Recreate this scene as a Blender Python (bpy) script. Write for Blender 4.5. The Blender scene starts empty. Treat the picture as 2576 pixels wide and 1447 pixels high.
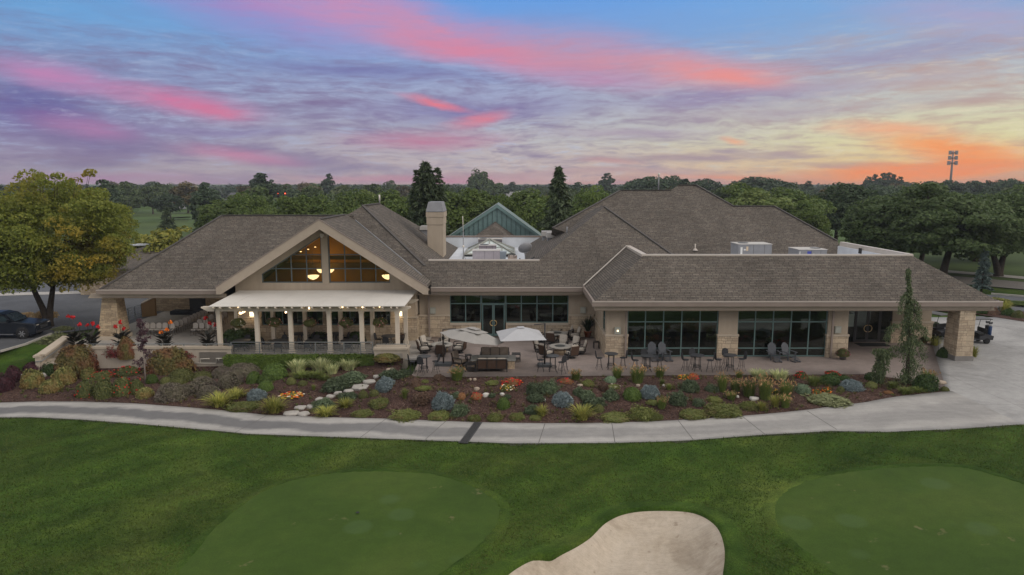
import bpy, math, random
import numpy as np
from mathutils import Vector, Matrix

sc = bpy.context.scene
COL = sc.collection
R = math.radians
rnd = random.Random(7)
NP = np.random.default_rng(11)

# ------------------------------------------------------------------ camera
CAMZ, PITCH, FPX, CX, CY = 12.0, R(8.5), 1750.0, 1288.0, 723.5
cp, sp = math.cos(PITCH), math.sin(PITCH)
cam_data = bpy.data.cameras.new("camera")
cam_data.sensor_width = 36.0
cam_data.lens = 36.0 * FPX / 2576.0
cam_data.clip_end = 20000
cam = bpy.data.objects.new("camera", cam_data)
cam.location = (0, 0, CAMZ)
cam.rotation_euler = (math.pi / 2 - PITCH, 0, 0)
COL.objects.link(cam)
sc.camera = cam

def ray(px, py):
    u, v = (px - CX) / FPX, -(py - CY) / FPX
    return Vector((u, cp + v * sp, -sp + v * cp))
def G(px, py, z=0.0):
    d = ray(px, py); t = (z - CAMZ) / d.z
    return Vector((d.x * t, d.y * t, z))
def PY(px, py, Y):
    d = ray(px, py); t = Y / d.y
    return Vector((d.x * t, Y, CAMZ + d.z * t))
def PX(px, py, X):
    d = ray(px, py); t = X / d.x
    return Vector((X, d.y * t, CAMZ + d.z * t))
def PS(px, py, Y0, z0, s):
    """meets the slope z = z0 + s (Y - Y0)"""
    d = ray(px, py); t = (z0 - s * Y0 - CAMZ) / (d.z - s * d.y)
    return Vector((d.x * t, d.y * t, CAMZ + d.z * t))
# survey sheets: enlarged views of the photograph, turned back into its own pixels
def z5(x, y): return (x * .26082, 712.76 + y * .26082)
def z6(x, y): return (503.1 + x * .26082, 712.76 + y * .26082)
def z7(x, y): return (1006.2 + x * .26082, 712.76 + y * .26082)
def z8(x, y): return (1509.4 + x * .26082, 712.76 + y * .26082)
def r1(x, y): return (1989 + x * .27238, 628.9 + y * .27238)
def r6(x, y): return (1048.2 + x * .16276, 503.1 + y * .16276)
def z1(x, y): return (x * .26082, 419.27 + y * .26082)
def z2(x, y): return (587 + x * .26082, 419.27 + y * .26082)
def z3(x, y): return (1174 + x * .26082, 419.27 + y * .26082)
def z4(x, y): return (1844.8 + x * .28386, 419.27 + y * .28386)

# ------------------------------------------------------------------ mesh helpers
def link(name, me, mat=None, parent=None):
    o = bpy.data.objects.new(name, me)
    COL.objects.link(o)
    if mat is not None and me is not None and len(me.materials) == 0:
        me.materials.append(mat)
    if parent is not None:
        o.parent = parent
    return o
def tag(o, label, cat, group=None):
    o["label"] = label; o["category"] = cat
    if group: o["group"] = group
    return o
def empty(name, loc, rz=0.0, scale=1.0):
    o = bpy.data.objects.new(name, None)
    o.empty_display_size = .3
    o.location = loc; o.rotation_euler = (0, 0, rz); o.scale = (scale,) * 3
    COL.objects.link(o)
    return o
def thing(name, label, cat, loc, rz=0.0, group=None, scale=1.0):
    return tag(empty(name, loc, rz, scale), label, cat, group)
def dup(o, loc=None, rz=None, label=None, group=None, scale=None):
    kids = [c for c in ALLKIDS(o)]
    c = o.copy(); COL.objects.link(c)
    if loc is not None: c.location = loc
    if rz is not None: c.rotation_euler = (0, 0, rz)
    if scale is not None: c.scale = scale if hasattr(scale, '__len__') else (scale,) * 3
    if label: c["label"] = label
    if group: c["group"] = group
    for k in kids:
        q = k.copy(); COL.objects.link(q); q.parent = c
        for k2 in ALLKIDS(k):
            q2 = k2.copy(); COL.objects.link(q2); q2.parent = q
    return c
def ALLKIDS(o): return list(o.children)

def boxuv(me):
    """box-projected texture coordinates in metres"""
    n = len(me.loops)
    if n == 0: return
    uv = me.uv_layers.new(name="UVMap")
    vi = np.empty(n, np.int32); me.loops.foreach_get("vertex_index", vi)
    co = np.empty(len(me.vertices) * 3); me.vertices.foreach_get("co", co); co = co.reshape(-1, 3)
    pn = np.empty(len(me.polygons) * 3); me.polygons.foreach_get("normal", pn); pn = pn.reshape(-1, 3)
    lt = np.empty(len(me.polygons), np.int32); me.polygons.foreach_get("loop_total", lt)
    ln = np.repeat(pn, lt, axis=0)
    c = co[vi]
    out = np.empty((n, 2))
    up = np.abs(ln[:, 2]) > .97
    ax = (~up)
    # horizontal direction along the face, and the slope direction up it
    h = np.stack([-ln[:, 1], ln[:, 0]], 1)
    hl = np.linalg.norm(h, axis=1); hl[hl < 1e-6] = 1
    h = h / hl[:, None]
    out[:, 0] = c[:, 0] * h[:, 0] + c[:, 1] * h[:, 1]
    sl = np.sqrt(np.maximum(1 - ln[:, 2] ** 2, 1e-6))
    out[:, 1] = c[:, 2] / sl
    out[up] = c[up][:, :2]
    uv.data.foreach_set("uv", out.ravel())

class MB:
    def __init__(s): s.v = []; s.f = []; s.sm = []
    def poly(s, pts, smooth=False):
        b = len(s.v); s.v += [tuple(p) for p in pts]; s.f.append(tuple(range(b, b + len(pts)))); s.sm.append(smooth); return s
    def box(s, x0, x1, y0, y1, z0, z1, rot=None, at=None):
        P = [(x, y, z) for z in (z0, z1) for y in (y0, y1) for x in (x0, x1)]
        return s.hexa(P, rot, at)
    def hexa(s, P, rot=None, at=None):
        if rot is not None: P = [rot @ Vector(p) for p in P]
        if at is not None: P = [Vector(p) + Vector(at) for p in P]
        b = len(s.v); s.v += [tuple(p) for p in P]
        for q in ((0, 2, 3, 1), (4, 5, 7, 6), (0, 1, 5, 4), (2, 6, 7, 3), (0, 4, 6, 2), (1, 3, 7, 5)):
            s.f.append(tuple(b + i for i in q)); s.sm.append(False)
        return s
    def bar(s, a, b, w, h=None, up=(0, 0, 1)):
        """square bar from a to b"""
        a, b = Vector(a), Vector(b); h = h or w
        d = (b - a).normalized(); u = Vector(up)
        if abs(d.dot(u)) > .98: u = Vector((0, 1, 0))
        r = d.cross(u).normalized() * w / 2; t = r.cross(d).normalized() * h / 2
        return s.hexa([a - r - t, a + r - t, b - r - t, b + r - t, a - r + t, a + r + t, b - r + t, b + r + t])
    def tube(s, pts, rad, n=8, cap=True):
        pts = [Vector(p) for p in pts]
        if not hasattr(rad, '__len__'): rad = [rad] * len(pts)
        b = len(s.v); ref = None
        for i, p in enumerate(pts):
            d = (pts[min(i + 1, len(pts) - 1)] - pts[max(i - 1, 0)]).normalized()
            if ref is None:
                ref = Vector((1, 0, 0)) if abs(d.x) < .8 else Vector((0, 1, 0))
            u = (ref - d * ref.dot(d)).normalized(); w = d.cross(u); ref = u
            for k in range(n):
                a = 2 * math.pi * k / n
                s.v.append(tuple(p + (u * math.cos(a) + w * math.sin(a)) * rad[i]))
        for i in range(len(pts) - 1):
            for k in range(n):
                s.f.append((b + i * n + k, b + i * n + (k + 1) % n, b + (i + 1) * n + (k + 1) % n, b + (i + 1) * n + k)); s.sm.append(True)
        if cap:
            s.f.append(tuple(b + k for k in reversed(range(n)))); s.sm.append(False)
            s.f.append(tuple(b + (len(pts) - 1) * n + k for k in range(n))); s.sm.append(False)
        return s
    def lathe(s, prof, n=20, at=(0, 0, 0), sx=1, sy=1):
        b = len(s.v); A = Vector(at)
        for r, z in prof:
            for k in range(n):
                a = 2 * math.pi * k / n
                s.v.append((A.x + r * sx * math.cos(a), A.y + r * sy * math.sin(a), A.z + z))
        for i in range(len(prof) - 1):
            for k in range(n):
                s.f.append((b + i * n + k, b + i * n + (k + 1) % n, b + (i + 1) * n + (k + 1) % n, b + (i + 1) * n + k)); s.sm.append(True)
        s.f.append(tuple(b + k for k in reversed(range(n)))); s.sm.append(False)
        s.f.append(tuple(b + (len(prof) - 1) * n + k for k in range(n))); s.sm.append(False)
        return s
    def prism(s, pts, d):
        """outline pts pushed along the vector d"""
        d = Vector(d); n = len(pts); P = [Vector(p) for p in pts]; b = len(s.v)
        s.v += [tuple(p) for p in P] + [tuple(p + d) for p in P]
        s.f.append(tuple(b + i for i in range(n))); s.sm.append(False)
        s.f.append(tuple(b + n + i for i in reversed(range(n)))); s.sm.append(False)
        for i in range(n):
            j = (i + 1) % n
            s.f.append((b + j, b + i, b + n + i, b + n + j)); s.sm.append(False)
        return s
    def mesh(s, name="mesh", fix=True, bevel=0):
        me = bpy.data.meshes.new(name)
        me.from_pydata(s.v, [], s.f)
        me.polygons.foreach_set("use_smooth", s.sm)
        if fix or bevel:
            import bmesh
            bm = bmesh.new(); bm.from_mesh(me)
            if bevel:
                bmesh.ops.bevel(bm, geom=bm.edges[:], offset=bevel, segments=2, affect='EDGES', clamp_overlap=True)
            if fix: bmesh.ops.recalc_face_normals(bm, faces=bm.faces[:])
            bm.to_mesh(me); bm.free()
        me.update(); boxuv(me)
        return me
    def build(s, name, mat, parent=None, bevel=0, fix=True):
        return link(name, s.mesh(name, fix, bevel), mat, parent)

def quads_mesh(name, Q, mats=None, idx=None, smooth=False):
    """Q: N x k x 3 array of separate polygons with k corners"""
    n, k = Q.shape[:2]
    me = bpy.data.meshes.new(name)
    me.vertices.add(n * k); me.vertices.foreach_set("co", Q.reshape(-1).astype(np.float32))
    me.loops.add(n * k); me.loops.foreach_set("vertex_index", np.arange(n * k, dtype=np.int32))
    me.polygons.add(n); me.polygons.foreach_set("loop_start", np.arange(0, n * k, k, dtype=np.int32))
    me.polygons.foreach_set("loop_total", np.full(n, k, np.int32))
    if idx is not None: me.polygons.foreach_set("material_index", idx.astype(np.int32))
    for m in (mats or []): me.materials.append(m)
    me.update(calc_edges=True)
    return me
def unit(a): return a / np.maximum(np.linalg.norm(a, axis=-1, keepdims=True), 1e-9)
def leaves(c, n, size, aspect=1.6, jit=.4, rg=NP):
    """leaf faces at centres c facing roughly along n"""
    N = len(c)
    n = unit(n + rg.normal(0, jit, (N, 3)))
    t = unit(np.cross(n, rg.normal(0, 1, (N, 3))))
    b = np.cross(n, t)
    s = (size * rg.uniform(.65, 1.35, (N, 1)))
    a = t * s * aspect / 2; d = b * s / 2
    k = n * s * .18
    return np.stack([c - a, c - d + k, c + a, c + d + k], 1)
def join_objs_mesh(name, parts):
    pass

# ------------------------------------------------------------------ materials
def nt_of(name):
    m = bpy.data.materials.new(name); m.use_nodes = True
    nt = m.node_tree; nt.nodes.clear()
    out = nt.nodes.new("ShaderNodeOutputMaterial")
    return m, nt, out
def N(nt, typ, **kw):
    n = nt.nodes.new(typ)
    for k, v in kw.items():
        if k in n.inputs: n.inputs[k].default_value = v
        else: setattr(n, k, v)
    return n
def L(nt, a, b): nt.links.new(a, b)
def c4(c): return (c[0], c[1], c[2], 1.0)
def ramp(nt, fac, stops, interp='LINEAR'):
    r = nt.nodes.new("ShaderNodeValToRGB"); r.color_ramp.interpolation = interp
    el = r.color_ramp.elements
    while len(el) < len(stops): el.new(.5)
    for e, (p, c) in zip(el, stops):
        e.position = p; e.color = c4(c) if hasattr(c, '__len__') else (c, c, c, 1)
    if fac is not None: L(nt, fac, r.inputs["Fac"])
    return r.outputs["Color"]
def mixc(nt, fac, a, b, mode='MIX'):
    m = nt.nodes.new("ShaderNodeMix"); m.data_type = 'RGBA'; m.blend_type = mode
    for s, i in ((fac, 0), (a, 6), (b, 7)):
        if isinstance(s, bpy.types.NodeSocket): L(nt, s, m.inputs[i])
        elif hasattr(s, '__len__'): m.inputs[i].default_value = c4(s)
        else: m.inputs[i].default_value = s
    return m.outputs[2]
def math_(nt, op, a, b=None, c=None, clamp=False):
    m = nt.nodes.new("ShaderNodeMath"); m.operation = op; m.use_clamp = clamp
    for i, s in enumerate((a, b, c)):
        if s is None: continue
        if isinstance(s, bpy.types.NodeSocket): L(nt, s, m.inputs[i])
        else: m.inputs[i].default_value = s
    return m.outputs[0]
def noise(nt, vec, scale, detail=4, rough=.55, dist=0, scl3=None):
    if scl3 is not None:
        mp = nt.nodes.new("ShaderNodeMapping"); mp.inputs["Scale"].default_value = scl3
        L(nt, vec, mp.inputs["Vector"]); vec = mp.outputs[0]
    n = N(nt, "ShaderNodeTexNoise", Scale=scale, Detail=detail, Roughness=rough, Distortion=dist)
    L(nt, vec, n.inputs["Vector"])
    return n.outputs["Fac"]
def coord(nt, which='Object'):
    return nt.nodes.new("ShaderNodeTexCoord").outputs[which]
def bump(nt, h, strength=.3, dist=.02):
    b = N(nt, "ShaderNodeBump", Strength=strength, Distance=dist); L(nt, h, b.inputs["Height"])
    return b.outputs["Normal"]
def principled(nt, out, color, rough=.7, spec=.3, metal=0, normal=None):
    p = N(nt, "ShaderNodeBsdfPrincipled", Roughness=rough, Metallic=metal)
    p.inputs["Specular IOR Level"].default_value = spec
    if isinstance(color, bpy.types.NodeSocket): L(nt, color, p.inputs["Base Color"])
    else: p.inputs["Base Color"].default_value = c4(color)
    if isinstance(rough, bpy.types.NodeSocket): L(nt, rough, p.inputs["Roughness"])
    if normal is not None: L(nt, normal, p.inputs["Normal"])
    L(nt, p.outputs[0], out.inputs["Surface"])
    return p
def S(name, col, rough=.6, spec=.3, metal=0, var=.12, scale=3, bmp=0, bscale=60, detail=5):
    """plain weathered surface"""
    m, nt, out = nt_of(name)
    co = coord(nt)
    f = noise(nt, co, scale, detail)
    lo = [c * (1 - var) for c in col]; hi = [min(1, c * (1 + var)) for c in col]
    c = ramp(nt, f, [(.25, lo), (.75, hi)])
    nm = bump(nt, noise(nt, co, bscale, 3), bmp, .01) if bmp else None
    principled(nt, out, c, rough, spec, metal, nm)
    return m
def E(name, col, strength):
    m, nt, out = nt_of(name)
    e = N(nt, "ShaderNodeEmission", Strength=strength); e.inputs["Color"].default_value = c4(col)
    L(nt, e.outputs[0], out.inputs["Surface"]); return m
def leafmat(name, c1, c2, c3=None, pscale=.5, trans=.25, objvar=.25, bias=-1.7):
    """foliage: every leaf its own tint, whole branches shifting between kinds of leaf colour"""
    m, nt, out = nt_of(name)
    g = nt.nodes.new("ShaderNodeNewGeometry")
    oi = nt.nodes.new("ShaderNodeObjectInfo")
    c = mixc(nt, g.outputs["Random Per Island"], c1, c2)
    if c3 is not None:
        f = noise(nt, coord(nt), pscale, 3)
        f = math_(nt, 'MULTIPLY_ADD', f, 4.0, bias, clamp=True)
        c = mixc(nt, f, c, c3)
    v = math_(nt, 'MULTIPLY_ADD', oi.outputs["Random"], 2 * objvar, 1 - objvar)
    c = mixc(nt, 1.0, c, v, 'MULTIPLY')
    p = N(nt, "ShaderNodeBsdfPrincipled", Roughness=.6); p.inputs["Specular IOR Level"].default_value = .2
    L(nt, c, p.inputs["Base Color"])
    t = nt.nodes.new("ShaderNodeBsdfTranslucent"); L(nt, c, t.inputs["Color"])
    mx = nt.nodes.new("ShaderNodeMixShader"); mx.inputs[0].default_value = trans
    L(nt, p.outputs[0], mx.inputs[1]); L(nt, t.outputs[0], mx.inputs[2])
    L(nt, mx.outputs[0], out.inputs["Surface"])
    return m

def shingles():
    m, nt, out = nt_of("asphalt shingles")
    uv = coord(nt, 'UV')
    br = N(nt, "ShaderNodeTexBrick", Scale=1.0); br.offset = .37; br.squash = 1.3; br.squash_frequency = 3
    br.inputs["Brick Width"].default_value = .36; br.inputs["Row Height"].default_value = .165
    br.inputs["Mortar Size"].default_value = .022; br.inputs["Mortar Smooth"].default_value = .5; br.inputs["Bias"].default_value = -.1
    br.inputs["Color1"].default_value = (.158, .138, .117, 1); br.inputs["Color2"].default_value = (.104, .091, .078, 1)
    br.inputs["Mortar"].default_value = (.04, .037, .036, 1)
    L(nt, uv, br.inputs["Vector"])
    c = br.outputs["Color"]
    streak = noise(nt, uv, 1.0, 5, .62, scl3=(.9, 5.5, 1))
    c = mixc(nt, .55, c, ramp(nt, streak, [(.3, .6), (.5, .97), (.7, 1.4)]), 'MULTIPLY')
    red = noise(nt, uv, 1.0, 4, .6, scl3=(1.1, 4.5, 1))
    c = mixc(nt, ramp(nt, red, [(.52, 0), (.68, .35)]), c, (.128, .094, .074))
    run = noise(nt, uv, 1.0, 4, .6, scl3=(1.1, .13, 1))
    c = mixc(nt, .8, c, ramp(nt, run, [(.3, .87), (.5, 1.0), (.7, 1.13)]), 'MULTIPLY')
    big = noise(nt, uv, .16, 5)
    c = mixc(nt, .8, c, ramp(nt, big, [(.3, .82), (.7, 1.16)]), 'MULTIPLY')
    principled(nt, out, c, .9, .15, 0, bump(nt, br.outputs["Fac"], -.35, .015))
    return m
def stone(name="ledge stone", tint=(1, 1, 1), w=.62, h=.36, split=.5):
    """random ashlar: big blocks, some of them split into pairs of thin ones"""
    m, nt, out = nt_of(name)
    uv = coord(nt, 'UV')
    wob = N(nt, "ShaderNodeTexNoise", Scale=1.3, Detail=2.0); L(nt, uv, wob.inputs["Vector"])
    mv = nt.nodes.new("ShaderNodeVectorMath"); mv.operation = 'MULTIPLY_ADD'
    L(nt, wob.outputs["Color"], mv.inputs[0]); mv.inputs[1].default_value = (.12, .12, 0); L(nt, uv, mv.inputs[2])
    def brick(bw, bh, off, c1, c2, mo):
        br = N(nt, "ShaderNodeTexBrick", Scale=1.0); br.offset = off; br.squash = 1.5; br.squash_frequency = 3
        br.inputs["Brick Width"].default_value = bw; br.inputs["Row Height"].default_value = bh
        br.inputs["Mortar Size"].default_value = .013; br.inputs["Mortar Smooth"].default_value = .2
        for k, v in (("Color1", c1), ("Color2", c2), ("Mortar", mo)): br.inputs[k].default_value = c4(v)
        L(nt, mv.outputs[0], br.inputs["Vector"]); return br
    hi = [.50 * tint[0], .415 * tint[1], .31 * tint[2]]; lo = [.36 * tint[0], .29 * tint[1], .215 * tint[2]]; mo = (.23, .19, .15)
    A = brick(w, h, .41, hi, lo, mo); B_ = brick(w * .62, h / 2, .47, hi, lo, mo); K = brick(w, h, .41, (0, 0, 0), (1, 1, 1), (0, 0, 0))
    k = ramp(nt, K.outputs["Color"], [(split - .01, 0), (split + .01, 1)], 'CONSTANT')
    c = mixc(nt, k, A.outputs["Color"], B_.outputs["Color"]); f = mixc(nt, k, A.outputs["Fac"], B_.outputs["Fac"])
    vo = N(nt, "ShaderNodeTexVoronoi", Scale=2.2); L(nt, mv.outputs[0], vo.inputs["Vector"])
    hs = nt.nodes.new("ShaderNodeSeparateColor"); L(nt, vo.outputs["Color"], hs.inputs[0])
    c = mixc(nt, .4, c, ramp(nt, hs.outputs[0], [(0, (.68, .63, .57)), (.5, (1, .98, .95)), (1, (1.28, 1.2, 1.1))]), 'MULTIPLY')
    gr = noise(nt, uv, 8, 5, .65)
    c = mixc(nt, .5, c, ramp(nt, gr, [(.3, .72), (.7, 1.22)]), 'MULTIPLY')
    principled(nt, out, c, .85, .2, 0, bump(nt, math_(nt, 'MULTIPLY_ADD', f, -1.0, gr), .6, .03))
    return m
def stucco(name, col):
    m, nt, out = nt_of(name)
    co = coord(nt)
    big = noise(nt, co, .35, 5, .6)
    run = noise(nt, co, 1.0, 4, .6, scl3=(2.5, 2.5, .25))
    fine = noise(nt, co, 45, 3)
    c = mixc(nt, 1.0, col, ramp(nt, big, [(.3, .9), (.7, 1.07)]), 'MULTIPLY')
    c = mixc(nt, .8, c, ramp(nt, run, [(.3, .9), (.7, 1.06)]), 'MULTIPLY')
    c = mixc(nt, .5, c, ramp(nt, fine, [(.3, .85), (.7, 1.1)]), 'MULTIPLY')
    principled(nt, out, c, .9, .15, 0, bump(nt, fine, .3, .006))
    return m
def concrete(name, col, dark=.75, joint=None):
    m, nt, out = nt_of(name)
    co = coord(nt)
    big = noise(nt, co, .25, 6, .65, .6)
    mid = noise(nt, co, 2.2, 6, .7)
    fine = noise(nt, co, 40, 2)
    c = mixc(nt, 1.0, col, ramp(nt, big, [(.3, dark), (.55, 1.0), (.75, 1.1)]), 'MULTIPLY')
    c = mixc(nt, .8, c, ramp(nt, mid, [(.3, .82), (.7, 1.12)]), 'MULTIPLY')
    c = mixc(nt, .5, c, ramp(nt, fine, [(.3, .85), (.7, 1.12)]), 'MULTIPLY')
    if joint:
        br = N(nt, "ShaderNodeTexBrick", Scale=1.0); br.offset = 0
        br.inputs["Brick Width"].default_value = joint[0]; br.inputs["Row Height"].default_value = joint[1]
        br.inputs["Mortar Size"].default_value = .012; br.inputs["Mortar Smooth"].default_value = .2
        br.inputs["Color1"].default_value = (1, 1, 1, 1); br.inputs["Color2"].default_value = (.94, .94, .94, 1)
        br.inputs["Mortar"].default_value = (.5, .48, .46, 1)
        L(nt, co, br.inputs["Vector"])
        c = mixc(nt, 1.0, c, br.outputs["Color"], 'MULTIPLY')
    principled(nt, out, c, .85, .2, 0, bump(nt, mid, .12, .01))
    return m
def glass(name, tint=(.55, .66, .6), spec=.07, thru=.8):
    m, nt, out = nt_of(name)
    tr = nt.nodes.new("ShaderNodeBsdfTransparent"); tr.inputs[0].default_value = c4([t * thru for t in tint])
    wav = noise(nt, coord(nt), 1.1, 2)
    gl = N(nt, "ShaderNodeBsdfGlossy", Roughness=.02); gl.inputs[0].default_value = (.86, .92, .9, 1)
    L(nt, bump(nt, wav, .03, .05), gl.inputs["Normal"])
    lw = N(nt, "ShaderNodeLayerWeight", Blend=.5)
    f = math_(nt, 'POWER', lw.outputs["Facing"], 4.5)
    f = math_(nt, 'MULTIPLY_ADD', f, .9, spec, clamp=True)
    mx = nt.nodes.new("ShaderNodeMixShader"); L(nt, f, mx.inputs[0])
    L(nt, tr.outputs[0], mx.inputs[1]); L(nt, gl.outputs[0], mx.inputs[2])
    L(nt, mx.outputs[0], out.inputs["Surface"])
    return m
sc.cycles.max_bounces = 5; sc.cycles.diffuse_bounces = 3; sc.cycles.glossy_bounces = 3; sc.cycles.transmission_bounces = 3; sc.cycles.transparent_max_bounces = 8
sc.cycles.caustics_reflective = False; sc.cycles.caustics_refractive = False
# ------------------------------------------------------------------ sky, sun
SUN_AZ, SUN_EL = R(70), R(24)          # azimuth from +Y towards +X
world = bpy.data.worlds.new("World"); sc.world = world; world.use_nodes = True
def build_sky():
    nt = world.node_tree; nt.nodes.clear()
    out = nt.nodes.new("ShaderNodeOutputWorld"); bg = nt.nodes.new("ShaderNodeBackground")
    L(nt, bg.outputs[0], out.inputs[0])
    sky = nt.nodes.new("ShaderNodeTexSky"); sky.sky_type = 'NISHITA'; sky.sun_disc = False
    sky.sun_elevation = SUN_EL; sky.sun_rotation = SUN_AZ
    sky.air_density = 1.0; sky.dust_density = 1.5; sky.ozone_density = 1.5
    d = nt.nodes.new("ShaderNodeTexCoord").outputs["Generated"]
    sx = nt.nodes.new("ShaderNodeSeparateXYZ"); L(nt, d, sx.inputs[0])
    az = math_(nt, 'ARCTAN2', sx.outputs[0], sx.outputs[1])
    el = math_(nt, 'ARCSINE', sx.outputs[2])
    azd = math_(nt, 'MULTIPLY', az, 180 / math.pi); eld = math_(nt, 'MULTIPLY', el, 180 / math.pi)
    cm = nt.nodes.new("ShaderNodeCombineXYZ"); L(nt, azd, cm.inputs[0]); L(nt, eld, cm.inputs[1])
    P0 = cm.outputs[0]
    # wind-drawn warp of the cloud layer
    def warp(P, scl, amp, detail=4):
        mp = nt.nodes.new("ShaderNodeMapping"); mp.inputs["Scale"].default_value = scl; L(nt, P, mp.inputs[0])
        n = N(nt, "ShaderNodeTexNoise", Scale=1.0, Detail=detail, Roughness=.6); L(nt, mp.outputs[0], n.inputs["Vector"])
        s = nt.nodes.new("ShaderNodeVectorMath"); s.operation = 'SUBTRACT'; L(nt, n.outputs["Color"], s.inputs[0]); s.inputs[1].default_value = (.5, .5, .5)
        a = nt.nodes.new("ShaderNodeVectorMath"); a.operation = 'MULTIPLY_ADD'; L(nt, s.outputs[0], a.inputs[0]); a.inputs[1].default_value = amp; L(nt, P, a.inputs[2])
        return a.outputs[0]
    P = warp(P0, (.04, .14, 1), (7, 2.0, 0), 2)
    P = warp(P, (.2, .8, 1), (1.8, .6, 0), 4)
    P = warp(P, (1.1, 4.2, 1), (.5, .2, 0), 3)
    def toaz(px): return math.degrees(math.atan((px - CX) / FPX))
    def toel(py): return math.degrees(math.atan((CY - py) / FPX)) - 8.5
    # clear sky: three columns of colour from the horizon up
    e = nt.nodes.new("ShaderNodeSeparateXYZ"); L(nt, P, e.inputs[0])
    t = math_(nt, 'MULTIPLY', e.outputs[1], 1 / 16.0, clamp=True)
    left = ramp(nt, t, [(0.0, (.36, .27, .34)), (.07, (.33, .27, .36)), (.25, (.23, .22, .42)), (.5, (.22, .29, .50)), (.68, (.15, .36, .67)), (.9, (.12, .36, .72))])
    mid = ramp(nt, t, [(0.0, (.52, .30, .29)), (.05, (.60, .46, .42)), (.22, (.50, .48, .50)), (.45, (.33, .37, .56)), (.7, (.21, .35, .66)), (.9, (.12, .34, .78))])
    right = ramp(nt, t, [(0.0, (.66, .25, .12)), (.08, (.84, .56, .22)), (.2, (.74, .68, .38)), (.38, (.54, .55, .52)), (.58, (.36, .43, .58)), (.72, (.22, .40, .68)), (.9, (.18, .41, .76))])
    ax = e.outputs[0]
    m1 = math_(nt, 'MULTIPLY_ADD', ax, 1 / 34.0, 1.0, clamp=True)
    m2 = N(nt, "ShaderNodeMapRange", interpolation_type='SMOOTHSTEP'); L(nt, ax, m2.inputs[0]); m2.inputs[1].default_value = -2; m2.inputs[2].default_value = 31
    c = mixc(nt, m1, left, mid); c = mixc(nt, m2.outputs[0], c, right)
    # streaky cloud texture
    st = noise(nt, P, 1.0, 7, .62, scl3=(.11, .62, 1))
    st2 = noise(nt, P, 1.0, 6, .65, scl3=(.35, 2.6, 1))
    lowmask = ramp(nt, t, [(0, .55), (.1, 1), (.5, .9), (.72, .12), (.9, .0)])
    greyc = ramp(nt, m2.outputs[0], [(0, (.20, .15, .30)), (.5, (.33, .25, .34)), (1, (.50, .34, .30))])
    k = math_(nt, 'MULTIPLY', ramp(nt, st, [(.50, 0), (.64, .7)]), lowmask)
    c = mixc(nt, k, c, greyc)
    k = math_(nt, 'MULTIPLY', ramp(nt, st2, [(.49, 0), (.66, .62)]), lowmask)
    c = mixc(nt, k, c, greyc)
    k = math_(nt, 'MULTIPLY', ramp(nt, st2, [(.30, .6), (.47, 0)]), lowmask)
    c = mixc(nt, k, c, mixc(nt, m2.outputs[0], (.42, .50, .70), (.80, .72, .52)))
    brk = noise(nt, P, 1.0, 6, .6, scl3=(.16, .9, 1))
    fib = noise(nt, P, 1.0, 5, .6, scl3=(.5, 4.0, 1))
    tex = math_(nt, 'MULTIPLY_ADD', fib, .55, math_(nt, 'MULTIPLY', brk, .9))
    texm = ramp(nt, tex, [(.42, .42), (.85, 1.1)])
    def band(x0, y0, x1, y1, w, col, a, soft=1.0, hard=0.0):
        """one lit cloud bank between two directions of the sky"""
        nonlocal c
        A = (toaz(x0), toel(y0)); B = (toaz(x1), toel(y1))
        cx, cy = (A[0] + B[0]) / 2, (A[1] + B[1]) / 2
        Ln = math.hypot(B[0] - A[0], B[1] - A[1]) / 2
        th = math.atan2(B[1] - A[1], B[0] - A[0])
        mp = nt.nodes.new("ShaderNodeMapping"); mp.vector_type = 'TEXTURE'
        mp.inputs["Location"].default_value = (cx, cy, 0); mp.inputs["Rotation"].default_value = (0, 0, th)
        mp.inputs["Scale"].default_value = (Ln, math.degrees(w / FPX), 1)
        L(nt, P, mp.inputs[0])
        ln = nt.nodes.new("ShaderNodeVectorMath"); ln.operation = 'LENGTH'; L(nt, mp.outputs[0], ln.inputs[0])
        mr = N(nt, "ShaderNodeMapRange", interpolation_type='SMOOTHSTEP'); L(nt, ln.outputs[1], mr.inputs[0])
        mr.inputs[1].default_value = 1.15; mr.inputs[2].default_value = hard; mr.inputs[3].default_value = 0; mr.inputs[4].default_value = a
        f = math_(nt, 'MULTIPLY', mr.outputs[0], texm, clamp=True)
        c = mixc(nt, f, c, col)
    # violet and grey banks
    band(-60, 290, 330, 300, 55, (.105, .085, .30), .9)
    band(0, 345, 520, 385, 60, (.16, .11, .28), .8)
    band(520, 175, 1300, 205, 26, (.17, .17, .40), .75)
    band(780, 288, 1560, 272, 40, (.19, .16, .38), .8)
    band(1480, 265, 2250, 245, 36, (.25, .19, .40), .8)
    band(560, 395, 1000, 425, 34, (.20, .15, .30), .8)
    band(0, 410, 460, 415, 26, (.20, .14, .27), .7)
    band(1800, 190, 2700, 175, 40, (.30, .25, .42), .6)
    band(1300, 405, 2150, 392, 15, (.36, .25, .30), .8)
    band(1900, 415, 2350, 425, 12, (.46, .28, .26), .8)
    band(2150, 430, 2700, 415, 16, (.52, .27, .20), .75)
    band(1250, 430, 1900, 438, 12, (.45, .25, .28), .7)
    band(900, 440, 1500, 432, 12, (.42, .20, .27), .7)
    band(1600, 300, 2600, 285, 24, (.40, .34, .42), .7)
    band(1250, 335, 1900, 330, 16, (.40, .32, .42), .7)
    band(1700, 250, 2576, 235, 22, (.44, .38, .46), .6)
    band(300, 330, 900, 345, 14, (.24, .20, .40), .7)
    # rippled mackerel cloud over the middle of the sky
    rip = noise(nt, P, 1.0, 5, .72, scl3=(.55, 3.6, 1))
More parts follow.
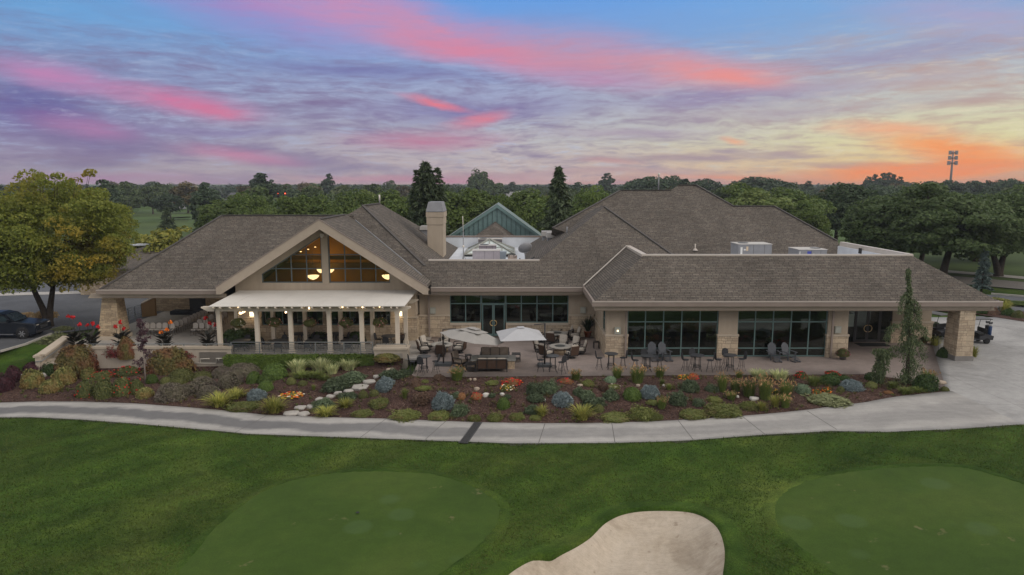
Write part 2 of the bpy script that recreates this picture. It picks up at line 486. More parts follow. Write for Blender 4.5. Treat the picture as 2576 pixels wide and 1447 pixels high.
    rm = N(nt, "ShaderNodeMapRange", interpolation_type='SMOOTHSTEP'); L(nt, math_(nt, 'ABSOLUTE', math_(nt, 'SUBTRACT', e.outputs[1], 5.2)), rm.inputs[0]); rm.inputs[1].default_value = 4.2; rm.inputs[2].default_value = .6
    rmk = math_(nt, 'MULTIPLY', rm.outputs[0], ramp(nt, noise(nt, P, 1.0, 3, .5, scl3=(.09, .35, 1)), [(.42, .12), (.62, 1)]))
    c = mixc(nt, math_(nt, 'MULTIPLY', ramp(nt, rip, [(.50, 0), (.64, .5)]), rmk), c, greyc)
    c = mixc(nt, math_(nt, 'MULTIPLY', ramp(nt, rip, [(.34, .42), (.46, 0)]), rmk), c, mixc(nt, m2.outputs[0], (.46, .50, .66), (.78, .72, .56)))
    # sunlit banks, pink in the west of the picture and orange by the sun
    band(150, -80, 1000, 115, 105, (.36, .25, .55), .9)
    band(430, -130, 1150, 100, 120, (.52, .28, .52), .95)
    band(700, 0, 1500, 165, 80, (.60, .27, .43), .95)
    band(900, 95, 1560, 175, 42, (.68, .24, .36), .8, hard=.2)
    band(1180, 105, 1800, 190, 85, (.60, .28, .38), .85)
    band(1480, 150, 2040, 228, 50, (.72, .30, .33), .95)
    band(1700, 195, 2000, 232, 22, (.82, .29, .27), .8)
    band(1250, 190, 1750, 222, 36, (.50, .27, .44), .7)
    band(2000, 50, 2750, 160, 60, (.46, .36, .54), .6)
    band(-120, 200, 440, 272, 34, (.50, .23, .45), .95)
    band(250, 246, 740, 312, 32, (.60, .19, .36), 1.0)
    band(480, 285, 700, 308, 14, (.70, .17, .30), .7)
    band(980, 243, 1190, 278, 13, (.74, .20, .27), 1.0)
    band(1090, 314, 1310, 280, 22, (.68, .22, .30), 1.0)
    band(830, 358, 1320, 345, 32, (.50, .20, .32), .9)
    band(60, 318, 420, 352, 34, (.42, .19, .39), .8)
    band(430, 368, 830, 414, 26, (.54, .21, .35), .9)
    band(1780, 340, 1850, 362, 13, (.90, .38, .20), .9)
    band(2000, 326, 2430, 348, 20, (.88, .42, .24), .85)
    band(2120, 355, 2720, 425, 44, (.98, .30, .07), 1.0, hard=.0)
    band(1980, 444, 2700, 424, 30, (1.0, .25, .03), 1.0, hard=.4)
    band(1420, 404, 1600, 414, 12, (.56, .25, .26), .8)
    band(1560, 445, 2100, 448, 9, (.80, .28, .15), .85)
    band(-100, 444, 640, 450, 16, (.40, .20, .34), .8)
    band(640, 444, 1500, 447, 13, (.52, .21, .30), .8)
    # above the picture: pale high overcast that lights the scene, over the Nishita sky
    hi = N(nt, "ShaderNodeMapRange", interpolation_type='SMOOTHSTEP'); L(nt, eld, hi.inputs[0])
    hi.inputs[1].default_value = 15; hi.inputs[2].default_value = 23
    up = mixc(nt, 1.0, sky.outputs[0], (.06, .06, .06), 'MULTIPLY')
    deck = noise(nt, d, 2.2, 5, .6)
    up = mixc(nt, ramp(nt, deck, [(.3, .65), (.7, .95)]), up, (SKYV * 1.0, SKYV * .965, SKYV * .95))
    # away from the sunset the low sky is plain pale dusk haze
    bk = N(nt, "ShaderNodeMapRange", interpolation_type='SMOOTHSTEP'); L(nt, math_(nt, 'ABSOLUTE', azd), bk.inputs[0])
    bk.inputs[1].default_value = 50; bk.inputs[2].default_value = 85
    rest = mixc(nt, hi.outputs[0], (SKYV * .62, SKYV * .60, SKYV * .62), up)
    far = math_(nt, 'MAXIMUM', hi.outputs[0], bk.outputs[0], clamp=True)
    bg2 = nt.nodes.new("ShaderNodeBackground"); L(nt, rest, bg2.inputs["Color"])
    mx = nt.nodes.new("ShaderNodeMixShader"); L(nt, far, mx.inputs[0]); L(nt, bg.outputs[0], mx.inputs[1]); L(nt, bg2.outputs[0], mx.inputs[2])
    L(nt, mx.outputs[0], out.inputs[0])
    L(nt, c, bg.inputs["Color"])
    bg.inputs["Strength"].default_value = 1.0; bg2.inputs["Strength"].default_value = 1.0
SKYV = 1.05
world.cycles.sampling_method = "MANUAL"; world.cycles.sample_map_resolution = 256
build_sky()
sun = bpy.data.lights.new("sun", 'SUN'); sun.energy = 1.2; sun.angle = R(25); sun.color = (1, .9, .78)
so = bpy.data.objects.new("sun", sun); COL.objects.link(so)
SUNV = Vector((math.sin(R(118)) * math.cos(R(30)), math.cos(R(118)) * math.cos(R(30)), math.sin(R(30))))
so.rotation_euler = (-SUNV).to_track_quat('-Z', 'Y').to_euler(); so.location = (60, -30, 60)
sc.view_settings.view_transform = 'Standard'; sc.view_settings.look = 'None'
sc.view_settings.exposure = 0.0; sc.view_settings.gamma = 1.0

# ------------------------------------------------------------------ ground form
def lerp_tab(tab, x):
    if x <= tab[0][0]: return tab[0][1]
    for (a, b), (c, d) in zip(tab, tab[1:]):
        if x <= c: return b + (d - b) * (x - a) / (c - a)
    return tab[-1][1]
def sm(t): t = max(0.0, min(1.0, t)); return t * t * (3 - 2 * t)
ZP = [(-80, -1.7), (-40, -1.55), (-28, -1.5), (-12, -1.3), (0, -1.1), (8, -.85), (15, -.5), (21, -.12), (25, 0), (80, 0)]
ZT = [(-32.5, 0), (-30, -1.1), (-21, -1.1), (-14, -.66), (-9.6, -.5), (-7.2, -.3), (-6.2, -.01), (80, -.01)]
def zp(X): return lerp_tab(ZP, X)
def zt(X): return lerp_tab(ZT, X)
def edge(pts):
    out = []
    for px, py in pts:
        z = -1.0
        for _ in range(8):
            q = G(px, py, z); z = zp(q.x)
        out.append((q.x, q.y))
    return sorted(out)
UP = edge([(0, 1014), (104, 1011), (209, 1011.4), (339, 1016), (522, 1029.6), (670, 1045), (712, 1046.6), (860, 1052), (972, 1054.4), (1174, 1062.5), (1267, 1064.6), (1371, 1066),
           (1528, 1065), (1640, 1061.5), (1770, 1054.4), (1900, 1045), (2031, 1032), (2180, 1012.7), (2261, 998), (2395, 985)])
LO = edge([(0, 1051.8), (78, 1051), (200, 1056.8), (339, 1067), (522, 1083), (625, 1093), (850, 1101), (1100, 1110), (1288, 1117), (1538, 1115.8), (1738, 1109), (1923, 1095),
           (2088, 1085.8), (2238, 1088), (2388, 1082), (2576, 1069)])
UP = [(-80, UP[0][1] + 1.0)] + UP; LO = [(-80, LO[0][1] - .5)] + LO + [(60, LO[-1][1] + 2.0)]
XTIP, YTIP = UP[-1]
# front edge of the paved terrace and patio (and, far left, of the car park)
q1, q2, q3 = G(*z6(1895, 835)), G(*z6(2100, 908)), G(*z7(2572, 890))
q4, q5 = G(*z8(1800, 885)), G(2174, 942)
YT = [(-80, 47.5), (-48, 49.2), (-37, 52.0), (-32, 51.0), (-29.6, 48.1), (-9.7, 48.1), (-9.5, 47.0), (-7.4, 47.0), (q1.x, q1.y), (q2.x, q2.y), (q3.x, q3.y), (q4.x, q4.y), (q5.x, q5.y), (XTIP - 1.6, YTIP + 2.6), (XTIP, YTIP + .02), (80, YTIP)]
def yt(X): return lerp_tab(YT, X)
def yup(X): return lerp_tab(UP, X)
def ylo(X): return lerp_tab(LO, X)
def h(X, Y):
    a = yup(X)
    if X > XTIP: return 0.0 if Y > ylo(X) - 30 else 0.0
    if Y <= a: return zp(X)
    b = yt(X)
    if Y >= b: return 0.0
    return zp(X) + (zt(X) - zp(X)) * sm((Y - a) / max(b - a, .3)) + .22 * math.sin(math.pi * (Y - a) / max(b - a, .3)) * sm((18 - X) / 10) * (.5 + .5 * math.sin(X * .7))* (1 if X > -31 else 0)
def GT(px, py):
    d = ray(px, py); t = 20.0; o = Vector((0, 0, CAMZ))
    for _ in range(900):
        q = o + d * t
        if q.z <= h(q.x, q.y): break
        t += .08
    return Vector((q.x, q.y, h(q.x, q.y)))
def closed(pts, z, n=160):
    """smooth closed outline through picture points laid on the ground"""
    P = [G(x, y, z) for x, y in pts]; P = [Vector((p.x, p.y)) for p in P]; k = len(P); out = []
    for i in range(n):
        t = i * k / n; j = int(t); u = t - j
        a, b, c, d = P[(j - 1) % k], P[j], P[(j + 1) % k], P[(j + 2) % k]
        out.append(.5 * ((2 * b) + (c - a) * u + (2 * a - 5 * b + 4 * c - d) * u * u + (3 * b - a - 3 * c + d) * u ** 3))
    return out
b1 = closed([(1640, 1291), (1740, 1299), (1800, 1332), (1824, 1385), (1822, 1450), (1800, 1530), (1640, 1580), (1400, 1570), (1270, 1500), (1262, 1455), (1330, 1408), (1412, 1390), (1475, 1358), (1520, 1318), (1570, 1297)], -1.05)
BX = (min(p.x for p in b1) - 1, max(p.x for p in b1) + 1); BYM = max(p.y for p in b1) + 1
def in_bunker(X, Y):
    if not (BX[0] < X < BX[1] and Y < BYM): return False
    c = False; n = len(b1)
    for i in range(n):
        a, b = b1[i], b1[i - 1]
        if (a.y > Y) != (b.y > Y) and X < (b.x - a.x) * (Y - a.y) / (b.y - a.y) + a.x: c = not c
    return c
def gap(X, Y):
    """how far the bare ground lies under the paving or bed laid on it"""
    g = 0.0
    if in_bunker(X, Y): return 1.4
    if ylo(X) + .12 < Y < yup(X): g = .14
    elif yup(X) <= Y < yt(X) and X > -34: g = .12
    elif Y >= yt(X): g = .06
    if -10.5 < X < -4.6 and Y > yup(X) + 1 or -34.5 < X < -29 and 44 < Y < 53: g = .6 if X > -20 else .3
    if X > XTIP - .5 and Y > ylo(X) + .15: g = .08
    return g
def axis(dense, far):
    return sorted(set([round(v, 3) for v in dense] + far))
xs = axis(np.arange(-52, 52.1, .4), [-6000, -2500, -1000, -400, -200, -120, -90, -75, -62, 62, 75, 90, 120, 200, 400, 1000, 2500, 6000])
ys = axis(np.arange(14, 56.1, .35), [-4000, -800, -200, -60, -20, 0, 8, 62, 75, 95, 130, 200, 400, 900, 2000, 5000, 9000])
def grid_mesh(name, xs, ys, fz):
    me = bpy.data.meshes.new(name)
    V = [(x, y, fz(x, y)) for y in ys for x in xs]; w = len(xs)
    F = [(j * w + i, j * w + i + 1, (j + 1) * w + i + 1, (j + 1) * w + i) for j in range(len(ys) - 1) for i in range(w - 1)]
    me.from_pydata(V, [], F); me.polygons.foreach_set("use_smooth", [True] * len(F)); me.update(); return me
def structure(o): o["kind"] = "structure"; return o
def stuff(o): o["kind"] = "stuff"; return o

def mat_lawn():
    m, nt, out = nt_of("mown lawn")
    co = coord(nt)
    big = noise(nt, co, .12, 5, .6, .8)
    mid = noise(nt, co, .9, 6, .65, .4)
    fine = noise(nt, co, 14, 5, .75)
    blade = noise(nt, co, 1.0, 4, .7, scl3=(30, 9, 1))
    c = ramp(nt, big, [(.3, (.024, .053, .008)), (.5, (.042, .079, .012)), (.68, (.072, .104, .021))])
    c = mixc(nt, .9, c, ramp(nt, mid, [(.28, (.55, .62, .58)), (.5, (1, 1, 1)), (.72, (1.5, 1.34, 1.15))]), 'MULTIPLY')
    # mowing stripes curving across the rough
    w = N(nt, "ShaderNodeTexWave", Scale=.16, Distortion=5.0, Detail=3.0); w.inputs["Detail Scale"].default_value = .5
    mp = nt.nodes.new("ShaderNodeMapping"); mp.inputs["Rotation"].default_value = (0, 0, R(52)); L(nt, co, mp.inputs[0]); L(nt, mp.outputs[0], w.inputs[0])
    c = mixc(nt, .32, c, ramp(nt, w.outputs["Fac"], [(.1, .78), (.9, 1.2)]), 'MULTIPLY')
    rt = nt.nodes.new('ShaderNodeMapping'); rt.inputs['Rotation'].default_value = (0, 0, R(-48)); L(nt, co, rt.inputs[0])
    swath = noise(nt, rt.outputs[0], 1.0, 4, .55, .3, scl3=(.045, .42, 1))
    c = mixc(nt, .9, c, ramp(nt, swath, [(.32, .70), (.5, 1.0), (.66, 1.36)]), 'MULTIPLY')
    pt = noise(nt, co, .33, 5, .7, 1.2)
    c = mixc(nt, ramp(nt, pt, [(.52, 0), (.72, .55)]), c, (.078, .108, .020))
    c = mixc(nt, .85, c, ramp(nt, fine, [(.28, .5), (.5, 1), (.72, 1.55)]), 'MULTIPLY')
    c = mixc(nt, .7, c, ramp(nt, blade, [(.3, .65), (.7, 1.4)]), 'MULTIPLY')
    dry = noise(nt, co, .55, 6, .7)
    c = mixc(nt, ramp(nt, dry, [(.62, 0), (.76, .35)]), c, (.13, .13, .055))
    principled(nt, out, c, .9, .1, 0, bump(nt, math_(nt, 'ADD', fine, blade), .6, .05))
    return m
LAWN = mat_lawn()
structure(link("ground", grid_mesh("ground", xs, ys, lambda x, y: h(x, y) - gap(x, y)), LAWN))

def strip(name, X0, X1, n, fa, fb, m, dz, mat, zf=None, kind="structure"):
    V, F = [], []
    for i in range(n + 1):
        X = X0 + (X1 - X0) * i / n; a, b = fa(X), fb(X)
        for j in range(m + 1):
            Y = a + (b - a) * j / m
            V.append((X, Y, (zf or h)(X, Y) + dz))
    w = m + 1
    for i in range(n):
        for j in range(m):
            F.append((i * w + j, (i + 1) * w + j, (i + 1) * w + j + 1, i * w + j + 1))
    # skirts down into the soil along both edges
    for j, s in ((0, 1), (m, -1)):
        base = len(V)
        for i in range(n + 1):
            x, y, z = V[i * w + j]; V.append((x, y - .01 * s, z - .25))
        for i in range(n): F.append((i * w + j, (i + 1) * w + j, base + i + 1, base + i))
    me = bpy.data.meshes.new(name); me.from_pydata(V, [], F); me.polygons.foreach_set("use_smooth", [True] * len(F)); me.update(); boxuv(me)
    o = link(name, me, mat); o["kind"] = kind; return o

def mat_path():
    """pale concrete cart path, coloured darker down the middle, most at its western end"""
    m, nt, out = nt_of("cart path concrete")
    uvn = coord(nt, 'UV'); co = coord(nt)
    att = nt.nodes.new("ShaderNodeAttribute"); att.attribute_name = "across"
    big = noise(nt, co, .3, 6, .65, .5); mid = noise(nt, co, 2.0, 6, .7); fine = noise(nt, co, 30, 3)
    lng = noise(nt, co, 1.0, 5, .6, scl3=(.25, 3.0, 1))
    c = mixc(nt, 1.0, (.385, .372, .352), ramp(nt, big, [(.3, .82), (.7, 1.1)]), 'MULTIPLY')
    c = mixc(nt, .7, c, ramp(nt, mid, [(.3, .85), (.7, 1.1)]), 'MULTIPLY')
    c = mixc(nt, .6, c, ramp(nt, lng, [(.3, .82), (.7, 1.12)]), 'MULTIPLY')
    c = mixc(nt, .5, c, ramp(nt, fine, [(.3, .85), (.7, 1.12)]), 'MULTIPLY')
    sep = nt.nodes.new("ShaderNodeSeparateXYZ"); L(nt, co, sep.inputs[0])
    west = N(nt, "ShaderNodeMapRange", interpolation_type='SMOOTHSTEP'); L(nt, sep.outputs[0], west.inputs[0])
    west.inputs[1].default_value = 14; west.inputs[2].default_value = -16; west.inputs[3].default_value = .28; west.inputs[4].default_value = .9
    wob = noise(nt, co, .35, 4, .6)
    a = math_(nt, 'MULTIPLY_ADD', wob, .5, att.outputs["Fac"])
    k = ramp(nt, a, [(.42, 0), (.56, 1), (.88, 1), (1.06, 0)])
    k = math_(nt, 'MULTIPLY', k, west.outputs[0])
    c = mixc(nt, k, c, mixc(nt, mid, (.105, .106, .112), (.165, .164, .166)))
    principled(nt, out, c, .85, .2, 0, bump(nt, mid, .15, .01))
    return m
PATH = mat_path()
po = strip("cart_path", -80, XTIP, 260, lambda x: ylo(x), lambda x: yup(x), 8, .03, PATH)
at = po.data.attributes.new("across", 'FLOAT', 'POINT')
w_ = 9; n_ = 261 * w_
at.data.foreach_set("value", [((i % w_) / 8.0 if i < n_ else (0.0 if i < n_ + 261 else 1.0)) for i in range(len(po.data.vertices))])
# saw-cut joints
JT = S("joint shadow line", (.13, .125, .12), .9)
for k, (a, b) in enumerate([((670, 1047), (590, 1090)), ((970, 1056), (905, 1103)), ((1122, 1060.5), (1070, 1107)), ((1371, 1067), (1355, 1116)), ((1539, 1066), (1547, 1115)),
                            ((1706, 1059), (1744, 1108)), ((1868, 1049), (1925, 1094)), ((2030, 1033), (2105, 1080))]):
    A, B = G(*a, z=zp(G(*a, z=-.9).x)), G(*b, z=zp(G(*b, z=-.9).x)); mb = MB()
    for t in range(8):
        p = A.lerp(B, t / 8); q = A.lerp(B, (t + 1) / 8); n = Vector((.02, 0, 0))
        mb.poly([(v.x, v.y, h(v.x, min(v.y, yup(v.x))) + .034) for v in (p - n, p + n, q + n, q - n)])
    o = mb.build("path_joint", JT, fix=False); o["kind"] = "structure"
# trench drain across the path
dr = thing("trench_drain", "dark grated trench drain crossing the pale cart path", "drain", (0, 0, 0))
A, B = G(1203, 1062, z=-1.08), G(1165, 1115, z=-1.1)
mb = MB(); gr = MB(); n = (B - A).normalized(); s = Vector((-n.y, n.x, 0))
mb.bar((A.x, A.y, zp(A.x) + .035), (B.x, B.y, zp(B.x) + .035), .46, .02)
for k in range(60):
    p = A.lerp(B, (k + .5) / 60); z = zp(p.x) + .05
    gr.bar((p.x + s.x * .19, p.y + s.y * .19, z), (p.x - s.x * .19, p.y - s.y * .19, z), .025, .012)
for k in (-1, 1): gr.bar((A.x + s.x * .2 * k, A.y + s.y * .2 * k, zp(A.x) + .05), (B.x + s.x * .2 * k, B.y + s.y * .2 * k, zp(B.x) + .05), .035, .014)
mb.build("channel", S("drain shadow", (.03, .03, .03), .8), dr); gr.build("grate", S("cast iron", (.07, .07, .072), .55, .4, .4), dr)

def mat_mulch():
    m, nt, out = nt_of("bark mulch")
    co = coord(nt)
    v = N(nt, "ShaderNodeTexVoronoi", Scale=15.0); L(nt, co, v.inputs["Vector"])
    s = nt.nodes.new("ShaderNodeSeparateColor"); L(nt, v.outputs["Color"], s.inputs[0])
    big = noise(nt, co, .5, 5, .65); fine = noise(nt, co, 16, 4, .7)
    c = ramp(nt, s.outputs[0], [(0, (.040, .024, .020)), (.5, (.078, .046, .038)), (.94, (.098, .060, .049)), (1, (.15, .105, .085))])
    c = mixc(nt, 1.0, c, ramp(nt, big, [(.3, .72), (.7, 1.25)]), 'MULTIPLY')
    c = mixc(nt, .8, c, ramp(nt, fine, [(.3, .55), (.7, 1.45)]), 'MULTIPLY')
    dry = noise(nt, co, .8, 5, .7)
    c = mixc(nt, ramp(nt, dry, [(.56, 0), (.72, .4)]), c, (.15, .095, .075))
    principled(nt, out, c, .95, .1, 0, bump(nt, math_(nt, 'ADD', v.outputs["Distance"], fine), .8, .04))
    return m
MULCH = mat_mulch()
strip("mulch_bed", -33.4, XTIP - .02, 240, lambda x: yup(x) + .02, lambda x: max(yt(x) + .0, yup(x) + .03), 26, .0, MULCH)

# patio slab, terrace, drive
PATIO = concrete("stamped patio concrete", (.275, .228, .205), .8)
TERR = concrete("terrace concrete", (.40, .375, .34), .85, (3.0, 3.0))
DRIVE = concrete("drive concrete", (.36, .355, .345), .72, (4.6, 4.6))
strip("patio", -6.35, XTIP - .3, 180, lambda x: yt(x) + .01, lambda x: 54.2, 6, .012, PATIO, zf=lambda X, Y: 0.0)
strip("entrance_patio", XTIP - .3, 34.6, 20, lambda x: YTIP + .02 + (x - XTIP + .3) * 1.9, lambda x: 54.2, 4, .012, PATIO, zf=lambda X, Y: 0.0)
mb = MB(); mb.box(-33.4, -7.4, 48.2, 68, -.12, .012); mb.box(-7.4, -6.35, 47.0, 68, -.12, .0121)
structure(mb.build("terrace", TERR))
strip("drive", XTIP - .3, 60, 60, lambda x: ylo(x), lambda x: 62 if x > 34.6 else YTIP + .02 + (x - XTIP + .3) * 1.9, 10, .008, DRIVE, zf=lambda X, Y: 0.0)

# greens and the bunker
def mat_green():
    m, nt, out = nt_of("putting green turf")
    co = coord(nt)
    big = noise(nt, co, .18, 4, .55, .3); mid = noise(nt, co, 1.6, 6, .7); fine = noise(nt, co, 22, 3, .7)
    c = ramp(nt, big, [(.3, (.034, .066, .009)), (.5, (.044, .081, .011)), (.7, (.062, .097, .016))])
    c = mixc(nt, .7, c, ramp(nt, mid, [(.3, .82), (.7, 1.16)]), 'MULTIPLY')
    c = mixc(nt, .6, c, ramp(nt, fine, [(.3, .72), (.7, 1.28)]), 'MULTIPLY')
    v = N(nt, "ShaderNodeTexVoronoi", Scale=.42); L(nt, co, v.inputs["Vector"])
    c = mixc(nt, ramp(nt, v.outputs["Distance"], [(.20, .34), (.27, 0)]), c, (.070, .12, .045))
    dry = noise(nt, co, 1.1, 4, .6)
    c = mixc(nt, ramp(nt, dry, [(.66, 0), (.74, .6)]), c, (.19, .165, .085))
    principled(nt, out, c, .8, .15, 0, bump(nt, fine, .2, .01))
    return m
def disc(name, ring, dz, mat, rings=14, dish=0.0):
    cen = sum(ring, Vector((0, 0))) / len(ring); V = [(cen.x, cen.y, h(cen.x, cen.y) + dz - dish)]; F = []; n = len(ring)
    for r in range(1, rings + 1):
        t = r / rings
        for p in ring:
            q = cen.lerp(p, t); V.append((q.x, q.y, h(q.x, q.y) + dz - dish * (1 - t ** 4) ** 1.5))
    for i in range(n): F.append((0, 1 + i, 1 + (i + 1) % n))
    for r in range(rings - 1):
        for i in range(n):
            a = 1 + r * n + i; b = 1 + r * n + (i + 1) % n; F.append((a, a + n, b + n, b))
    me = bpy.data.meshes.new(name); me.from_pydata(V, [], F); me.polygons.foreach_set("use_smooth", [True] * len(F)); me.update(); boxuv(me)
    return link(name, me, mat)
GREEN = mat_green()
def rim(name, ring, prof, mat, jag=0.0):
    """turf bank round an outline: prof = (distance outwards, height) pairs"""
    cen = sum(ring, Vector((0, 0))) / len(ring); n = len(ring); V = []; F = []
    for i, p in enumerate(ring):
        t = (ring[(i + 1) % n] - ring[i - 1]).normalized(); o = Vector((t.y, -t.x))
        if o.dot(p - cen) < 0 : o = -o
        # keep outward side consistent on concave stretches
        for d, z in prof:
            q = p + o * (d + (rnd.uniform(-jag, jag) if 0 <= d < .2 else 0)); V.append((q.x, q.y, h(q.x, q.y) + z))
    k = len(prof)
    for i in range(n):
        for j in range(k - 1):
            F.append((i * k + j, i * k + j + 1, ((i + 1) % n) * k + j + 1, ((i + 1) % n) * k + j))
    me = bpy.data.meshes.new(name); me.from_pydata(V, [], F); me.polygons.foreach_set("use_smooth", [True] * len(F)); me.update()
    return link(name, me, mat)
ROUGH = S("rough collar turf", (.024, .051, .009), .9, .1, 0, .5, 5, .5, 40)
g1 = closed([(960, 1187), (1090, 1197), (1190, 1229), (1250, 1270), (1258, 1308), (1225, 1360), (1120, 1445), (960, 1540), (640, 1600), (400, 1560), (400, 1500), (480, 1395), (560, 1305), (680, 1225), (820, 1192)], -1.2)
g2 = closed([(2240, 1189), (2400, 1196), (2500, 1222), (2620, 1270), (2760, 1380), (2800, 1500), (2600, 1600), (2300, 1560), (2150, 1470), (2040, 1390), (1962, 1320), (1948, 1270), (1985, 1228), (2080, 1200)], -.6)
for g in (g1, g2):
    structure(disc("putting_green", g, .035, GREEN, 24)); structure(rim("turf_collar", g, [(-.08, .02), (.02, .055), (.15, .045), (.38, .015), (.6, -.05)], LAWN, .09))
def mat_sand():
    m, nt, out = nt_of("bunker sand")
    co = coord(nt)
    big = noise(nt, co, .45, 5, .6, .8); mid = noise(nt, co, 4, 6, .7); rake = noise(nt, co, 1.0, 4, .6, scl3=(2, 14, 1)); fine = noise(nt, co, 60, 2)
    c = ramp(nt, big, [(.3, (.30, .245, .185)), (.48, (.45, .385, .305)), (.75, (.52, .455, .375))])
    c = mixc(nt, .6, c, ramp(nt, mid, [(.3, .8), (.7, 1.14)]), 'MULTIPLY'); c = mixc(nt, .5, c, ramp(nt, rake, [(.3, .85), (.7, 1.12)]), 'MULTIPLY')
    c = mixc(nt, .5, c, ramp(nt, fine, [(.3, .8), (.7, 1.15)]), 'MULTIPLY')
    clod = noise(nt, co, 2.6, 3, .5)
    c = mixc(nt, ramp(nt, clod, [(.68, 0), (.74, .5)]), c, (.20, .155, .11))
    principled(nt, out, c, .95, .1, 0, bump(nt, math_(nt, 'ADD', rake, mid), .5, .04))
    return m
structure(disc("bunker_sand", b1, .0, mat_sand(), 30, dish=.95))
structure(rim("bunker_lip", b1, [(-.10, -.30), (-.06, -.06), (-.01, .08), (.07, .13), (.3, .07), (.65, .03), (1.0, -.03)], LAWN, .07))
# the cup
o = MB().tube([(G(900, 1294, -1.2).x, G(900, 1294, -1.2).y, -1.2 + .085), (G(900, 1294, -1.2).x, G(900, 1294, -1.2).y, -1.2 + .088)], .075, 14).build("golf_hole", S("cup shadow", (.02, .02, .025), .6))
tag(o, "small dark hole cut in the putting green", "golf hole")

# standing grass blades over the rough, thinning with distance
def rough_grass(n):
    rg = np.random.default_rng(21); X = rg.uniform(-40, 40, n * 3); Y = 17.5 + 22 * rg.uniform(0, 1, n * 3) ** 1.25
    ok = []
    def inside(poly, x, y):
        c = np.zeros(len(x), bool); m = len(poly)
        for i in range(m):
            a, b = poly[i], poly[i - 1]
            if a.y != b.y: c ^= ((a.y > y) != (b.y > y)) & (x < (b.x - a.x) * (y - a.y) / (b.y - a.y) + a.x)
        return c
    lo = np.interp(X, [p[0] for p in LO], [p[1] for p in LO])
    keep = (np.abs(X) < Y * .78 + 1) & (Y < lo - .03) & ~inside(g1, X, Y) & ~inside(g2, X, Y) & ~inside(b1, X, Y)
    X, Y = X[keep][:n], Y[keep][:n]; Z = np.interp(X, [p[0] for p in ZP], [p[1] for p in ZP])
    edge_ = lo[keep][:n] - Y < .25
    a = rg.uniform(0, 6.28, len(X)); hgt = rg.uniform(.03, .075, len(X)) * np.where(edge_, 1.5, 1); w = rg.uniform(.012, .03, len(X)); lean = rg.uniform(.3, 1.3, len(X)) * hgt
    s = np.stack([np.cos(a), np.sin(a), 0 * a], 1) * w[:, None]; l = np.stack([-np.sin(a), np.cos(a), 0 * a], 1) * lean[:, None]; p = np.stack([X, Y, Z - .01], 1); up = np.array([0, 0, 1.0]) * hgt[:, None]
    return quads_mesh("rough grass", np.stack([p - s, p + s, p + l * .6 + up * .75 + s * .4, p + l + up], 1), [leafmat("rough grass blade", (.030, .062, .009), (.074, .116, .018), (.105, .130, .030), pscale=.3, trans=.3, objvar=0)])
go = link("grass", rough_grass(130000)); stuff(go)
# ------------------------------------------------------------------ building materials
SHING = shingles(); STONE = stone(); LEDGE = stone("thin ledge stone", (1.02, .97, .88), .55, .2, .45); STUCCO = stucco("warm stucco", (.40, .335, .262)); TRIMS = stucco("limestone trim", (.46, .395, .315))
FASCIA = S("fascia paint", (.40, .335, .27), .6, .3, 0, .08, 1.5); GUTTER = S("taupe gutter", (.25, .205, .178), .5, .35, 0, .1, 1.2)
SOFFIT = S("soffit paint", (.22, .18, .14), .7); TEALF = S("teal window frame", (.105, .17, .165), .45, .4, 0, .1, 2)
MEMB = S("white roof membrane", (.60, .63, .67), .7, .25, 0, .12, .6); TEALR = S("green standing seam metal", (.155, .25, .245), .45, .45, 0, .14, .8)
COPING = S("pale metal coping", (.52, .47, .42), .45, .4, 0, .08, 1)
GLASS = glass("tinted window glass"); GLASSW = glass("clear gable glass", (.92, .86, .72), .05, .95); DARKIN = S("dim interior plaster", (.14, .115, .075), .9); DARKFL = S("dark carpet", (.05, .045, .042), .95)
BLIND = S("olive roller shade", (.16, .17, .10), .9, .1, 0, .15, 1.2); WARMIN = S("ochre plaster", (.46, .24, .06), .8, .2, 0, .12, 1)
WOODB = S("brown timber beam", (.12, .065, .03), .7); METALG = S("grey painted steel", (.23, .235, .25), .5, .4, 0, .12, 2)
BLACKM = S("black metal", (.022, .022, .024), .45, .4, 0, .15, 8); BRASS = S("brass", (.70, .50, .24), .3, .5, .9)
WHITEP = S("white paint", (.68, .64, .58), .6, .3, 0, .06, 2); LAMPW = E("warm lamp glass", (1, .80, .52), 2.4); BULB = E("warm bulb", (1, .72, .38), 4.5)

BL = Vector((0, 54, 0))
club = thing("clubhouse", "sprawling beige stucco and stone clubhouse under brown shingle hip roofs", "building", BL)
def part(name, mb, mat, parent=None, label=None, bevel=0, fix=True):
    o = mb.build(name, mat, parent or club, bevel, fix)
    if parent is None: o.location = -BL
    if label: o["label"] = label
    return o
def roof(name, pts, drop=(0, 0, -.22), label=None):
    mb = MB(); mb.prism(pts, drop); return part(name, mb, SHING, None, label)
S1 = .75
# west block
roof("roof", [(-31.2, 52, 4.05), (-21.8, 52, 4.05), (-21.72, 52.55, 4.46), (-14.1, 59.05, 9.33), (-24.5, 59.05, 9.33)], label="long front slope of the west roof")
roof("roof", [(-31.2, 52, 4.05), (-24.5, 59.05, 9.33), (-31.2, 66.1, 4.05)])
roof("roof", [(-31.2, 66.1, 4.05), (-24.5, 59.05, 9.33), (-13.4, 59.05, 9.33), (-13.4, 66.1, 4.05)])
P1, P2 = Vector((-13, 61, 10.1)), Vector((-13, 68.8, 10.1)); A1, A2 = Vector((8.05, 60.86, 9.99)), PS(1511, 517, 53, 4.1, 0)
B1, B2 = PS(1354, 655, 53, 4.1, S1), PS(1078, 655, 53, 4.1, S1)
B1.y = B2.y = 55.4; B1.z = B2.z = 4.1 + .75 * 2.4
roof("roof", [(-6.25, 53, 4.1), (15.9, 53, 4.1), A1, B1, B2, P1, (-14.02, 60.1, 9.42), (-6.3, 53.6, 4.55)], label="middle front slope rising to two peaks")
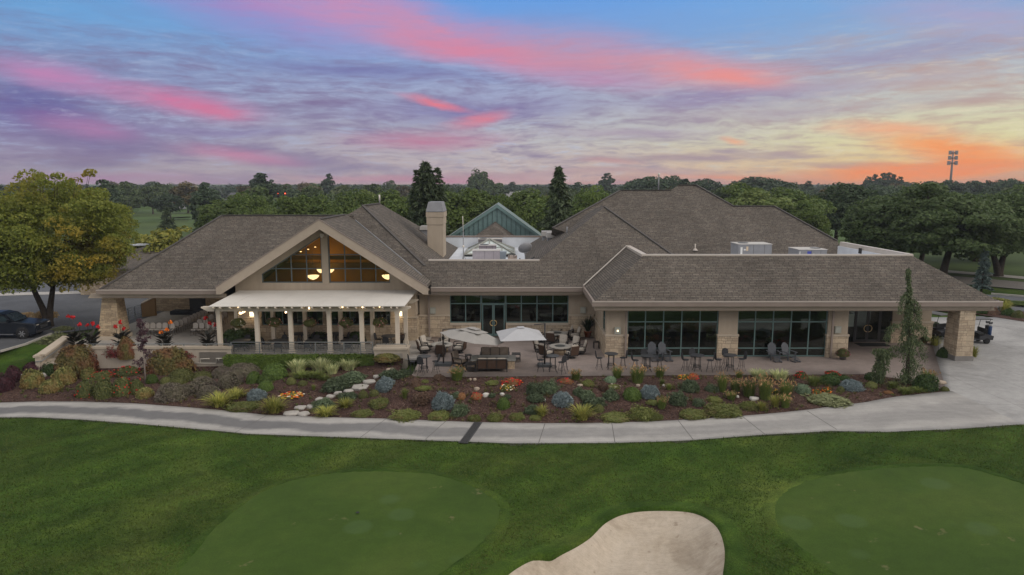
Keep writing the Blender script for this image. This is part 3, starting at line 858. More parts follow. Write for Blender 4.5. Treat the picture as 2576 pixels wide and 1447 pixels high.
def pe(px, py): # east slope of the west peak
    d = ray(px, py); t = (10.1 - .75 * (-13 * -1) * 1 - CAMZ + 0) if False else None
    # z = 10.1 - .75 (X + 13)
    t = (10.1 - 9.75 - CAMZ) / (d.z + .75 * d.x); return Vector((d.x * t, d.y * t, CAMZ + d.z * t))
def pw(px, py): # west slope of the east peak: z = 9.99 - .75 (8.05 - X)
    d = ray(px, py); t = (9.99 - .75 * 8.05 - CAMZ) / (d.z - .75 * d.x); return Vector((d.x * t, d.y * t, CAMZ + d.z * t))
B2e = Vector((-6.9, 54.9, 5.52)); W2 = pe(1162, 629); W1 = pe(1056, 570); P2e = pe(955, 512)
roof("roof", [P1, B2e, (-5.9, 57, 4.78), (W2.x, W2.y, W2.z), W1, P2e], label="brown slope falling east to the flat roof")
roof("roof", [P1, P2e, (P2e.x - 8, P2e.y, 4.1), (-21.5, 53.5, 3.7)])
E3, E2_, E1_ = pw(1316, 623), pw(1390.5, 578.4), pw(1513, 517.5)
roof("roof", [A1, E1_, E2_, E3, (1.2, 70, 4.85), (1.2, 57, 4.85), B1], label="dark slope falling west to the flat roof")
# gable over the dining room
GZ, GSL, GX = 9.42, .636, -14.02
def gz(x): return GZ - GSL * abs(x - GX)
for s in (-1, 1):
    xe = GX + 7.72 * s
    roof("roof", [(GX, 50.85, GZ), (xe, 50.85, gz(xe)), (xe, 53.7 if s > 0 else 52.7, gz(xe)), (GX, 60.2 if s > 0 else 59.3, GZ)], label="gable slope above the pergola" if s > 0 else None)
    mb = MB()
    mb.prism([(GX, 50.72, GZ + .02), (xe + .1 * s, 50.72, gz(xe) - .05), (xe + .1 * s, 50.72, gz(xe) - .62), (xe - .25 * s, 50.72, gz(xe) - .60), (GX, 50.72, GZ - .72)], (0, .16, 0))
    part("bargeboard", mb, FASCIA)
    mb = MB(); mb.prism([(GX, 50.70, GZ + .05), (xe + .12 * s, 50.70, gz(xe) - .02), (xe + .12 * s, 50.70, gz(xe) - .13), (GX, 50.70, GZ - .06)], (0, .02, 0)); part("edge_flashing", mb, GUTTER)
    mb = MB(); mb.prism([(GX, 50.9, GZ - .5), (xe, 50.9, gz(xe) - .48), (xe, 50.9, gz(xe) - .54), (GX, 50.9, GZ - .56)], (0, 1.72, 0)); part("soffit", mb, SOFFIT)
# valley flashing beside the gable, ridge caps
mb = MB(); mb.tube([(-7.0, 53.45, 4.98), (-13.2, 58.8, 8.95)], .06, 6); part("valley_flashing", mb, METALG)
CAPM = S("dark ridge shingle", (.085, .078, .074), .9)
for a, b in (((-24.5, 59.05, 9.36), (-14.2, 59.05, 9.36)), ((-31.2, 52, 4.08), (-24.5, 59.05, 9.36)), ((GX, 50.9, GZ + .03), (GX, 58.5, GZ + .03)), (P1 + Vector((0, 0, .03)), P2e + Vector((0, 0, .03))), (P1 + Vector((0, 0, .03)), B2e + Vector((0, 0, .03))), (A1 + Vector((0, 0, .03)), A1 + Vector((4.95, -4.95, -3.68)))):
    part("ridge_cap", MB().bar(a, b, .26, .07), CAPM)
# big rear roof of the east block
F2 = [(1480, 668), (1475, 600), (1390, 574), (1561, 479), (1688, 479), (1706, 466), (1752, 466), (1845, 518.6), (1947, 518.6), (2107, 606.6), (2124, 646), (2132, 668)]
F2 = [PS(x, y, 59, 4.1, S1) for x, y in F2]
roof("roof", F2, (0, 7, -2.2), label="tall grey brown slope with stepped ridge at the rear")
for i in (2, 3, 5, 6, 7, 8): part("ridge_cap", MB().bar(F2[i] + Vector((0, 0, .03)), F2[i + 1] + Vector((0, 0, .03)), .26, .07), CAPM)
# south wing
T1, T2 = Vector((9.43, 49.8, 6.87)), Vector((28.75, 49.8, 6.87)); C1, C2 = Vector((5.57, 46.2, 4.15)), Vector((32.8, 46.2, 4.15))
roof("roof", [C1, C2, T2, T1], label="long front slope over the picture windows")
roof("roof", [C1, T1, (9.43, 56.8, 6.93), (5.57, 53.1, 4.15)], label="dark narrow slope facing the patio")
roof("roof", [C2, (32.8, 62, 4.15), (28.75, 60.5, 6.87), T2])
mb = MB()
mb.box(T1.x - .1, T2.x + .1, 49.78, 50.1, 6.62, 6.96); mb.box(T1.x - .12, T1.x + .26, 49.9, 57.0, 6.62, 6.985); mb.box(T2.x - .2, T2.x + .12, 49.9, 60.5, 6.62, 6.985)
part("parapet_coping", mb, COPING)
mb = MB(); mb.box(T1.x, T2.x, 50.1, 50.2, 5.3, 6.62); mb.box(T2.x - .35, T2.x - .2, 50.2, 60.5, 5.3, 6.62); mb.box(T1.x + .26, T1.x + .36, 50.2, 57, 5.3, 6.62); part("parapet", mb, MEMB)
mb = MB(); mb.box(T1.x + .3, T2.x - .3, 50.15, 62.5, 5.2, 5.5); mb.box(-6.0, 1.9, 55.5, 78, 4.5, 4.9); part("flat_roof", mb, MEMB)
q = PY(*z4(1125, 747), 57); q = PX(*z4(1125, 747), T2.x - .36)
mb = MB(); mb.box(T2.x - .40, T2.x - .352, q.y - .22, q.y + .22, q.z - .22, q.z + .22); part("scupper", mb, BLACKM)
mb = MB(); mb.box(B2.x, B1.x + .1, 55.36, 55.62, 5.86, 5.99); part("parapet_coping", mb, COPING)
# bright metal edges along the patio side of the south wing
mb = MB(); mb.bar((9.4, 56.75, 6.98), (5.5, 53.05, 4.22), .10, .06); part("valley_flashing", mb, COPING)

# eaves: gutter, fascia, soffit
def eave(name_, x0, x1, y, z, mitre0=0, mitre1=0, h1=.33, h2=.34):
    mb = MB(); mb.prism([(x0, y - .13, z + .03), (x1, y - .13, z + .03), (x1, y - .13, z - h1), (x0, y - .13, z - h1)], (0, .13, 0)); part("gutter", mb, GUTTER)
    mb = MB(); mb.prism([(x0, y - .15, z + .02), (x1, y - .15, z + .02), (x1, y - .15, z - .035), (x0, y - .15, z - .035)], (0, .02, 0)); part("gutter_lip", mb, COPING)
    mb = MB(); mb.prism([(x0 + mitre0, y + .18, z - h1), (x1 - mitre1, y + .18, z - h1), (x1 - mitre1 * 1.4, y + .18, z - h1 - h2), (x0 + mitre0 * 1.4, y + .18, z - h1 - h2)], (0, .2, 0)); part("fascia", mb, FASCIA)
eave("e", -31.4, GX - 7.75, 52, 4.05, -.6, 0)
eave("e", -6.25, 5.5, 53, 4.1)
eave("e", 5.4, 33.0, 46.2, 4.15, .15, .3)
def side_eave(x, y0, y1, z, s):
    mb = MB(); mb.box(min(x, x + .13 * s), max(x, x + .13 * s), y0, y1, z - .33, z + .03); part("gutter", mb, GUTTER)
    mb = MB(); mb.box(min(x - .18 * s, x - .38 * s), max(x - .18 * s, x - .38 * s), y0 + .2, y1, z - .67, z - .33); part("fascia", mb, FASCIA)
side_eave(5.57, 46.15, 53.05, 4.15, -1); side_eave(32.8, 46.15, 62, 4.15, 1); side_eave(-31.2, 52.05, 66, 4.05, -1)
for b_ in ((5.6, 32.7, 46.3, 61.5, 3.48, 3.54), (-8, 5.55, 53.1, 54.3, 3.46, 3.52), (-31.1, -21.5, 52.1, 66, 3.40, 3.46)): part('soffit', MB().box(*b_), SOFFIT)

# ---- walls
def wall(mb, mat, label=None, name="wall"): return part(name, mb, mat, None, label)
wy = 47.3
XP = [6.55, 8.0, 14.32, 15.65, 21.9, 23.3]
st, sc_, cp_ = MB(), MB(), MB()
def flush(where):
    """close the pieces collected so far into wall parts"""
    for mb, mt, nm, lb in ((sc_, STUCCO, 'wall', 'beige stucco wall ' + where), (st, STONE, 'wainscot', 'tan ledge stone base ' + where), (cp_, TRIMS, 'wainscot_cap', None)):
        if mb.v: part(nm, mb, mt, None, lb)
        mb.__init__()
for a, b in ((0, 1), (2, 3), (4, 5)):
    sc_.box(XP[a], XP[b], wy, wy + .5, 1.57, 3.5); st.box(XP[a] - .05, XP[b] + .05, wy - .08, wy + .5, 0, 1.52); cp_.box(XP[a] - .09, XP[b] + .09, wy - .13, wy + .5, 1.52, 1.65); flush('of pier ' + ('by the patio corner', 'between the picture windows', 'by the entrance')[a // 2])
for a, b in ((1, 2), (3, 4)): sc_.box(XP[a], XP[b], wy + .05, wy + .5, 3.36, 3.5); flush('over a picture window')
# west side wall of the wing with its window, and the return into the entrance
sc_.box(6.55, 6.9, wy + .5, 48.1, 1.57, 3.5); sc_.box(6.55, 6.9, 49.3, 54.0, 1.57, 3.5); sc_.box(6.55, 6.9, 48.1, 49.3, 3.3, 3.5)
st.box(6.5, 6.9, wy + .5, 54.0, 0, 1.52); cp_.box(6.44, 6.9, wy + .5, 54, 1.52, 1.65)
flush('facing the patio')
sc_.box(22.9, 23.3, wy + .5, 52.0, 1.57, 3.5); st.box(22.9, 23.35, wy + .5, 52, 0, 1.52)
sc_.box(28.9, 31.85, 51.9, 52.3, 1.57, 3.5); st.box(28.85, 31.95, 51.8, 52.3, 0, 1.52); cp_.box(28.8, 32.0, 51.75, 52.3, 1.52, 1.66)
sc_.box(31.45, 31.85, 52.3, 61, 1.57, 3.5); st.box(31.45, 31.95, 52.3, 61, 0, 1.52)
sc_.box(6.9, 31.4, 60.8, 61, 0, 3.5)
flush('round the entrance')
# middle wall round the big window
CW = 54.0; wx0, wx1, wz0, wz1 = -4.9, 4.46, 1.1, 3.42
sc_.box(-7.3, wx0, CW, CW + .35, 1.75, 3.5); sc_.box(wx1, 6.55, CW, CW + .35, 1.75, 3.5); sc_.box(wx0, wx1, CW, CW + .35, wz1, 3.52)
st.box(-7.3, wx0, CW - .1, CW + .35, 0, 1.66); st.box(wx1, 6.5, CW - .1, CW + .35, 0, 1.66); st.box(wx0, -2.45, CW - .1, CW + .35, 0, wz0 - .16); st.box(-.48, wx1, CW - .1, CW + .35, 0, wz0 - .16)
cp_.box(-7.3, wx0, CW - .15, CW + .3, 1.66, 1.78); cp_.box(wx1, 6.44, CW - .15, CW + .3, 1.66, 1.78)
cp_.box(wx0, -2.45, CW - .15, CW + .3, wz0 - .16, wz0); cp_.box(-.48, wx1, CW - .15, CW + .3, wz0 - .16, wz0)
flush('round the patio door')
# gable wall: lower storey
GY = 52.6; gx0, gx1 = -21.15, -7.4
sc_.box(gx0, -19.25, GY, GY + .35, 1.87, 4.42); sc_.box(-14.55, -14.05, GY, GY + .35, 1.87, 4.42); sc_.box(-9.35, gx1, GY, GY + .35, 1.87, 4.42); sc_.box(-19.25, -14.55, GY, GY + .35, 2.75, 4.42); sc_.box(-14.05, -9.35, GY, GY + .35, 2.75, 4.42)
st.box(gx0 - .05, -19.25, GY - .1, GY + .35, 0, 1.77); st.box(-14.55, -14.05, GY - .1, GY + .35, 0, 1.77); st.box(-9.35, gx1 + .1, GY - .1, GY + .35, 0, 1.77); st.box(-19.25, -14.55, GY - .1, GY + .35, 0, 1.2); st.box(-14.05, -9.35, GY - .1, GY + .35, 0, 1.2)
for a, b in ((gx0 - .08, -19.25), (-14.55, -14.05), (-9.35, gx1 + .15)): part('wainscot_cap', MB().box(a, b, GY - .16, GY + .3, 1.77, 1.89), TRIMS)
sc_.box(gx1 - .35, gx1, GY + .35, 54.3, 1.87, 4.4); st.box(gx1 - .35, gx1 + .09, GY + .35, 54.0, 0, 1.77)
flush('under the gable')
# gable triangle with its two glazed openings
def gslice(x0, x1, fz0, fz1=None):
    P = [(x0, GY, fz0(x0)), (x1, GY, fz0(x1))]
    top = [(x1, GY, (fz1 or (lambda x: gz(x) - .45))(x1))]
    if x0 < GX < x1 and fz1 is None: top.append((GX, GY, GZ - .45))
    top.append((x0, GY, (fz1 or (lambda x: gz(x) - .45))(x0)))
    if abs(top[-1][2] - P[0][2]) < .02: top.pop()
    sc_.prism(P + top, (0, .35, 0))
WL, WR, WT = -19.1, -9.3, lambda x: gz(x) - 1.02
gslice(gx0, WL, lambda x: 4.42); gslice(WR, gx1 + .02, lambda x: 4.42)
for a, b in ((WL, -14.45), (-13.95, WR)): gslice(a, b, lambda x: 4.42, lambda x: 4.5); gslice(a, b, WT)
sc_.prism([(-14.45, GY - .06, 4.42), (-13.95, GY - .06, 4.42), (-13.95, GY - .06, GZ - .5), (-14.45, GY - .06, GZ - .5)], (0, .4, 0))
flush('of the gable')
# west side of the dining room, behind the covered seats
sc_.box(gx0, gx0 + .3, GY + .35, 58.2, 0, 5.2); sc_.box(gx0, gx0 + .3, 60.3, 66, 0, 4.0); sc_.box(gx0, gx0 + .3, 58.2, 60.3, 2.5, 5.2)
flush('beside the covered seats')
# rear stone wall of the covered terrace
q = G(*z5(1445, 275)); q2 = G(*z5(1790, 270))
mb = MB(); mb.box(q.x - .2, gx0 + .3, 65.0, 65.4, 0, 4.0); wall(mb, LEDGE)
mb = MB(); mb.box(PY(*z5(1828, 200), 64.9).x, PY(*z5(1980, 200), 64.9).x, 64.9, 64.98, 0, 2.6); part("door", mb, BLACKM, None, "dark service door under the west roof")
# tapered stone piers carrying the west and south-east roofs
mb = MB()
mb.hexa([(-32.05, 52.7, .3), (-30.35, 52.7, .3), (-32.05, 54.2, .3), (-30.35, 54.2, .3), (-31.45, 52.75, 3.6), (-30.45, 52.75, 3.6), (-31.45, 53.8, 3.6), (-30.45, 53.8, 3.6)])
part("pier", mb, LEDGE, None, "tapered stone pier under the west roof corner")
mb = MB(); mb.box(-32.15, -30.25, 52.6, 54.3, 0, .3); part("pier_base", mb, TRIMS)
PXc = (30.3, 31.45)
mb = MB(); mb.hexa([(PXc[0], 46.3, .34), (PXc[1], 46.3, .34), (PXc[0] - .05, 47.7, .34), (PXc[1], 47.7, .34), (PXc[0] + .08, 46.35, 3.5), (PXc[1] - .02, 46.35, 3.5), (PXc[0] + .05, 47.6, 3.5), (PXc[1] - .02, 47.6, 3.5)])
part("pier", mb, STONE, None, "square stone pier at the east entrance")
mb = MB(); mb.box(PXc[0] - .07, PXc[1] + .05, 46.24, 47.78, 0, .34); part("pier_base", mb, S("grey plinth", (.2, .19, .18), .8))

# ---- windows
def window(x0, x1, z0, z1, y, cols, rows, fr=.075, depth=.09, door=None, parent=None, shade=None, lab=None):
    """glazed screen in the plane Y = y; cols and rows are the bar positions"""
    f = MB()
    f.box(x0, x0 + fr, y, y + depth, z0, z1); f.box(x1 - fr, x1, y, y + depth, z0, z1)
    f.box(x0 + fr, x1 - fr, y, y + depth, z1 - fr, z1); f.box(x0 + fr, x1 - fr, y, y + depth, z0, z0 + fr)
    for c in cols: f.box(c - fr / 2, c + fr / 2, y + .002, y + depth - .002, z0 + fr, z1 - fr)
    for r in rows: f.box(x0 + fr, x1 - fr, y + .006, y + depth - .006, r - fr / 2, r + fr / 2)
    o = part("window", f, TEALF, None, lab)
    g = MB(); g.box(x0 + .02, x1 - .02, y + .04, y + .052, z0 + .02, z1 - .02); part("pane", g, GLASS, o)
    if shade:
        b = MB(); b.box(x0 + .05, x1 - .05, y + .10, y + .115, shade, z1 - .03); part("shade", b, BLIND, o)
    return o
def even(a, b, n): return [a + (b - a) * i / n for i in range(1, n)]
window(XP[1], XP[2], .04, 3.36, wy + .12, even(XP[1], XP[2], 5), [.63, 2.5], shade=2.55, lab="five bay picture window nearest the patio corner")
window(XP[3], XP[4], .04, 3.36, wy + .12, even(XP[3], XP[4], 5), [.63, 2.5], shade=2.55, lab="five bay picture window behind the two loungers")
cwx = [PY(*z7(x, 250), CW).x for x in (632, 783, 1018, 1170, 1322, 1475)]
window(wx0, cwx[1], wz0, wz1, CW + .1, [cwx[0]], [2.63], shade=2.7, lab="window left of the patio door")
window(cwx[2], wx1, wz0, wz1, CW + .1, cwx[3:], [2.63], shade=2.7, lab="window right of the patio door")
window(cwx[1], cwx[2], 2.6, wz1, CW + .101, [], [], shade=2.7, lab="transom over the patio door")
def double_door(x0, x1, z1, y, mat, ring, lab):
    f = MB(); fr = .09; xm = (x0 + x1) / 2
    for a, b in ((x0, xm - .012), (xm + .012, x1)):
        f.box(a, a + fr, y, y + .07, .03, z1); f.box(b - fr, b, y, y + .07, .03, z1); f.box(a + fr, b - fr, y, y + .07, z1 - fr, z1); f.box(a + fr, b - fr, y, y + .07, .03, .2)
    o = part("door", f, mat, None, lab)
    g = MB(); g.box(x0 + .04, xm - .05, y + .03, y + .042, .1, z1 - .05); g.box(xm + .05, x1 - .04, y + .03, y + .042, .1, z1 - .05); part("pane", g, GLASS, o)
    for s in (-1, 1):
        hb = MB(); hb.tube([(xm + s * (.045 + ring * math.sin(a)), y - .07, 1.08 + ring * math.cos(a)) for a in [math.pi * k / 10 for k in range(11)]], .026, 8); part("handle", hb, BRASS, o)
double_door(cwx[1] + .06, cwx[2] - .06, 2.6, CW + .1, TEALF, .22, "teal framed double glass door with ring handle")
# side window in the patio-facing wall of the wing
f = MB(); x = 6.6
for a, b in ((48.1, 48.17), (48.65, 48.71), (49.23, 49.3)): f.box(x, x + .08, a, b, .9, 3.3)
for a, b in ((.9, .97), (2.45, 2.51), (3.23, 3.3)): f.box(x + .004, x + .076, 48.17, 49.23, a, b)
o = part("window", f, TEALF, None, "narrow window facing the patio"); g = MB(); g.box(x + .03, x + .042, 48.12, 49.28, .92, 3.28); part("pane", g, GLASS, o)
# lower dining windows behind the pergola
for a, b in ((-19.25, -14.55), (-14.05, -9.35)): window(a, b, 1.2, 2.75, GY + .1, even(a, b, 3), [], fr=.08, lab="dark dining window behind the pergola posts")
# glazed gable
DARKF = S("slate window bar", (.10, .125, .13), .5)
for a, b, cols in ((WL, -14.45, [-18.0, -16.83, -15.65]), (-13.95, WR, [-12.73, -11.53, -10.4])):
    f = MB(); fr = .075; y = GY + .1
    ze = lambda x: WT(x)
    f.bar((a, y, 4.54), (b, y, 4.54), .08, fr); f.bar((a + .04, y, 4.5), (a + .04, y, ze(a + .04)), fr, .08); f.bar((b - .04, y, 4.5), (b - .04, y, ze(b - .04)), fr, .08)
    f.bar((a, y, ze(a) - .04), (b, y, ze(b) - .04), .08, fr)
    for c in cols: f.bar((c, y, 4.54), (c, y, ze(c) - .05), fr, .08)
    for r in (5.58, 6.66):
        xr = GX + (GZ - 1.02 - r) / GSL * (1 if a > GX else -1)
        f.bar((max(a, min(xr, b)) if a < GX else a, y + .004, r), (b if a < GX else min(b, xr), y + .004, r), .07, fr)
    o = part("window", f, DARKF, None, "west half of the glazed gable" if a < GX else "east half of the glazed gable")
    g = MB(); g.prism([(a, y + .02, 4.52), (b, y + .02, 4.52), (b, y + .02, ze(b) - .02), (a, y + .02, ze(a) - .02)], (0, .012, 0)); part("pane", g, GLASSW, o)
mb = MB(); q = PY(*z2(856, 668), 52.4); mb.box(q.x - .13, q.x + .13, 52.3, 52.52, q.z - .06, q.z + .16); mb.box(q.x - .07, q.x + .07, 52.22, 52.3, q.z - .14, q.z + .02); part("camera_housing", mb, WHITEP)
# entrance screen
ENTF = S("bronze entrance frame", (.045, .042, .042), .4, .4)
ex0, ex1 = 23.3, 28.9; ey = 52.0
f = MB(); ds0, ds1 = PY(*r1(600, 700), ey).x, PY(*r1(825, 700), ey).x
for a in (ex0, 25.6, ds0 - .09, ds1, ex1 - .09): f.box(a, a + .09, ey, ey + .1, 0, 3.48)
f.box(ex0, ex1, ey + .003, ey + .097, 3.35, 3.47); f.box(ds0, ds1, ey + .003, ey + .097, 2.5, 2.6); f.box(ds1 + .09, ex1 - .09, ey + .003, ey + .097, .9, .96)
o = part("window", f, ENTF, None, "dark glazed entrance screen"); g = MB(); g.box(ex0, ds0, ey + .04, ey + .052, 0, 3.4); g.box(ds1, ex1, ey + .04, ey + .052, 0, 3.4); g.box(ds0, ds1, ey + .04, ey + .052, 2.6, 3.4); part("pane", g, GLASS, o)
double_door(ds0 + .01, ds1 - .01, 2.5, ey + .01, ENTF, .26, "dark double entrance door with brass ring handle")
mb = MB(); a, b = PY(*r1(527, 590), ey - .1), PY(*r1(580, 708), ey - .1); mb.box(a.x, b.x, ey - .1, ey - .06, b.z, a.z); part("notice_panel", mb, S("pale green notice", (.33, .40, .36), .5))
tag(MB().box(-1.15, 1.15, -.55, .55, 0, .018).build("door_mat", S("rubber mat", (.018, .02, .02), .9)), "black mat in front of the dark entrance doors", "mat").location = ((ds0 + ds1) / 2, 51.1, .013)

# ---- rooms behind the glass
rm = MB(); fl = MB()
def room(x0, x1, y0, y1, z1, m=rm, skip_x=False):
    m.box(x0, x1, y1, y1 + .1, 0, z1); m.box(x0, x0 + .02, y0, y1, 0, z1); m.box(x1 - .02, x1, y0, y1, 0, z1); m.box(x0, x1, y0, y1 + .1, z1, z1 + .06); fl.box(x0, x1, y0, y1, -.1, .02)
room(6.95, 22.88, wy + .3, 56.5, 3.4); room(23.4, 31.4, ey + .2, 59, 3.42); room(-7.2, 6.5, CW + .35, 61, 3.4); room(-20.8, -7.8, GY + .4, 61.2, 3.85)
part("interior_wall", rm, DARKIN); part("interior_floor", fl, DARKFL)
mb = MB(); mb.prism([(GX - 7.4, 57.6, 3.9), (GX + 7.4, 57.6, 3.9), (GX + 7.4, 57.6, 4.2), (GX, 57.6, GZ - .8), (GX - 7.4, 57.6, 4.2)], (0, .1, 0))
part("gallery_wall", mb, WARMIN)
mb = MB()
for s in (-1, 1): mb.prism([(GX, GY + .5, GZ - .62), (GX + s * 7, GY + .5, gz(GX + 7) - .62), (GX + s * 7, GY + .5, gz(GX + 7) - .72), (GX, GY + .5, GZ - .72)], (0, 4.6, 0))
part("vaulted_ceiling", mb, WARMIN)
mb = MB()
mb.box(-18.6, -9.4, 55.2, 55.45, 6.0, 6.3)
mb.box(GX - .12, GX + .12, GY + .6, 57.5, 8.2, 8.45); part("beam", mb, WOODB)
mb = MB(); mb.box(-19.4, -8.6, 57.1, 57.55, 5.0, 5.5); part("bulkhead", mb, S("brown bulkhead", (.16, .10, .04), .8))
# pendant bowls in the gable
lamps = [(z2(770, 1062), 54.6, .47), (z2(925, 1000), 56.4, .42), (z2(1490, 1060), 54.6, .47), (z2(845, 998), 56.6, .35)]
for k, (p, y, r) in enumerate(lamps):
    c = PY(p[0], p[1], y); t = thing("pendant_lamp", ["wide glowing bowl lamp left of the gable mullion", "glowing bowl lamp just right of the gable mullion", "glowing bowl lamp at the right end of the gable window", "small glowing bowl half hidden by the gable mullion"][k], "lamp", c, group="bowl lamps in the gable")
    m = MB(); m.lathe([(.05, -.24), (r * .5, -.17), (r * .85, -.04), (r, .1), (r * .97, .1), (r * .8, 0), (.04, -.17)], 20); m.build("bowl", LAMPW, t)
    m = MB(); 
    for a in range(3): m.tube([(r * .9 * math.cos(a * 2.1), r * .9 * math.sin(a * 2.1), .1), (0, 0, 1.1)], .012, 5)
    m.tube([(0, 0, 1.1), (0, 0, 2.0)], .015, 5); m.build("chain", BLACKM, t)
    L_ = bpy.data.lights.new("pendant glow", 'POINT'); L_.energy = 10; L_.color = (1, .68, .30); L_.shadow_soft_size = .3
    lo = bpy.data.objects.new("pendant_glow", L_); lo.location = c + Vector((0, 0, .9)); COL.objects.link(lo)
for k, p in enumerate([(578, 845), (650, 822), (722, 800), (790, 778), (762, 884), (920, 884), (1078, 884), (1236, 884)]):
    c = PY(*z2(*p), 55.0 if k < 4 else 57.4); m = MB(); m.lathe([(.07, 0), (.07, .03)], 10, at=c); o = part("downlight", m, BULB)
# small lamps and diners in the grill room
def wlight(x, y, z, e, c=(1, .7, .38), r=.12):
    L_ = bpy.data.lights.new("room lamp", 'POINT'); L_.energy = e; L_.color = c; L_.shadow_soft_size = r
    lo = bpy.data.objects.new("room_lamp", L_); lo.location = (x, y, z); COL.objects.link(lo)

# ---- wall fittings
def wallbox(p, y, lit, name="wall_light"):
    c = PY(p[0], p[1], y); m = MB(); m.box(c.x - .21, c.x + .21, y - .14, y, c.z - .24, c.z + .24); o = part("wall_light", m, S("sage light box", (.33, .34, .30), .5))
    m = MB(); s = .17 if lit == 2 else (.06 if lit else .15); m.box(c.x - s, c.x + s, y - .155, y - .142, c.z - s, c.z + s); part("lens", m, LAMPW if lit else S("frosted lens", (.36, .37, .33), .4), o)
    if lit == 2: wlight(c.x, y - .45, c.z - .1, 9, (1, .75, .45), .1)
wallbox(z7(318, 262), CW, 0); wallbox(z7(1765, 258), CW, 0); wallbox(z8(168, 455), wy, 1); wallbox(z8(2290, 446), wy, 0)
wallbox(z6(507, 295), GY, 2); wallbox(z6(1930, 290), GY, 2)
wlight(-24.5, 61.5, 3.0, 45, (1, .74, .46), .3); wlight(-22.2, 56, 3.0, 18, (1, .70, .40), .2)
def spout(x, y, z1):
    m = MB(); m.box(x - .06, x + .06, y - .12, y - .02, .05, z1); m.box(x - .06, x + .06, y - .22, y - .121, .03, .13); part("downspout", m, GUTTER)
spout(PY(*z7(283, 400), CW - .12).x, CW - .12, 3.5); spout(XP[1] - .12, wy - .11, 3.4); spout(XP[4] + .25, wy - .11, 3.4)

# ---- chimney
ch = MB(); cx0, cx1, cy0, cy1 = -7.88, -6.42, 64.8, 67.6
zt_ = PY(1095, 534, 64.8).z
ch.box(cx0, cx1, cy0, cy1, 3.5, zt_ - 1.15)
ch.box(cx0 - .05, cx1 + .05, cy0 - .05, cy1 + .05, zt_ - 1.15, zt_ - .45); ch.box(cx0 - .1, cx1 + .1, cy0 - .1, cy1 + .1, zt_ - .45, zt_)
chim = part("chimney", ch, STUCCO)
m = MB(); za, zb = zt_ + .05, PY(1095, 508.5, 64.8).z
m.hexa([(cx0 - .1, cy0 - .1, za), (cx1 + .1, cy0 - .1, za), (cx0 - .1, cy1 + .1, za), (cx1 + .1, cy1 + .1, za), (cx0 + .12, cy0 + .12, zb), (cx1 - .12, cy0 + .12, zb), (cx0 + .12, cy1 - .12, zb), (cx1 - .12, cy1 - .12, zb)])
part("chimney_cap", m, METALG, chim)
m = MB(); m.box(cx0 + .05, cx1 - .05, cy0 + .05, cy1 - .05, zt_, za); part("spark_gap", m, BLACKM, chim)

# ---- courtyard between the two peaks: white parapet, green gable, skylight
m = MB(); zb = PY(1250, 597, 78).z
m.box(W2.x - 5, E3.x + 8, 78, 78.3, 4.5, zb); part("parapet", m, MEMB)
m = MB(); m.box(W2.x - 5, E3.x + 8, 77.95, 78.35, zb, zb + .16); part("parapet_coping", m, GUTTER)
ga, gl, gr_ = PY(1250.6, 521, 83), PY(1134, 598, 83), PY(1356, 598, 83)
m = MB(); m.prism([gl, gr_, ga], (0, .3, 0)); teal = part("green_gable", m, TEALR, None, "green standing seam metal gable")
m = MB()
for k in range(1, 19):
    x = gl.x + (gr_.x - gl.x) * k / 19; zz = min(ga.z - (ga.z - gl.z) * abs(x - ga.x) / (ga.x - gl.x), ga.z)
    if k == 1: SEAMM = S('dark green seam', (.075, .125, .125), .5)
    part('seam', MB().box(x - .03, x + .03, 82.94, 83, gl.z, zz - .1), SEAMM, teal)
m = MB()
for e, s in ((gl, -1), (gr_, 1)):
    d = Vector((s * .55, 0, -.38))
    m.prism([ga + Vector((0, 0, .28)), e + d + Vector((0, 0, .28)), e + d + Vector((0, 0, -.06)), ga + Vector((0, 0, -.10))], (0, -.25, 0))
part("rake_trim", m, TEALR, teal)
m = MB()
for e, s in ((gl, -1), (gr_, 1)):
    d = Vector((s * .55, 0, -.38)); m.prism([ga + Vector((0, -.2, .34)), e + d + Vector((0, -.2, .34)), e + d + Vector((0, -.2, .24)), ga + Vector((0, -.2, .24))], (0, 9, 0))
part("metal_roof", m, S("weathered green metal roof", (.15, .20, .175), .5, .4), teal)
a, b = PY(*r6(1215, 332), 82.9), PY(*r6(1183, 390), 80.6)
c0, c1, c2 = PY(*r6(870, 578), 79), PY(*r6(1425, 578), 79), PY(*r6(1550, 578), 82.9)
c3 = PY(*r6(870, 578), 82.9)
m = MB(); m.poly([c0, c1, b]); m.poly([c1, c2, a, b]); m.poly([c0, b, a, c3]); part("cricket_roof", m, SHING, None, "small brown hip in front of the green gable")
sk0, sk1, ska = PY(*r6(730, 840), 68), PY(*r6(1515, 838), 68), PY(*r6(1127, 602), 71)
skb0, skb1 = Vector((sk0.x, 74.2, sk0.z)), Vector((sk1.x, 74.2, sk1.z))
sky_t = MB()
for p, q in ((sk0, sk1), (sk1, skb1), (skb1, skb0), (skb0, sk0), (sk0, ska), (sk1, ska), (skb0, ska), (skb1, ska)): sky_t.bar(p, q, .13, .13)
for t in (.25, .5, .75):
    p = sk0.lerp(sk1, t); q = p.lerp(Vector((ska.x, ska.y, ska.z)), 1 - abs(t - .5) * 2) if t == .5 else sk0.lerp(ska, .5) if t < .5 else sk1.lerp(ska, .5); sky_t.bar(p, q, .09, .09)
for t in (.15, .3, .45, .6, .75, .9): sky_t.bar(sk1.lerp(skb1, t), sk1.lerp(ska, t) if t < .5 else skb1.lerp(ska, 1 - t + .1), .05, .05)
for s in (.45,): sky_t.bar(sk0.lerp(ska, s), sk1.lerp(ska, s), .06, .06)
skl = part("skylight", sky_t, S("bronze skylight bar", (.30, .30, .27), .5))
m = MB(); k = Vector((0, .05, -.05))
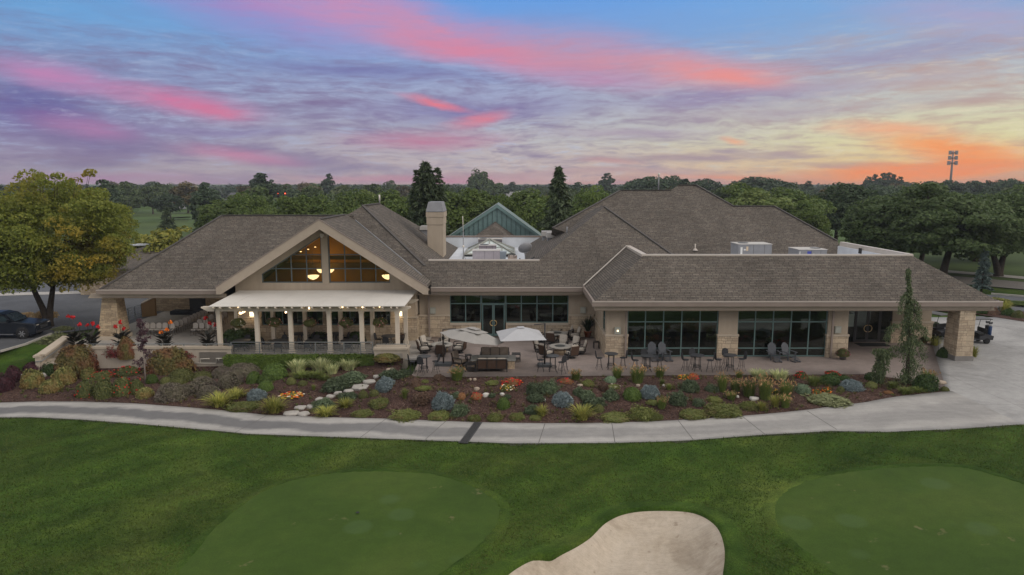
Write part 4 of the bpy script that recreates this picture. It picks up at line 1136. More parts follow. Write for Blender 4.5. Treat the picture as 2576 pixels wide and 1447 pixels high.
for tri in ((sk0, sk1, ska), (sk1, skb1, ska), (skb1, skb0, ska), (skb0, sk0, ska)): m.poly([p + k for p in tri])
part("glazing", m, S("milky skylight glass", (.62, .70, .68), .2, .5), skl)
m = MB(); m.box(sk0.x, sk1.x, 68.1, 74.1, 4.9, sk0.z - .05); part("curb", m, BLACKM, skl)
# box-shaped vents standing on the two inner slopes
def box_vent(p0, p1, y, lab):
    a, b = PY(*p0, y), PY(*p1, y); t = thing("roof_vent", lab, "roof vent", (a.x, y, b.z - .9), group="box vents on the roof slopes")
    w, hh = b.x - a.x, a.z - b.z
    m = MB(); m.box(.12, w - .12, .15, 1.4, -.7, .92); m.build("duct", METALG, t)
    m = MB(); m.hexa([(0, 0, .9), (w, 0, .9), (0, 1.6, .9), (w, 1.6, .9), (.05, .04, .9 + hh), (w - .05, .04, .9 + hh), (.05, 1.56, .9 + hh), (w - .05, 1.56, .9 + hh)]); m.build("hood", S("vent hood metal", (.40, .385, .365), .45, .4), t)
box_vent(r6(1930, 490), r6(2100, 560), 70.0, "grey box vent, the farther of two on the dark slope"); box_vent(r6(2008, 510), r6(2195, 585), 66.5, "grey box vent, the nearer of two on the dark slope"); box_vent(r6(42, 408), r6(180, 465), 70.0, "grey box vent half hidden behind the chimney")
# plumbing pipes
for p, y, hgt, lab in ((r6(2278, 440), 70, .7, "thin vent pipe high on the dark slope"), (r6(2325, 510), 67, .55, "thin vent pipe lower on the dark slope")):
    b = pw(*p); o = tag(MB().tube([(0, 0, -.2), (0, 0, hgt)], .07, 8).build("vent_pipe", METALG), lab, "pipe"); o.location = b
b = PS(*z3(2203, 805), 59, 4.1, S1); t = thing("vent_pipe", "pale vent pipe with flared collar on the rear roof", "pipe", b)
MB().tube([(0, 0, -.1), (0, 0, .55)], .06, 8).build("pipe", COPING, t); MB().lathe([(.28, -.05), (.09, .14)], 12).build("collar", COPING, t)
b = PS(*z3(1876, 226), 59, 4.1, S1); t = thing("vent_pipe", "white topped pipe on the far ridge", "pipe", (b.x, 70, b.z - .3)); MB().tube([(0, 0, 0), (0, 0, 1.7)], .06, 8).build("pipe", METALG, t); MB().lathe([(.12, 1.7), (.12, 1.95)], 10).build("cap", WHITEP, t)
b = pe(*z2(1410, 352)); t = thing("roof_antenna", "small white antenna on the west ridge", "antenna", P2e); MB().tube([(0, 0, 0), (0, 0, .25)], .05, 8).build("stub", METALG, t); MB().tube([(0, 0, .25), (0, 0, .85)], .08, 8).build("radome", WHITEP, t)
# rooftop machines
def sticker(mb, x0, x1, z0, z1, y=-.012): mb.box(x0, x1, y, y + .008, z0, z1)
def hvac(p0, p1, y, depth, zb, lab, fan=True, marks=(), mat=METALG, logo=False):
    a, b = PY(*p0, y), PY(*p1, y); w, zt2 = b.x - a.x, a.z; t = thing("air_conditioner", lab, "rooftop unit", (a.x, y, zb), group="rooftop air conditioning units")
    hh = zt2 - zb
    m = MB(); m.box(0, w, 0, depth, .12, hh - .04); m.build("casing", mat, t)
    m = MB(); m.box(-.04, w + .04, -.04, depth + .04, hh - .04, hh); m.build("lid", S("pale unit lid", (.50, .48, .45), .5), t)
    m = MB(); m.box(.1, w - .1, .1, depth - .1, 0, .12); m.build("curb", BLACKM, t)
    if fan: m = MB(); m.lathe([(.42, hh + .005), (.42, hh + .03)], 18, at=(fan * w, depth * .5, 0)); m.build("fan_grille", BLACKM, t)
    for c, rects in marks:
        m = MB()
        for r in rects: sticker(m, r[0] * w, r[1] * w, r[2] * hh, r[3] * hh)
        m.build("sticker", c, t)
    m = MB()
    for f in (.45, .78): m.box(f * w - .01, f * w + .01, -.006, -.001, .15, hh - .06)
    m.build("panel_seam", BLACKM, t)
    return t
WS, TS, BS, PK = S("white sticker", (.7, .7, .68), .5), S("tan sticker", (.6, .48, .34), .6), S("blue badge", (.05, .07, .35), .5), S("pink sticker", (.5, .3, .33), .6)
hvac(z4(48, 686), z4(338, 790), 55.5, 2.0, 5.5, "tall grey rooftop unit with white stickers behind the parapet", .25, ((WS, ((.06, .12, .45, .85), (.16, .22, .70, .76), (.60, .63, .2, .5), (.92, .98, .15, .35))), (TS, ((.23, .29, .68, .88),)), (PK, ((.25, .3, .22, .32),))))
hvac(z4(583, 734), z4(828, 790), 57, 2.2, 5.5, "low grey rooftop unit with blue badge at the parapet's right end", .78, ((WS, ((.02, .05, .35, .85), (.5, .56, .6, .68), (.64, .67, .4, .62))), (BS, ((.30, .44, .62, .86),))))
hvac(r6(862, 782), r6(1285, 935), 61, 1.6, 4.9, "big mauve grey unit in front of the skylight", False, (), S("mauve unit panel", (.36, .33, .36), .5))
hvac(r6(960, 702), r6(1228, 775), 64.5, 1.5, 4.9, "middle unit with two fans near the skylight", .3, (), S("dull unit panel", (.24, .21, .235), .5))
hvac(r6(952, 604), r6(1318, 660), 76, 1.5, 4.9, "dark unit against the white parapet behind the skylight", .2, (), S("dark unit panel", (.14, .125, .135), .5))
a, b = PY(*r6(1283, 805), 61.2), PY(*r6(1390, 935), 61.2); t = tag(MB().hexa([(a.x, 61.2, 4.9), (b.x - .15, 61.2, 4.9), (a.x, 62.2, 4.9), (b.x - .15, 62.2, 4.9), (a.x, 61.2, a.z), (b.x, 61.2, a.z), (a.x, 62.2, a.z), (b.x, 62.2, a.z)]).build("duct_hood", S("blue grey sheet metal", (.23, .27, .31), .5, .4), bevel=.01), "blue grey sheet metal duct beside the mauve unit", "duct")
a, b = PY(*r6(1410, 868), 60), PY(*r6(1552, 935), 60); t = thing("condenser_box", "small pinkish equipment box with looped hoses on the flat roof", "equipment box", (a.x, 60, 4.9)); MB().box(0, b.x - a.x, 0, .6, 0, a.z - 4.9).build("casing", S("pinkish panel", (.45, .36, .31), .6), t, bevel=.01)
m = MB()
for k in range(3): m.tube([(.2 + k * .12 + .34 * math.cos(x), -.06 - .02 * k, .75 + .38 * math.sin(x)) for x in [math.pi * i / 9 for i in range(10)]], .02, 6)
m.tube([(1.0, -.05, .7), (1.3, -.1, .35), (1.8, -.1, .5), (2.3, 0, .8)], .05, 6); m.build("hose", BLACKM, t)
# mast on tripod, dish
a, b = PY(*r6(714, 250), 57.5), PY(*r6(724, 940), 57.5); t = thing("antenna_mast", "tall thin antenna mast on a tripod beside the chimney", "antenna", (b.x, 57.5, 4.9))
MB().tube([(0, 0, 0), (0, 0, a.z - 4.9 - 1.3)], .035, 8).build("mast", METALG, t); MB().tube([(0, 0, a.z - 4.9 - 1.3), (-.03, 0, a.z - 4.9)], .025, 8).build("whip", WHITEP, t); MB().lathe([(.02, -.12), (.13, 0), (.02, .12)], 12, at=(0, -.02, PY(*r6(724, 720), 57.5).z - 4.9)).build("ball", WHITEP, t)
for k in range(3): an = R(90 + 120 * k + 30); MB().tube([(0, 0, 1.3), (.55 * math.cos(an), .55 * math.sin(an), 0)], .025, 6).build("leg", METALG, t)
b = PY(*r6(1680, 745), 60.5); t = thing("satellite_dish", "grey satellite dish at the foot of the dark slope", "dish", (b.x, 60.5, 4.9))
m = MB(); m.lathe([(.02, .16), (.3, .13), (.52, .05), (.66, -.06), (.64, -.08), (.5, .02), (.28, .1), (.015, .13)], 22, sy=.82); o = m.build("reflector", METALG, t); o.location = (0, 0, b.z - 4.9); o.rotation_euler = (R(118), 0, R(25))
MB().tube([(0, .1, 0), (0, .1, b.z - 4.9)], .045, 8).build("mast", METALG, t); MB().tube([(0, 0, b.z - 5.4), (.25, -.75, b.z - 5.1)], .025, 6).build("feed_arm", METALG, t)

# low building beyond the west roof
lb = thing("annex", "low grey shingled annex with a flat white roof panel behind the west wing", "building", (-34, 78, 0))
m = MB(); x0, x1 = PY(*z1(820, 950), 76).x + 34, PY(*z1(1760, 900), 76).x + 34; zr, ze = PY(*z1(1300, 760), 82).z, PY(*z1(1000, 985), 74).z
m.prism([(x0 - .5, -4, ze), (x1 + 2, -4, ze), (x1 + 2, 4, zr), (x0 + 4, 4, zr)], (0, 0, -.3)); m.prism([(x0 + 4, 4, zr), (x1 + 2, 4, zr), (x1 + 2, 10, ze), (x0 - .5, 10, ze)], (0, 0, -.3)); m.build("roof", SHING, lb)
m = MB(); m.box(x0, x1 + 2, -3.2, 9, 0, ze - .2); m.build("wall", STONE, lb)
m = MB(); zz = zr + .1
c, d = PY(*z1(1372, 752), 83.5), PY(*z1(1610, 752), 83.5); m.prism([(c.x + 34 - 1.0, 3.9, zz), (d.x + 34, 3.9, zz), (d.x + 34.8, 10, zz), (c.x + 34 + 1, 10, zz)], (0, 0, -.15)); m.build("white_roof", MEMB, lb)
m = MB(); m.box(x1 - 4, x1 - 2.6, -3.26, -3.2, 0, 2.3); m.build("door", S("grey steel door", (.33, .33, .33), .5), lb)
# ------------------------------------------------------------------ pergola
PERG = S("cream pergola paint", (.60, .53, .44), .55, .3, 0, .07, 2); CANV = S("white canvas", (.62, .595, .55), .8, .2, 0, .06, .8, .15, 25)
pg = thing("pergola", "long cream pergola with white canvas roof in front of the gable", "pergola", (-14.3, 48.3, 0))
def pp(name, mb, mat, parent=None, **k):
    o = mb.build(name, mat, parent or pg, **k)
    if parent is None: o.location = (14.3, -48.3, 0)
    return o
FY, RY = 48.35, 51.4
fx = [PY(*z6(x, 600), FY).x for x in (199, 562, 885, 1256, 1567, 1909)]
rx = [PY(*z6(x, 500), RY).x for x in (365, 713, 1020, 1362, 1667, 1987)]
for xs_, y in ((fx, FY), (rx, RY)):
    for x in xs_:
        m = MB(); m.box(x - .14, x + .14, y - .14, y + .14, .3, 3.1); o = pp("post", m, PERG)
        pp('post_base', MB().box(x - .18, x + .18, y - .18, y + .18, .013, .3), PERG, o); pp('post_cap', MB().box(x - .17, x + .17, y - .17, y + .17, 2.95, 3.098), PERG, o)
def beam(x0, x1, y, z0, z1):
    m = MB(); m.prism([(x0, y - .06, z1), (x1, y - .06, z1), (x1, y - .06, z1 - .08), (x1 - .45, y - .06, z0), (x0 + .45, y - .06, z0), (x0, y - .06, z1 - .08)], (0, .12, 0)); pp("beam", m, PERG)
beam(fx[0] - 1.15, fx[-1] + 1.0, FY - .12, 3.1, 3.42); beam(fx[0] - 1.1, fx[-1] + .95, FY + .12, 3.1, 3.42); beam(rx[0] - 1.0, rx[-1] + 1.0, RY, 3.12, 3.44)
zr0, zr1 = PY(*z6(1000, 220), FY - .78).z - .05, PY(*z6(1000, 68), GY - .15).z - .06
for x in (140, 205, 300, 390, 485, 568, 652, 735, 825, 895, 990, 1088, 1183, 1262, 1355, 1430, 1510, 1592, 1680, 1765, 1848, 1903):
    X = PY(*z6(x, 235), FY - .6).x; m = MB()
    m.prism([(X - .045, FY - .92, zr0 - .02), (X - .045, FY - .92, zr0 - .09), (X - .045, FY - .62, zr0 - .20), (X - .045, GY - .1, zr1 - .22), (X - .045, GY - .1, zr1 - .03)], (.09, 0, 0)); pp("rafter", m, PERG)
m = MB(); ca, cb, cc, cd = PY(*z6(82, 222), FY - .78), PY(*z6(1972, 218), FY - .78), PY(*z6(2095, 66), GY - .15), PY(*z6(445, 70), GY - .15)
cd.x = ca.x + .25
m.prism([ca, cb, cc, cd], (0, 0, -.05)); pp("canvas_roof", m, CANV)
m = MB(); nl = 9
for k in range(1, nl):
    a = ca.lerp(cb, k / nl); b = cd.lerp(cc, k / nl); m.bar(a + Vector((0, 0, .004)), b + Vector((0, 0, .004)), .03, .012)
pp("canvas_seam", m, S("canvas seam", (.585, .56, .515), .8))
m = MB(); m.tube([(fx[0] - .15, FY - .2, 3.4), (fx[0] - .19, FY - .2, 3.0), (fx[0] - .2, FY - .18, 1.5), (fx[0] - .1, FY - .2, .1)], .025, 6); pp("cable", m, BLACKM)
for k, (x, y) in enumerate([(370, 230), (430, 272), (412, 282), (395, 290), (383, 288), (832, 272), (826, 280), (1375, 226), (1567, 228), (1732, 222), (1052, 240)]):
    c = PY(*z6(x, y), 49.3 if y > 250 else FY - .5); m = MB(); m.lathe([(.02, .09), (.055, .03), (.055, -.03), (.02, -.08)], 8, at=c); pp("bulb", m, BULB)
for x in (-19, -16, -12.5, -9.5): wlight(x, 49.6, 2.9, 5, (1, .72, .42), .15)

# ------------------------------------------------------------------ walls, rails
TW = stucco("terrace wall stucco", (.43, .375, .31))
tw = thing("terrace_wall", "low beige stucco retaining wall holding up the west terrace", "wall", (-24, 48, 0))
def tp(name, mb, mat): o = mb.build(name, mat, tw); o.location = (24, -48, 0); return o
wx = PY(*z5(2225, 640), 47.9).x; wl = PY(*z5(905, 640), 47.9).x
m = MB(); m.box(-30.2, wx, 47.9, 48.2, -1.9, .46); tp("wall", m, TW); m = MB(); m.box(-30.3, wx + .05, 47.84, 48.26, .46, .62); tp("coping", m, TRIMS)
m = MB(); m.box(wx - 2.2, wx - .3, 47.86, 47.9, -.55, .25); tp("vent_grille", m, S("ribbed vent", (.30, .27, .235), .7))
m = MB(); 
for k in range(40): m.box(wx - 2.2 + k * .0487, wx - 2.2 + k * .0487 + .018, 47.84, 47.86, -.54, .24)
tp("vent_slat", m, S("vent slat shade", (.16, .145, .125), .8))
PIPEW = S("white pipe", (.62, .58, .5), .5)
m = MB(); P = lambda x, y: PY(*z5(x, y), 47.78)
m.tube([P(1875, 770), P(2085, 772), P(2085, 725), P(2160, 725)], .035, 6); m.tube([P(1935, 770), P(1932, 730), P(2020, 728)], .03, 6); m.tube([P(2110, 727), P(2110, 748)], .03, 6); tp("pipe", m, PIPEW)
RAIL = S("slate painted rail", (.17, .185, .19), .45, .4)
def rails(name, label, p0, p1, hts, post_xs, y, rad=.022, base=.0, cat="railing"):
    t = thing(name, label, cat, (p0, y, base))
    m = MB()
    for z in hts: m.tube([(0, 0, z), (p1 - p0, 0, z)], rad if z < max(hts) else rad * 1.5, 6)
    m.build("rail", RAIL, t)
    for x in post_xs: m = MB(); m.box(x - p0 - .03, x - p0 + .03, -.03, .03, 0, max(hts)); m.build("post", RAIL, t)
    return t
rails("handrail", "single thin handrail running along the top of the terrace wall", -29.8, wx - .05, [.16], [-29.6 + k * 1.6 for k in range(7)], 48.05, .022, .62)
px = [PY(*z6(x, 640), 48.0).x for x in (302, 575, 1115, 1390, 1550, 1668)]
rails("railing", "grey railing with six horizontal bars between hedge and dining tables", px[0], px[-1], [.12, .27, .42, .57, .72, .92], px, 48.0)
# planter wall at the end of the railing
pl = thing("planter_wall", "small stucco planter wall at the east end of the railing", "wall", (-8.4, 47.4, 0))
m = MB(); m.box(-1.15, 1.15, -.35, .65, -.75, .58); m.build("wall", TW, pl); m = MB(); m.box(-1.22, 1.22, -.42, .72, .58, .72); m.build("coping", TRIMS, pl)
m = MB(); m.box(-.9, .8, -.38, -.352, -.5, .36); m.build("vent_grille", S("ribbed vent 2", (.30, .27, .235), .7), pl)
m = MB(); m.tube([(-1.1, .1, .72), (-1.1, .1, .9), (1.0, .1, .9), (1.0, .1, .72)], .025, 6); m.build("rail", RAIL, pl)
# stair wall at the west end of the terrace
sw = thing("stair_wall", "sloping stucco parapet of the west garden stair with grey handrail", "wall", G(*z5(360, 760), -1))
o0 = sw.location.copy()
A0, A1_ = PY(*z5(335, 715), 46.3), PY(*z5(395, 708), 46.4); A2_, A3_ = PY(*z5(650, 527), 49.4), PY(*z5(722, 527), 49.6)
m = MB(); pts = [A0 - o0, A1_ - o0, A2_ - o0, A3_ - o0, Vector((A3_.x, A3_.y, -.6)) - o0, Vector((A1_.x, A1_.y, -1.7)) - o0, Vector((A0.x, A0.y, -1.75)) - o0]
m.prism(pts, (-.3, .45, 0)); m.build("wall", TW, sw)
m = MB(); m.bar(A0 - o0 + Vector((-.15, .2, .05)), A1_ - o0 + Vector((-.15, .2, .05)), .62, .14); m.bar(A1_ - o0 + Vector((-.15, .2, .05)), A2_ - o0 + Vector((-.15, .2, .05)), .62, .14); m.bar(A2_ - o0 + Vector((-.15, .2, .05)), A3_ - o0 + Vector((-.15, .2, .05)), .62, .14); m.build("coping", TRIMS, sw)
m = MB(); k = Vector((.1, -.12, -.28)); m.tube([A0 - o0 + k, A1_ - o0 + k, A2_ - o0 + k, A3_ - o0 + k + Vector((-.3, 0, 0))], .035, 6); m.build("handrail", RAIL, sw)
for k in range(6):
    a = A0.lerp(A3_, (k + .5) / 6); m = MB(); m.box(0, 1.5, -.2, .35, -.5, .0); o = m.build("step", TRIMS, sw); o.location = Vector((a.x + .15, a.y + .1, a.z - .5)) - o0
# ramp rail and low wall under the west roof
rl = thing("ramp_railing", "black ramp railing with sloping bars behind the west stone pier", "railing", G(*z5(1180, 395)))
a, b = G(*z5(1180, 398)), G(*z5(1370, 330)); m = MB()
for k in range(6): m.tube([Vector((0, 0, .15 + k * .2)), b - a + Vector((0, 0, .15 + k * .2))], .025, 6)
m.build("rail", RAIL, rl)
for t in (0, .33, .66, 1): m = MB(); q = (b - a) * t; m.box(q.x - .03, q.x + .03, q.y - .03, q.y + .03, 0, 1.2); m.build("post", RAIL, rl)
lw_ = thing("ramp_wall", "short brown stucco ramp wall with pale sloping top", "wall", G(*z5(1370, 330)))
a, b = G(*z5(1370, 332)), G(*z5(1500, 318)); d = b - a
m = MB(); m.prism([(0, 0, 0), (d.x, d.y, 0), (d.x, d.y, 1.75), (0, 0, 1.25)], (0, .3, 0)); m.build("wall", stucco("brown stucco", (.30, .195, .10)), lw_)
m = MB(); m.bar((0, .15, 1.29), (d.x, d.y + .15, 1.79), .4, .08); m.build("coping", TRIMS, lw_)

# ------------------------------------------------------------------ furniture
WICK = S("brown resin wicker", (.075, .046, .032), .75, .2, 0, .3, 30, .4, 120); FRAME = S("dark bronze aluminium", (.028, .026, .026), .45, .4, 0, .1, 6)
CUSH = S("cream cushion", (.44, .40, .345), .9, .1, 0, .08, 5); CUSHT = S("tan cushion", (.30, .245, .195), .9, .1, 0, .1, 5); MESHB = S("black mesh sling", (.035, .036, .04), .7, .2, 0, .2, 40)
FTOP = S("cast stone table top", (.31, .295, .265), .8, .2, 0, .12, 4, .2, 30); GRAN = S("grey granite", (.25, .25, .232), .5, .4, 0, .35, 22); BURN = S("fire glass", (.045, .05, .05), .4, .5, 0, .5, 40)
FSTONE = stone("fire table stone", (1, .95, .9), .35, .2)
_c = {}
def lounge(loc, rz, label, group, cush=CUSH):
    if cush.name in _c: return dup(_c[cush.name], loc, rz, label, group)
    t = thing("lounge_chair", label, "lounge chair", loc, rz, group); _c[cush.name] = t
    m = MB(); m.lathe([(.31, 0), (.31, .03), (.27, .045), (.06, .06), (.05, .18)], 18); m.build("swivel_base", FRAME, t)
    m = MB(); m.box(-.33, .33, -.33, .33, .18, .3); m.build("seat_frame", FRAME, t)
    m = MB(); m.box(-.3, .3, -.34, .3, .3, .45); m.build("seat_cushion", cush, t, bevel=.04)
    R_ = Matrix.Rotation(R(-14), 4, 'X')
    m = MB(); m.box(-.33, .33, 0, .05, 0, .66, R_, (0, .32, .28)); m.build("backrest", WICK, t)
    m = MB(); m.box(-.29, .29, -.14, -.005, .12, .74, R_, (0, .32, .28)); m.build("back_cushion", cush, t, bevel=.045)
    m = MB(); m.box(-.012, .012, -.146, -.139, .42, .445, R_, (0, .32, .28)); m.build("button", FRAME, t)
    for s in (-1, 1):
        m = MB(); m.tube([(s * .36, -.34, .2), (s * .36, -.36, .55), (s * .36, -.3, .6), (s * .36, .1, .62), (s * .36, .40, .60), (s * .35, .40, .3), (s * .35, .3, .2)], .028, 6); m.box(s * .36 - .035, s * .36 + .035, -.33, .36, .6, .635); m.build("armrest", FRAME, t)
    return t
def fire_round(loc, label):
    t = thing("fire_table", label, "fire table", loc, 0, "round stone fire tables")
    m = MB(); m.lathe([(.44, 0), (.44, .48)], 28); m.build("stone_base", FSTONE, t)
    m = MB(); m.lathe([(.74, .48), (.78, .50), (.78, .57), (.75, .59), (.36, .59), (.36, .56)], 36); m.build("table_top", FTOP, t)
    m = MB(); m.lathe([(.36, .555), (.37, .597), (.33, .60), (.32, .575), (.02, .575)], 28); m.build("fire_bowl", BURN, t)
    return t
def rotv(a): return Vector((math.cos(a), math.sin(a), 0))
def ring_of(c, rad, angs, labels, group):
    for a, lb in zip(angs, labels):
        p = c + rotv(R(a)) * rad
        # chairs face the table: local -Y points to the centre
        lounge(p, R(a) - math.pi / 2, lb, group)
c1_ = G(*z7(400, 672)); c1_.y += .35
fire_round(c1_, "round fire table under the west umbrella's pole side")
ring_of(c1_, 1.32, (150, 88, 200, 272, 345, 18), ["cream cushioned wicker chair behind the west fire table, beside the stone wall", "cream chair at the far side of the west fire table, partly behind the umbrella pole", "wicker chair seen from its left side at the west end of the west fire table", "wicker chair with its back to the garden at the west fire table", "low tilted wicker chair east of the west fire table", "half hidden chair under the tilted canopy at the west fire table"], "wicker chairs round the west fire table")
c2_ = G(*z7(1515, 556)); c2_.y += .3
fire_round(c2_, "round fire table nearest the window wall")
ring_of(c2_, 1.35, (88, 50, 5, 205, 250), ["cream chair against the window wall, left of two", "cream chair against the window wall, right of two beside the tall potted yucca", "dark swivel chair in shadow in front of the potted yucca", "chair mostly hidden under the east umbrella's edge", "wicker chair between the east umbrella pole and the far fire table"], "wicker chairs round the far fire table")
c3_ = G(*z7(1545, 690)); c3_.y += .3
fire_round(c3_, "round fire table nearest the black bar tables")
ring_of(c3_, 1.42, (160, 78, 45, 355, 300, 225), ["cream chair facing east at the near fire table, left of the umbrella pole", "cream chair squeezed between the near and far fire tables", "swivel chair turned away between the two stone fire tables", "wicker backed chair at the east end of the near fire table", "cream armchair shown in side view in front of the near fire table", "wicker backed chair beside the east umbrella pole"], "wicker chairs round the near fire table")
# rectangular fire table and sofas
c4_ = Vector((G(*z7(902, 800)).x, 44.78, 0)); t = thing("fire_table", "long rectangular granite fire table between the two sofas", "fire table", c4_)
m = MB(); m.box(-1.40, -.95, -.6, .6, 0, .56); m.build("stone_leg", FSTONE, t); m = MB(); m.box(.95, 1.40, -.6, .6, 0, .56); m.build("stone_leg", FSTONE, t)
m = MB(); m.box(-1.48, 1.48, -.70, .70, .56, .64); m.build("table_top", GRAN, t, bevel=.012); m = MB(); m.box(-1.0, 1.0, -.09, .09, .641, .65); m.build("burner", BURN, t); m = MB(); m.box(-.95, .95, -.25, .25, .1, .56); m.build("burner_box", FRAME, t)
def sofa(loc, rz, label, cush):
    t = thing("sofa", label, "sofa", loc, rz, "wicker sofas at the long fire table")
    m = MB(); m.box(-.98, .98, -.36, .36, .2, .3); m.build("seat_frame", FRAME, t)
    for x in (-.96, .96):
        for y in (-.33, .36): m = MB(); m.box(x - .03, x + .03, y - .03, y + .03, 0, .62 if y < 0 else .3); m.build("leg", FRAME, t)
        m = MB(); m.box(x - .04, x + .04, -.36, .4, .6, .64); m.build("armrest", FRAME, t)
    R_ = Matrix.Rotation(R(-12), 4, 'X')
    for k in (-1, 0, 1):
        m = MB(); m.box(k * .62 - .28, k * .62 + .28, 0, .045, 0, .62, R_, (0, .36, .26)); m.build("backrest", WICK, t)
        m = MB(); m.box(k * .62 - .3, k * .62 + .3, -.36, .28, .3, .44); m.build("seat_cushion", cush, t, bevel=.04)
        m = MB(); m.box(k * .62 - .295, k * .62 + .295, -.15, -.005, .14, .7, R_, (0, .36, .26)); m.build("back_cushion", cush, t, bevel=.045)
    m = MB()
    for x in (-.93, -.31, .31, .93): m.box(x - .03, x + .03, -.01, .06, 0, .64, R_, (0, .36, .26))
    m.box(-.96, .96, -.01, .055, .6, .66, R_, (0, .36, .26)); m.build("back_frame", FRAME, t)
    return t
sofa(c4_ + Vector((.06, 1.24, 0)), 0, "tan three seat sofa facing the garden behind the long fire table", CUSHT)
sofa(c4_ + Vector((-.06, -1.0, 0)), math.pi, "three seat wicker sofa with its back to the garden", CUSH)
lounge(G(*z7(580, 800)), R(60), "wicker chair with its back to us between umbrella base and long fire table", "chairs at the long fire table", CUSHT)
def side_table(loc, rz, label, w=.25, shelf=True):
    t = thing("side_table", label, "side table", loc, rz, "small dark side tables")
    m = MB(); m.box(-w, w, -w, w, .48, .52); m.build("table_top", FRAME, t)
    for x in (-1, 1):
        for y in (-1, 1): m = MB(); m.box(x * (w - .03) - .025, x * (w - .03) + .025, y * (w - .03) - .025, y * (w - .03) + .025, 0, .48); m.build("leg", FRAME, t)
    if shelf: m = MB(); m.box(-w + .04, w - .04, -w + .04, w - .04, .15, .18); m.build("shelf", FRAME, t)
side_table(G(*z7(682, 848)), 0, "square dark side table beside the front sofa's left arm", .33); side_table(G(*z7(662, 760)), R(20), "small dark side table touching the long fire table's left end", .2)
side_table(G(*z7(1120, 748)), 0, "slatted dark side table right of the rear tan sofa", .3); side_table(G(*z7(1893, 628)), 0, "small black side table by the south wing's side wall", .22, False); side_table(G(*z7(1330, 660)), 0, "small black side table left of the near fire table", .2, False)
# umbrellas
UP1, UP2 = S("grey canvas", (.31, .298, .28), .85, .15, 0, .06, 2), S("white canvas panel", (.43, .435, .45), .85, .15, 0, .05, 2)
def canopy(n, rad, rise, drop=.0, a0=0.0, inner=0.0, sub=4):
    """sagging fabric between n ribs, closed double skin"""
    V, F = [], []; K = n * 2
    for sh in (0, -.015):
        for i in range(sub + 1):
            t = inner + (1 - inner) * i / sub
            for k in range(K):
                a = a0 + 2 * math.pi * k / K
                r = rad * t * (1 if k % 2 == 0 else math.cos(math.pi / n) * .985)
                z = rise * (1 - t ** 1.15) - (.05 * t * (1 - t) * 4 * .5 if k % 2 else 0) + sh
                V.append((r * math.cos(a), r * math.sin(a), z))
    L1 = (sub + 1) * K
    for sh in (0, L1):
        for i in range(sub):
            for k in range(K): F.append((sh + i * K + k, sh + i * K + (k + 1) % K, sh + (i + 1) * K + (k + 1) % K, sh + (i + 1) * K + k))
    for k in range(K):
        b = sub * K; F.append((b + k, b + (k + 1) % K, L1 + b + (k + 1) % K, L1 + b + k)); F.append((k, (k + 1) % K, L1 + (k + 1) % K, L1 + k))
    m = MB(); m.v = V; m.f = F; m.sm = [False] * len(F); return m
def umbrella(base, pole_h, cen, n, rad, rise, tilt, mat, label, tiers, slab, a0):
    t = thing("cantilever_umbrella", label, "umbrella", base, 0, "cantilever umbrellas on the patio")
    m = MB(); m.box(-slab, slab, -.38, .38, 0, .17); m.build("base", S("grey umbrella base", (.07, .075, .08), .7), t, bevel=.03)
    m = MB(); m.tube([(0, 0, .17), (0, 0, pole_h)], .055, 10); m.build("pole", FRAME if tiers == 1 else S("bronze pole", (.075, .055, .042), .5, .4), t)
    m = MB(); m.box(-.09, .09, -.09, .09, 1.75, 1.95); m.box(.05, .22, -.03, .03, 1.82, 1.87); m.build("crank", FRAME, t)
    c = Vector(cen) - Vector(base); top = c + Vector((0, 0, rise))
    m = MB(); m.tube([(0, 0, pole_h - .03), Vector((0, 0, pole_h)).lerp(top, .45)], .03, 8); m.build("arm", FRAME, t)
    ro = (R(tilt[0]), R(tilt[1]), 0)
    can = canopy(n, rad, rise, a0=a0).build("canopy", mat, t, fix=False); can.location = c; can.rotation_euler = ro
    if tiers > 1:
        o = canopy(4, rad * .50, rise * .26, a0=a0 + .25).build("vent_tier", mat, can, fix=False); o.location = (0, 0, rise * .72)
        o = canopy(4, rad * .25, rise * .16, a0=a0 + .25).build("vent_cap", mat, can, fix=False); o.location = (0, 0, rise * .98)
    else:
        o = canopy(n, rad * .16, .05, a0=a0).build("vent_cap", mat, can, fix=False); o.location = (0, 0, rise * .97)
    m = MB()
    for k in range(n): a = a0 + 2 * math.pi * k / n; m.tube([(0, 0, rise - .05), (rad * .98 * math.cos(a), rad * .98 * math.sin(a), -.03)], .014, 5)
    m.build("rib", FRAME, can)
b1_ = G(*z7(420, 790)); u1 = PY(*z7(695, 500), 44.9)
umbrella(b1_, PY(*z7(412, 443), b1_.y).z, u1 - Vector((0, 0, .15)), 8, 2.15, .62, (-3, 10), UP1, "grey octagonal umbrella with three stacked tiers, tilted towards the sofas", 3, .58, .1)
b2_ = G(*z7(1395, 800)); u2 = PY(*z7(1164, 500), b2_.y + .1)
umbrella(b2_, PY(*z7(1412, 386), b2_.y).z, Vector((u2.x, u2.y, 2.05)), 4, 2.1, .60, (0, 0), UP2, "white square umbrella on the dark pole beside the near fire table", 1, .48, R(45) + .12)
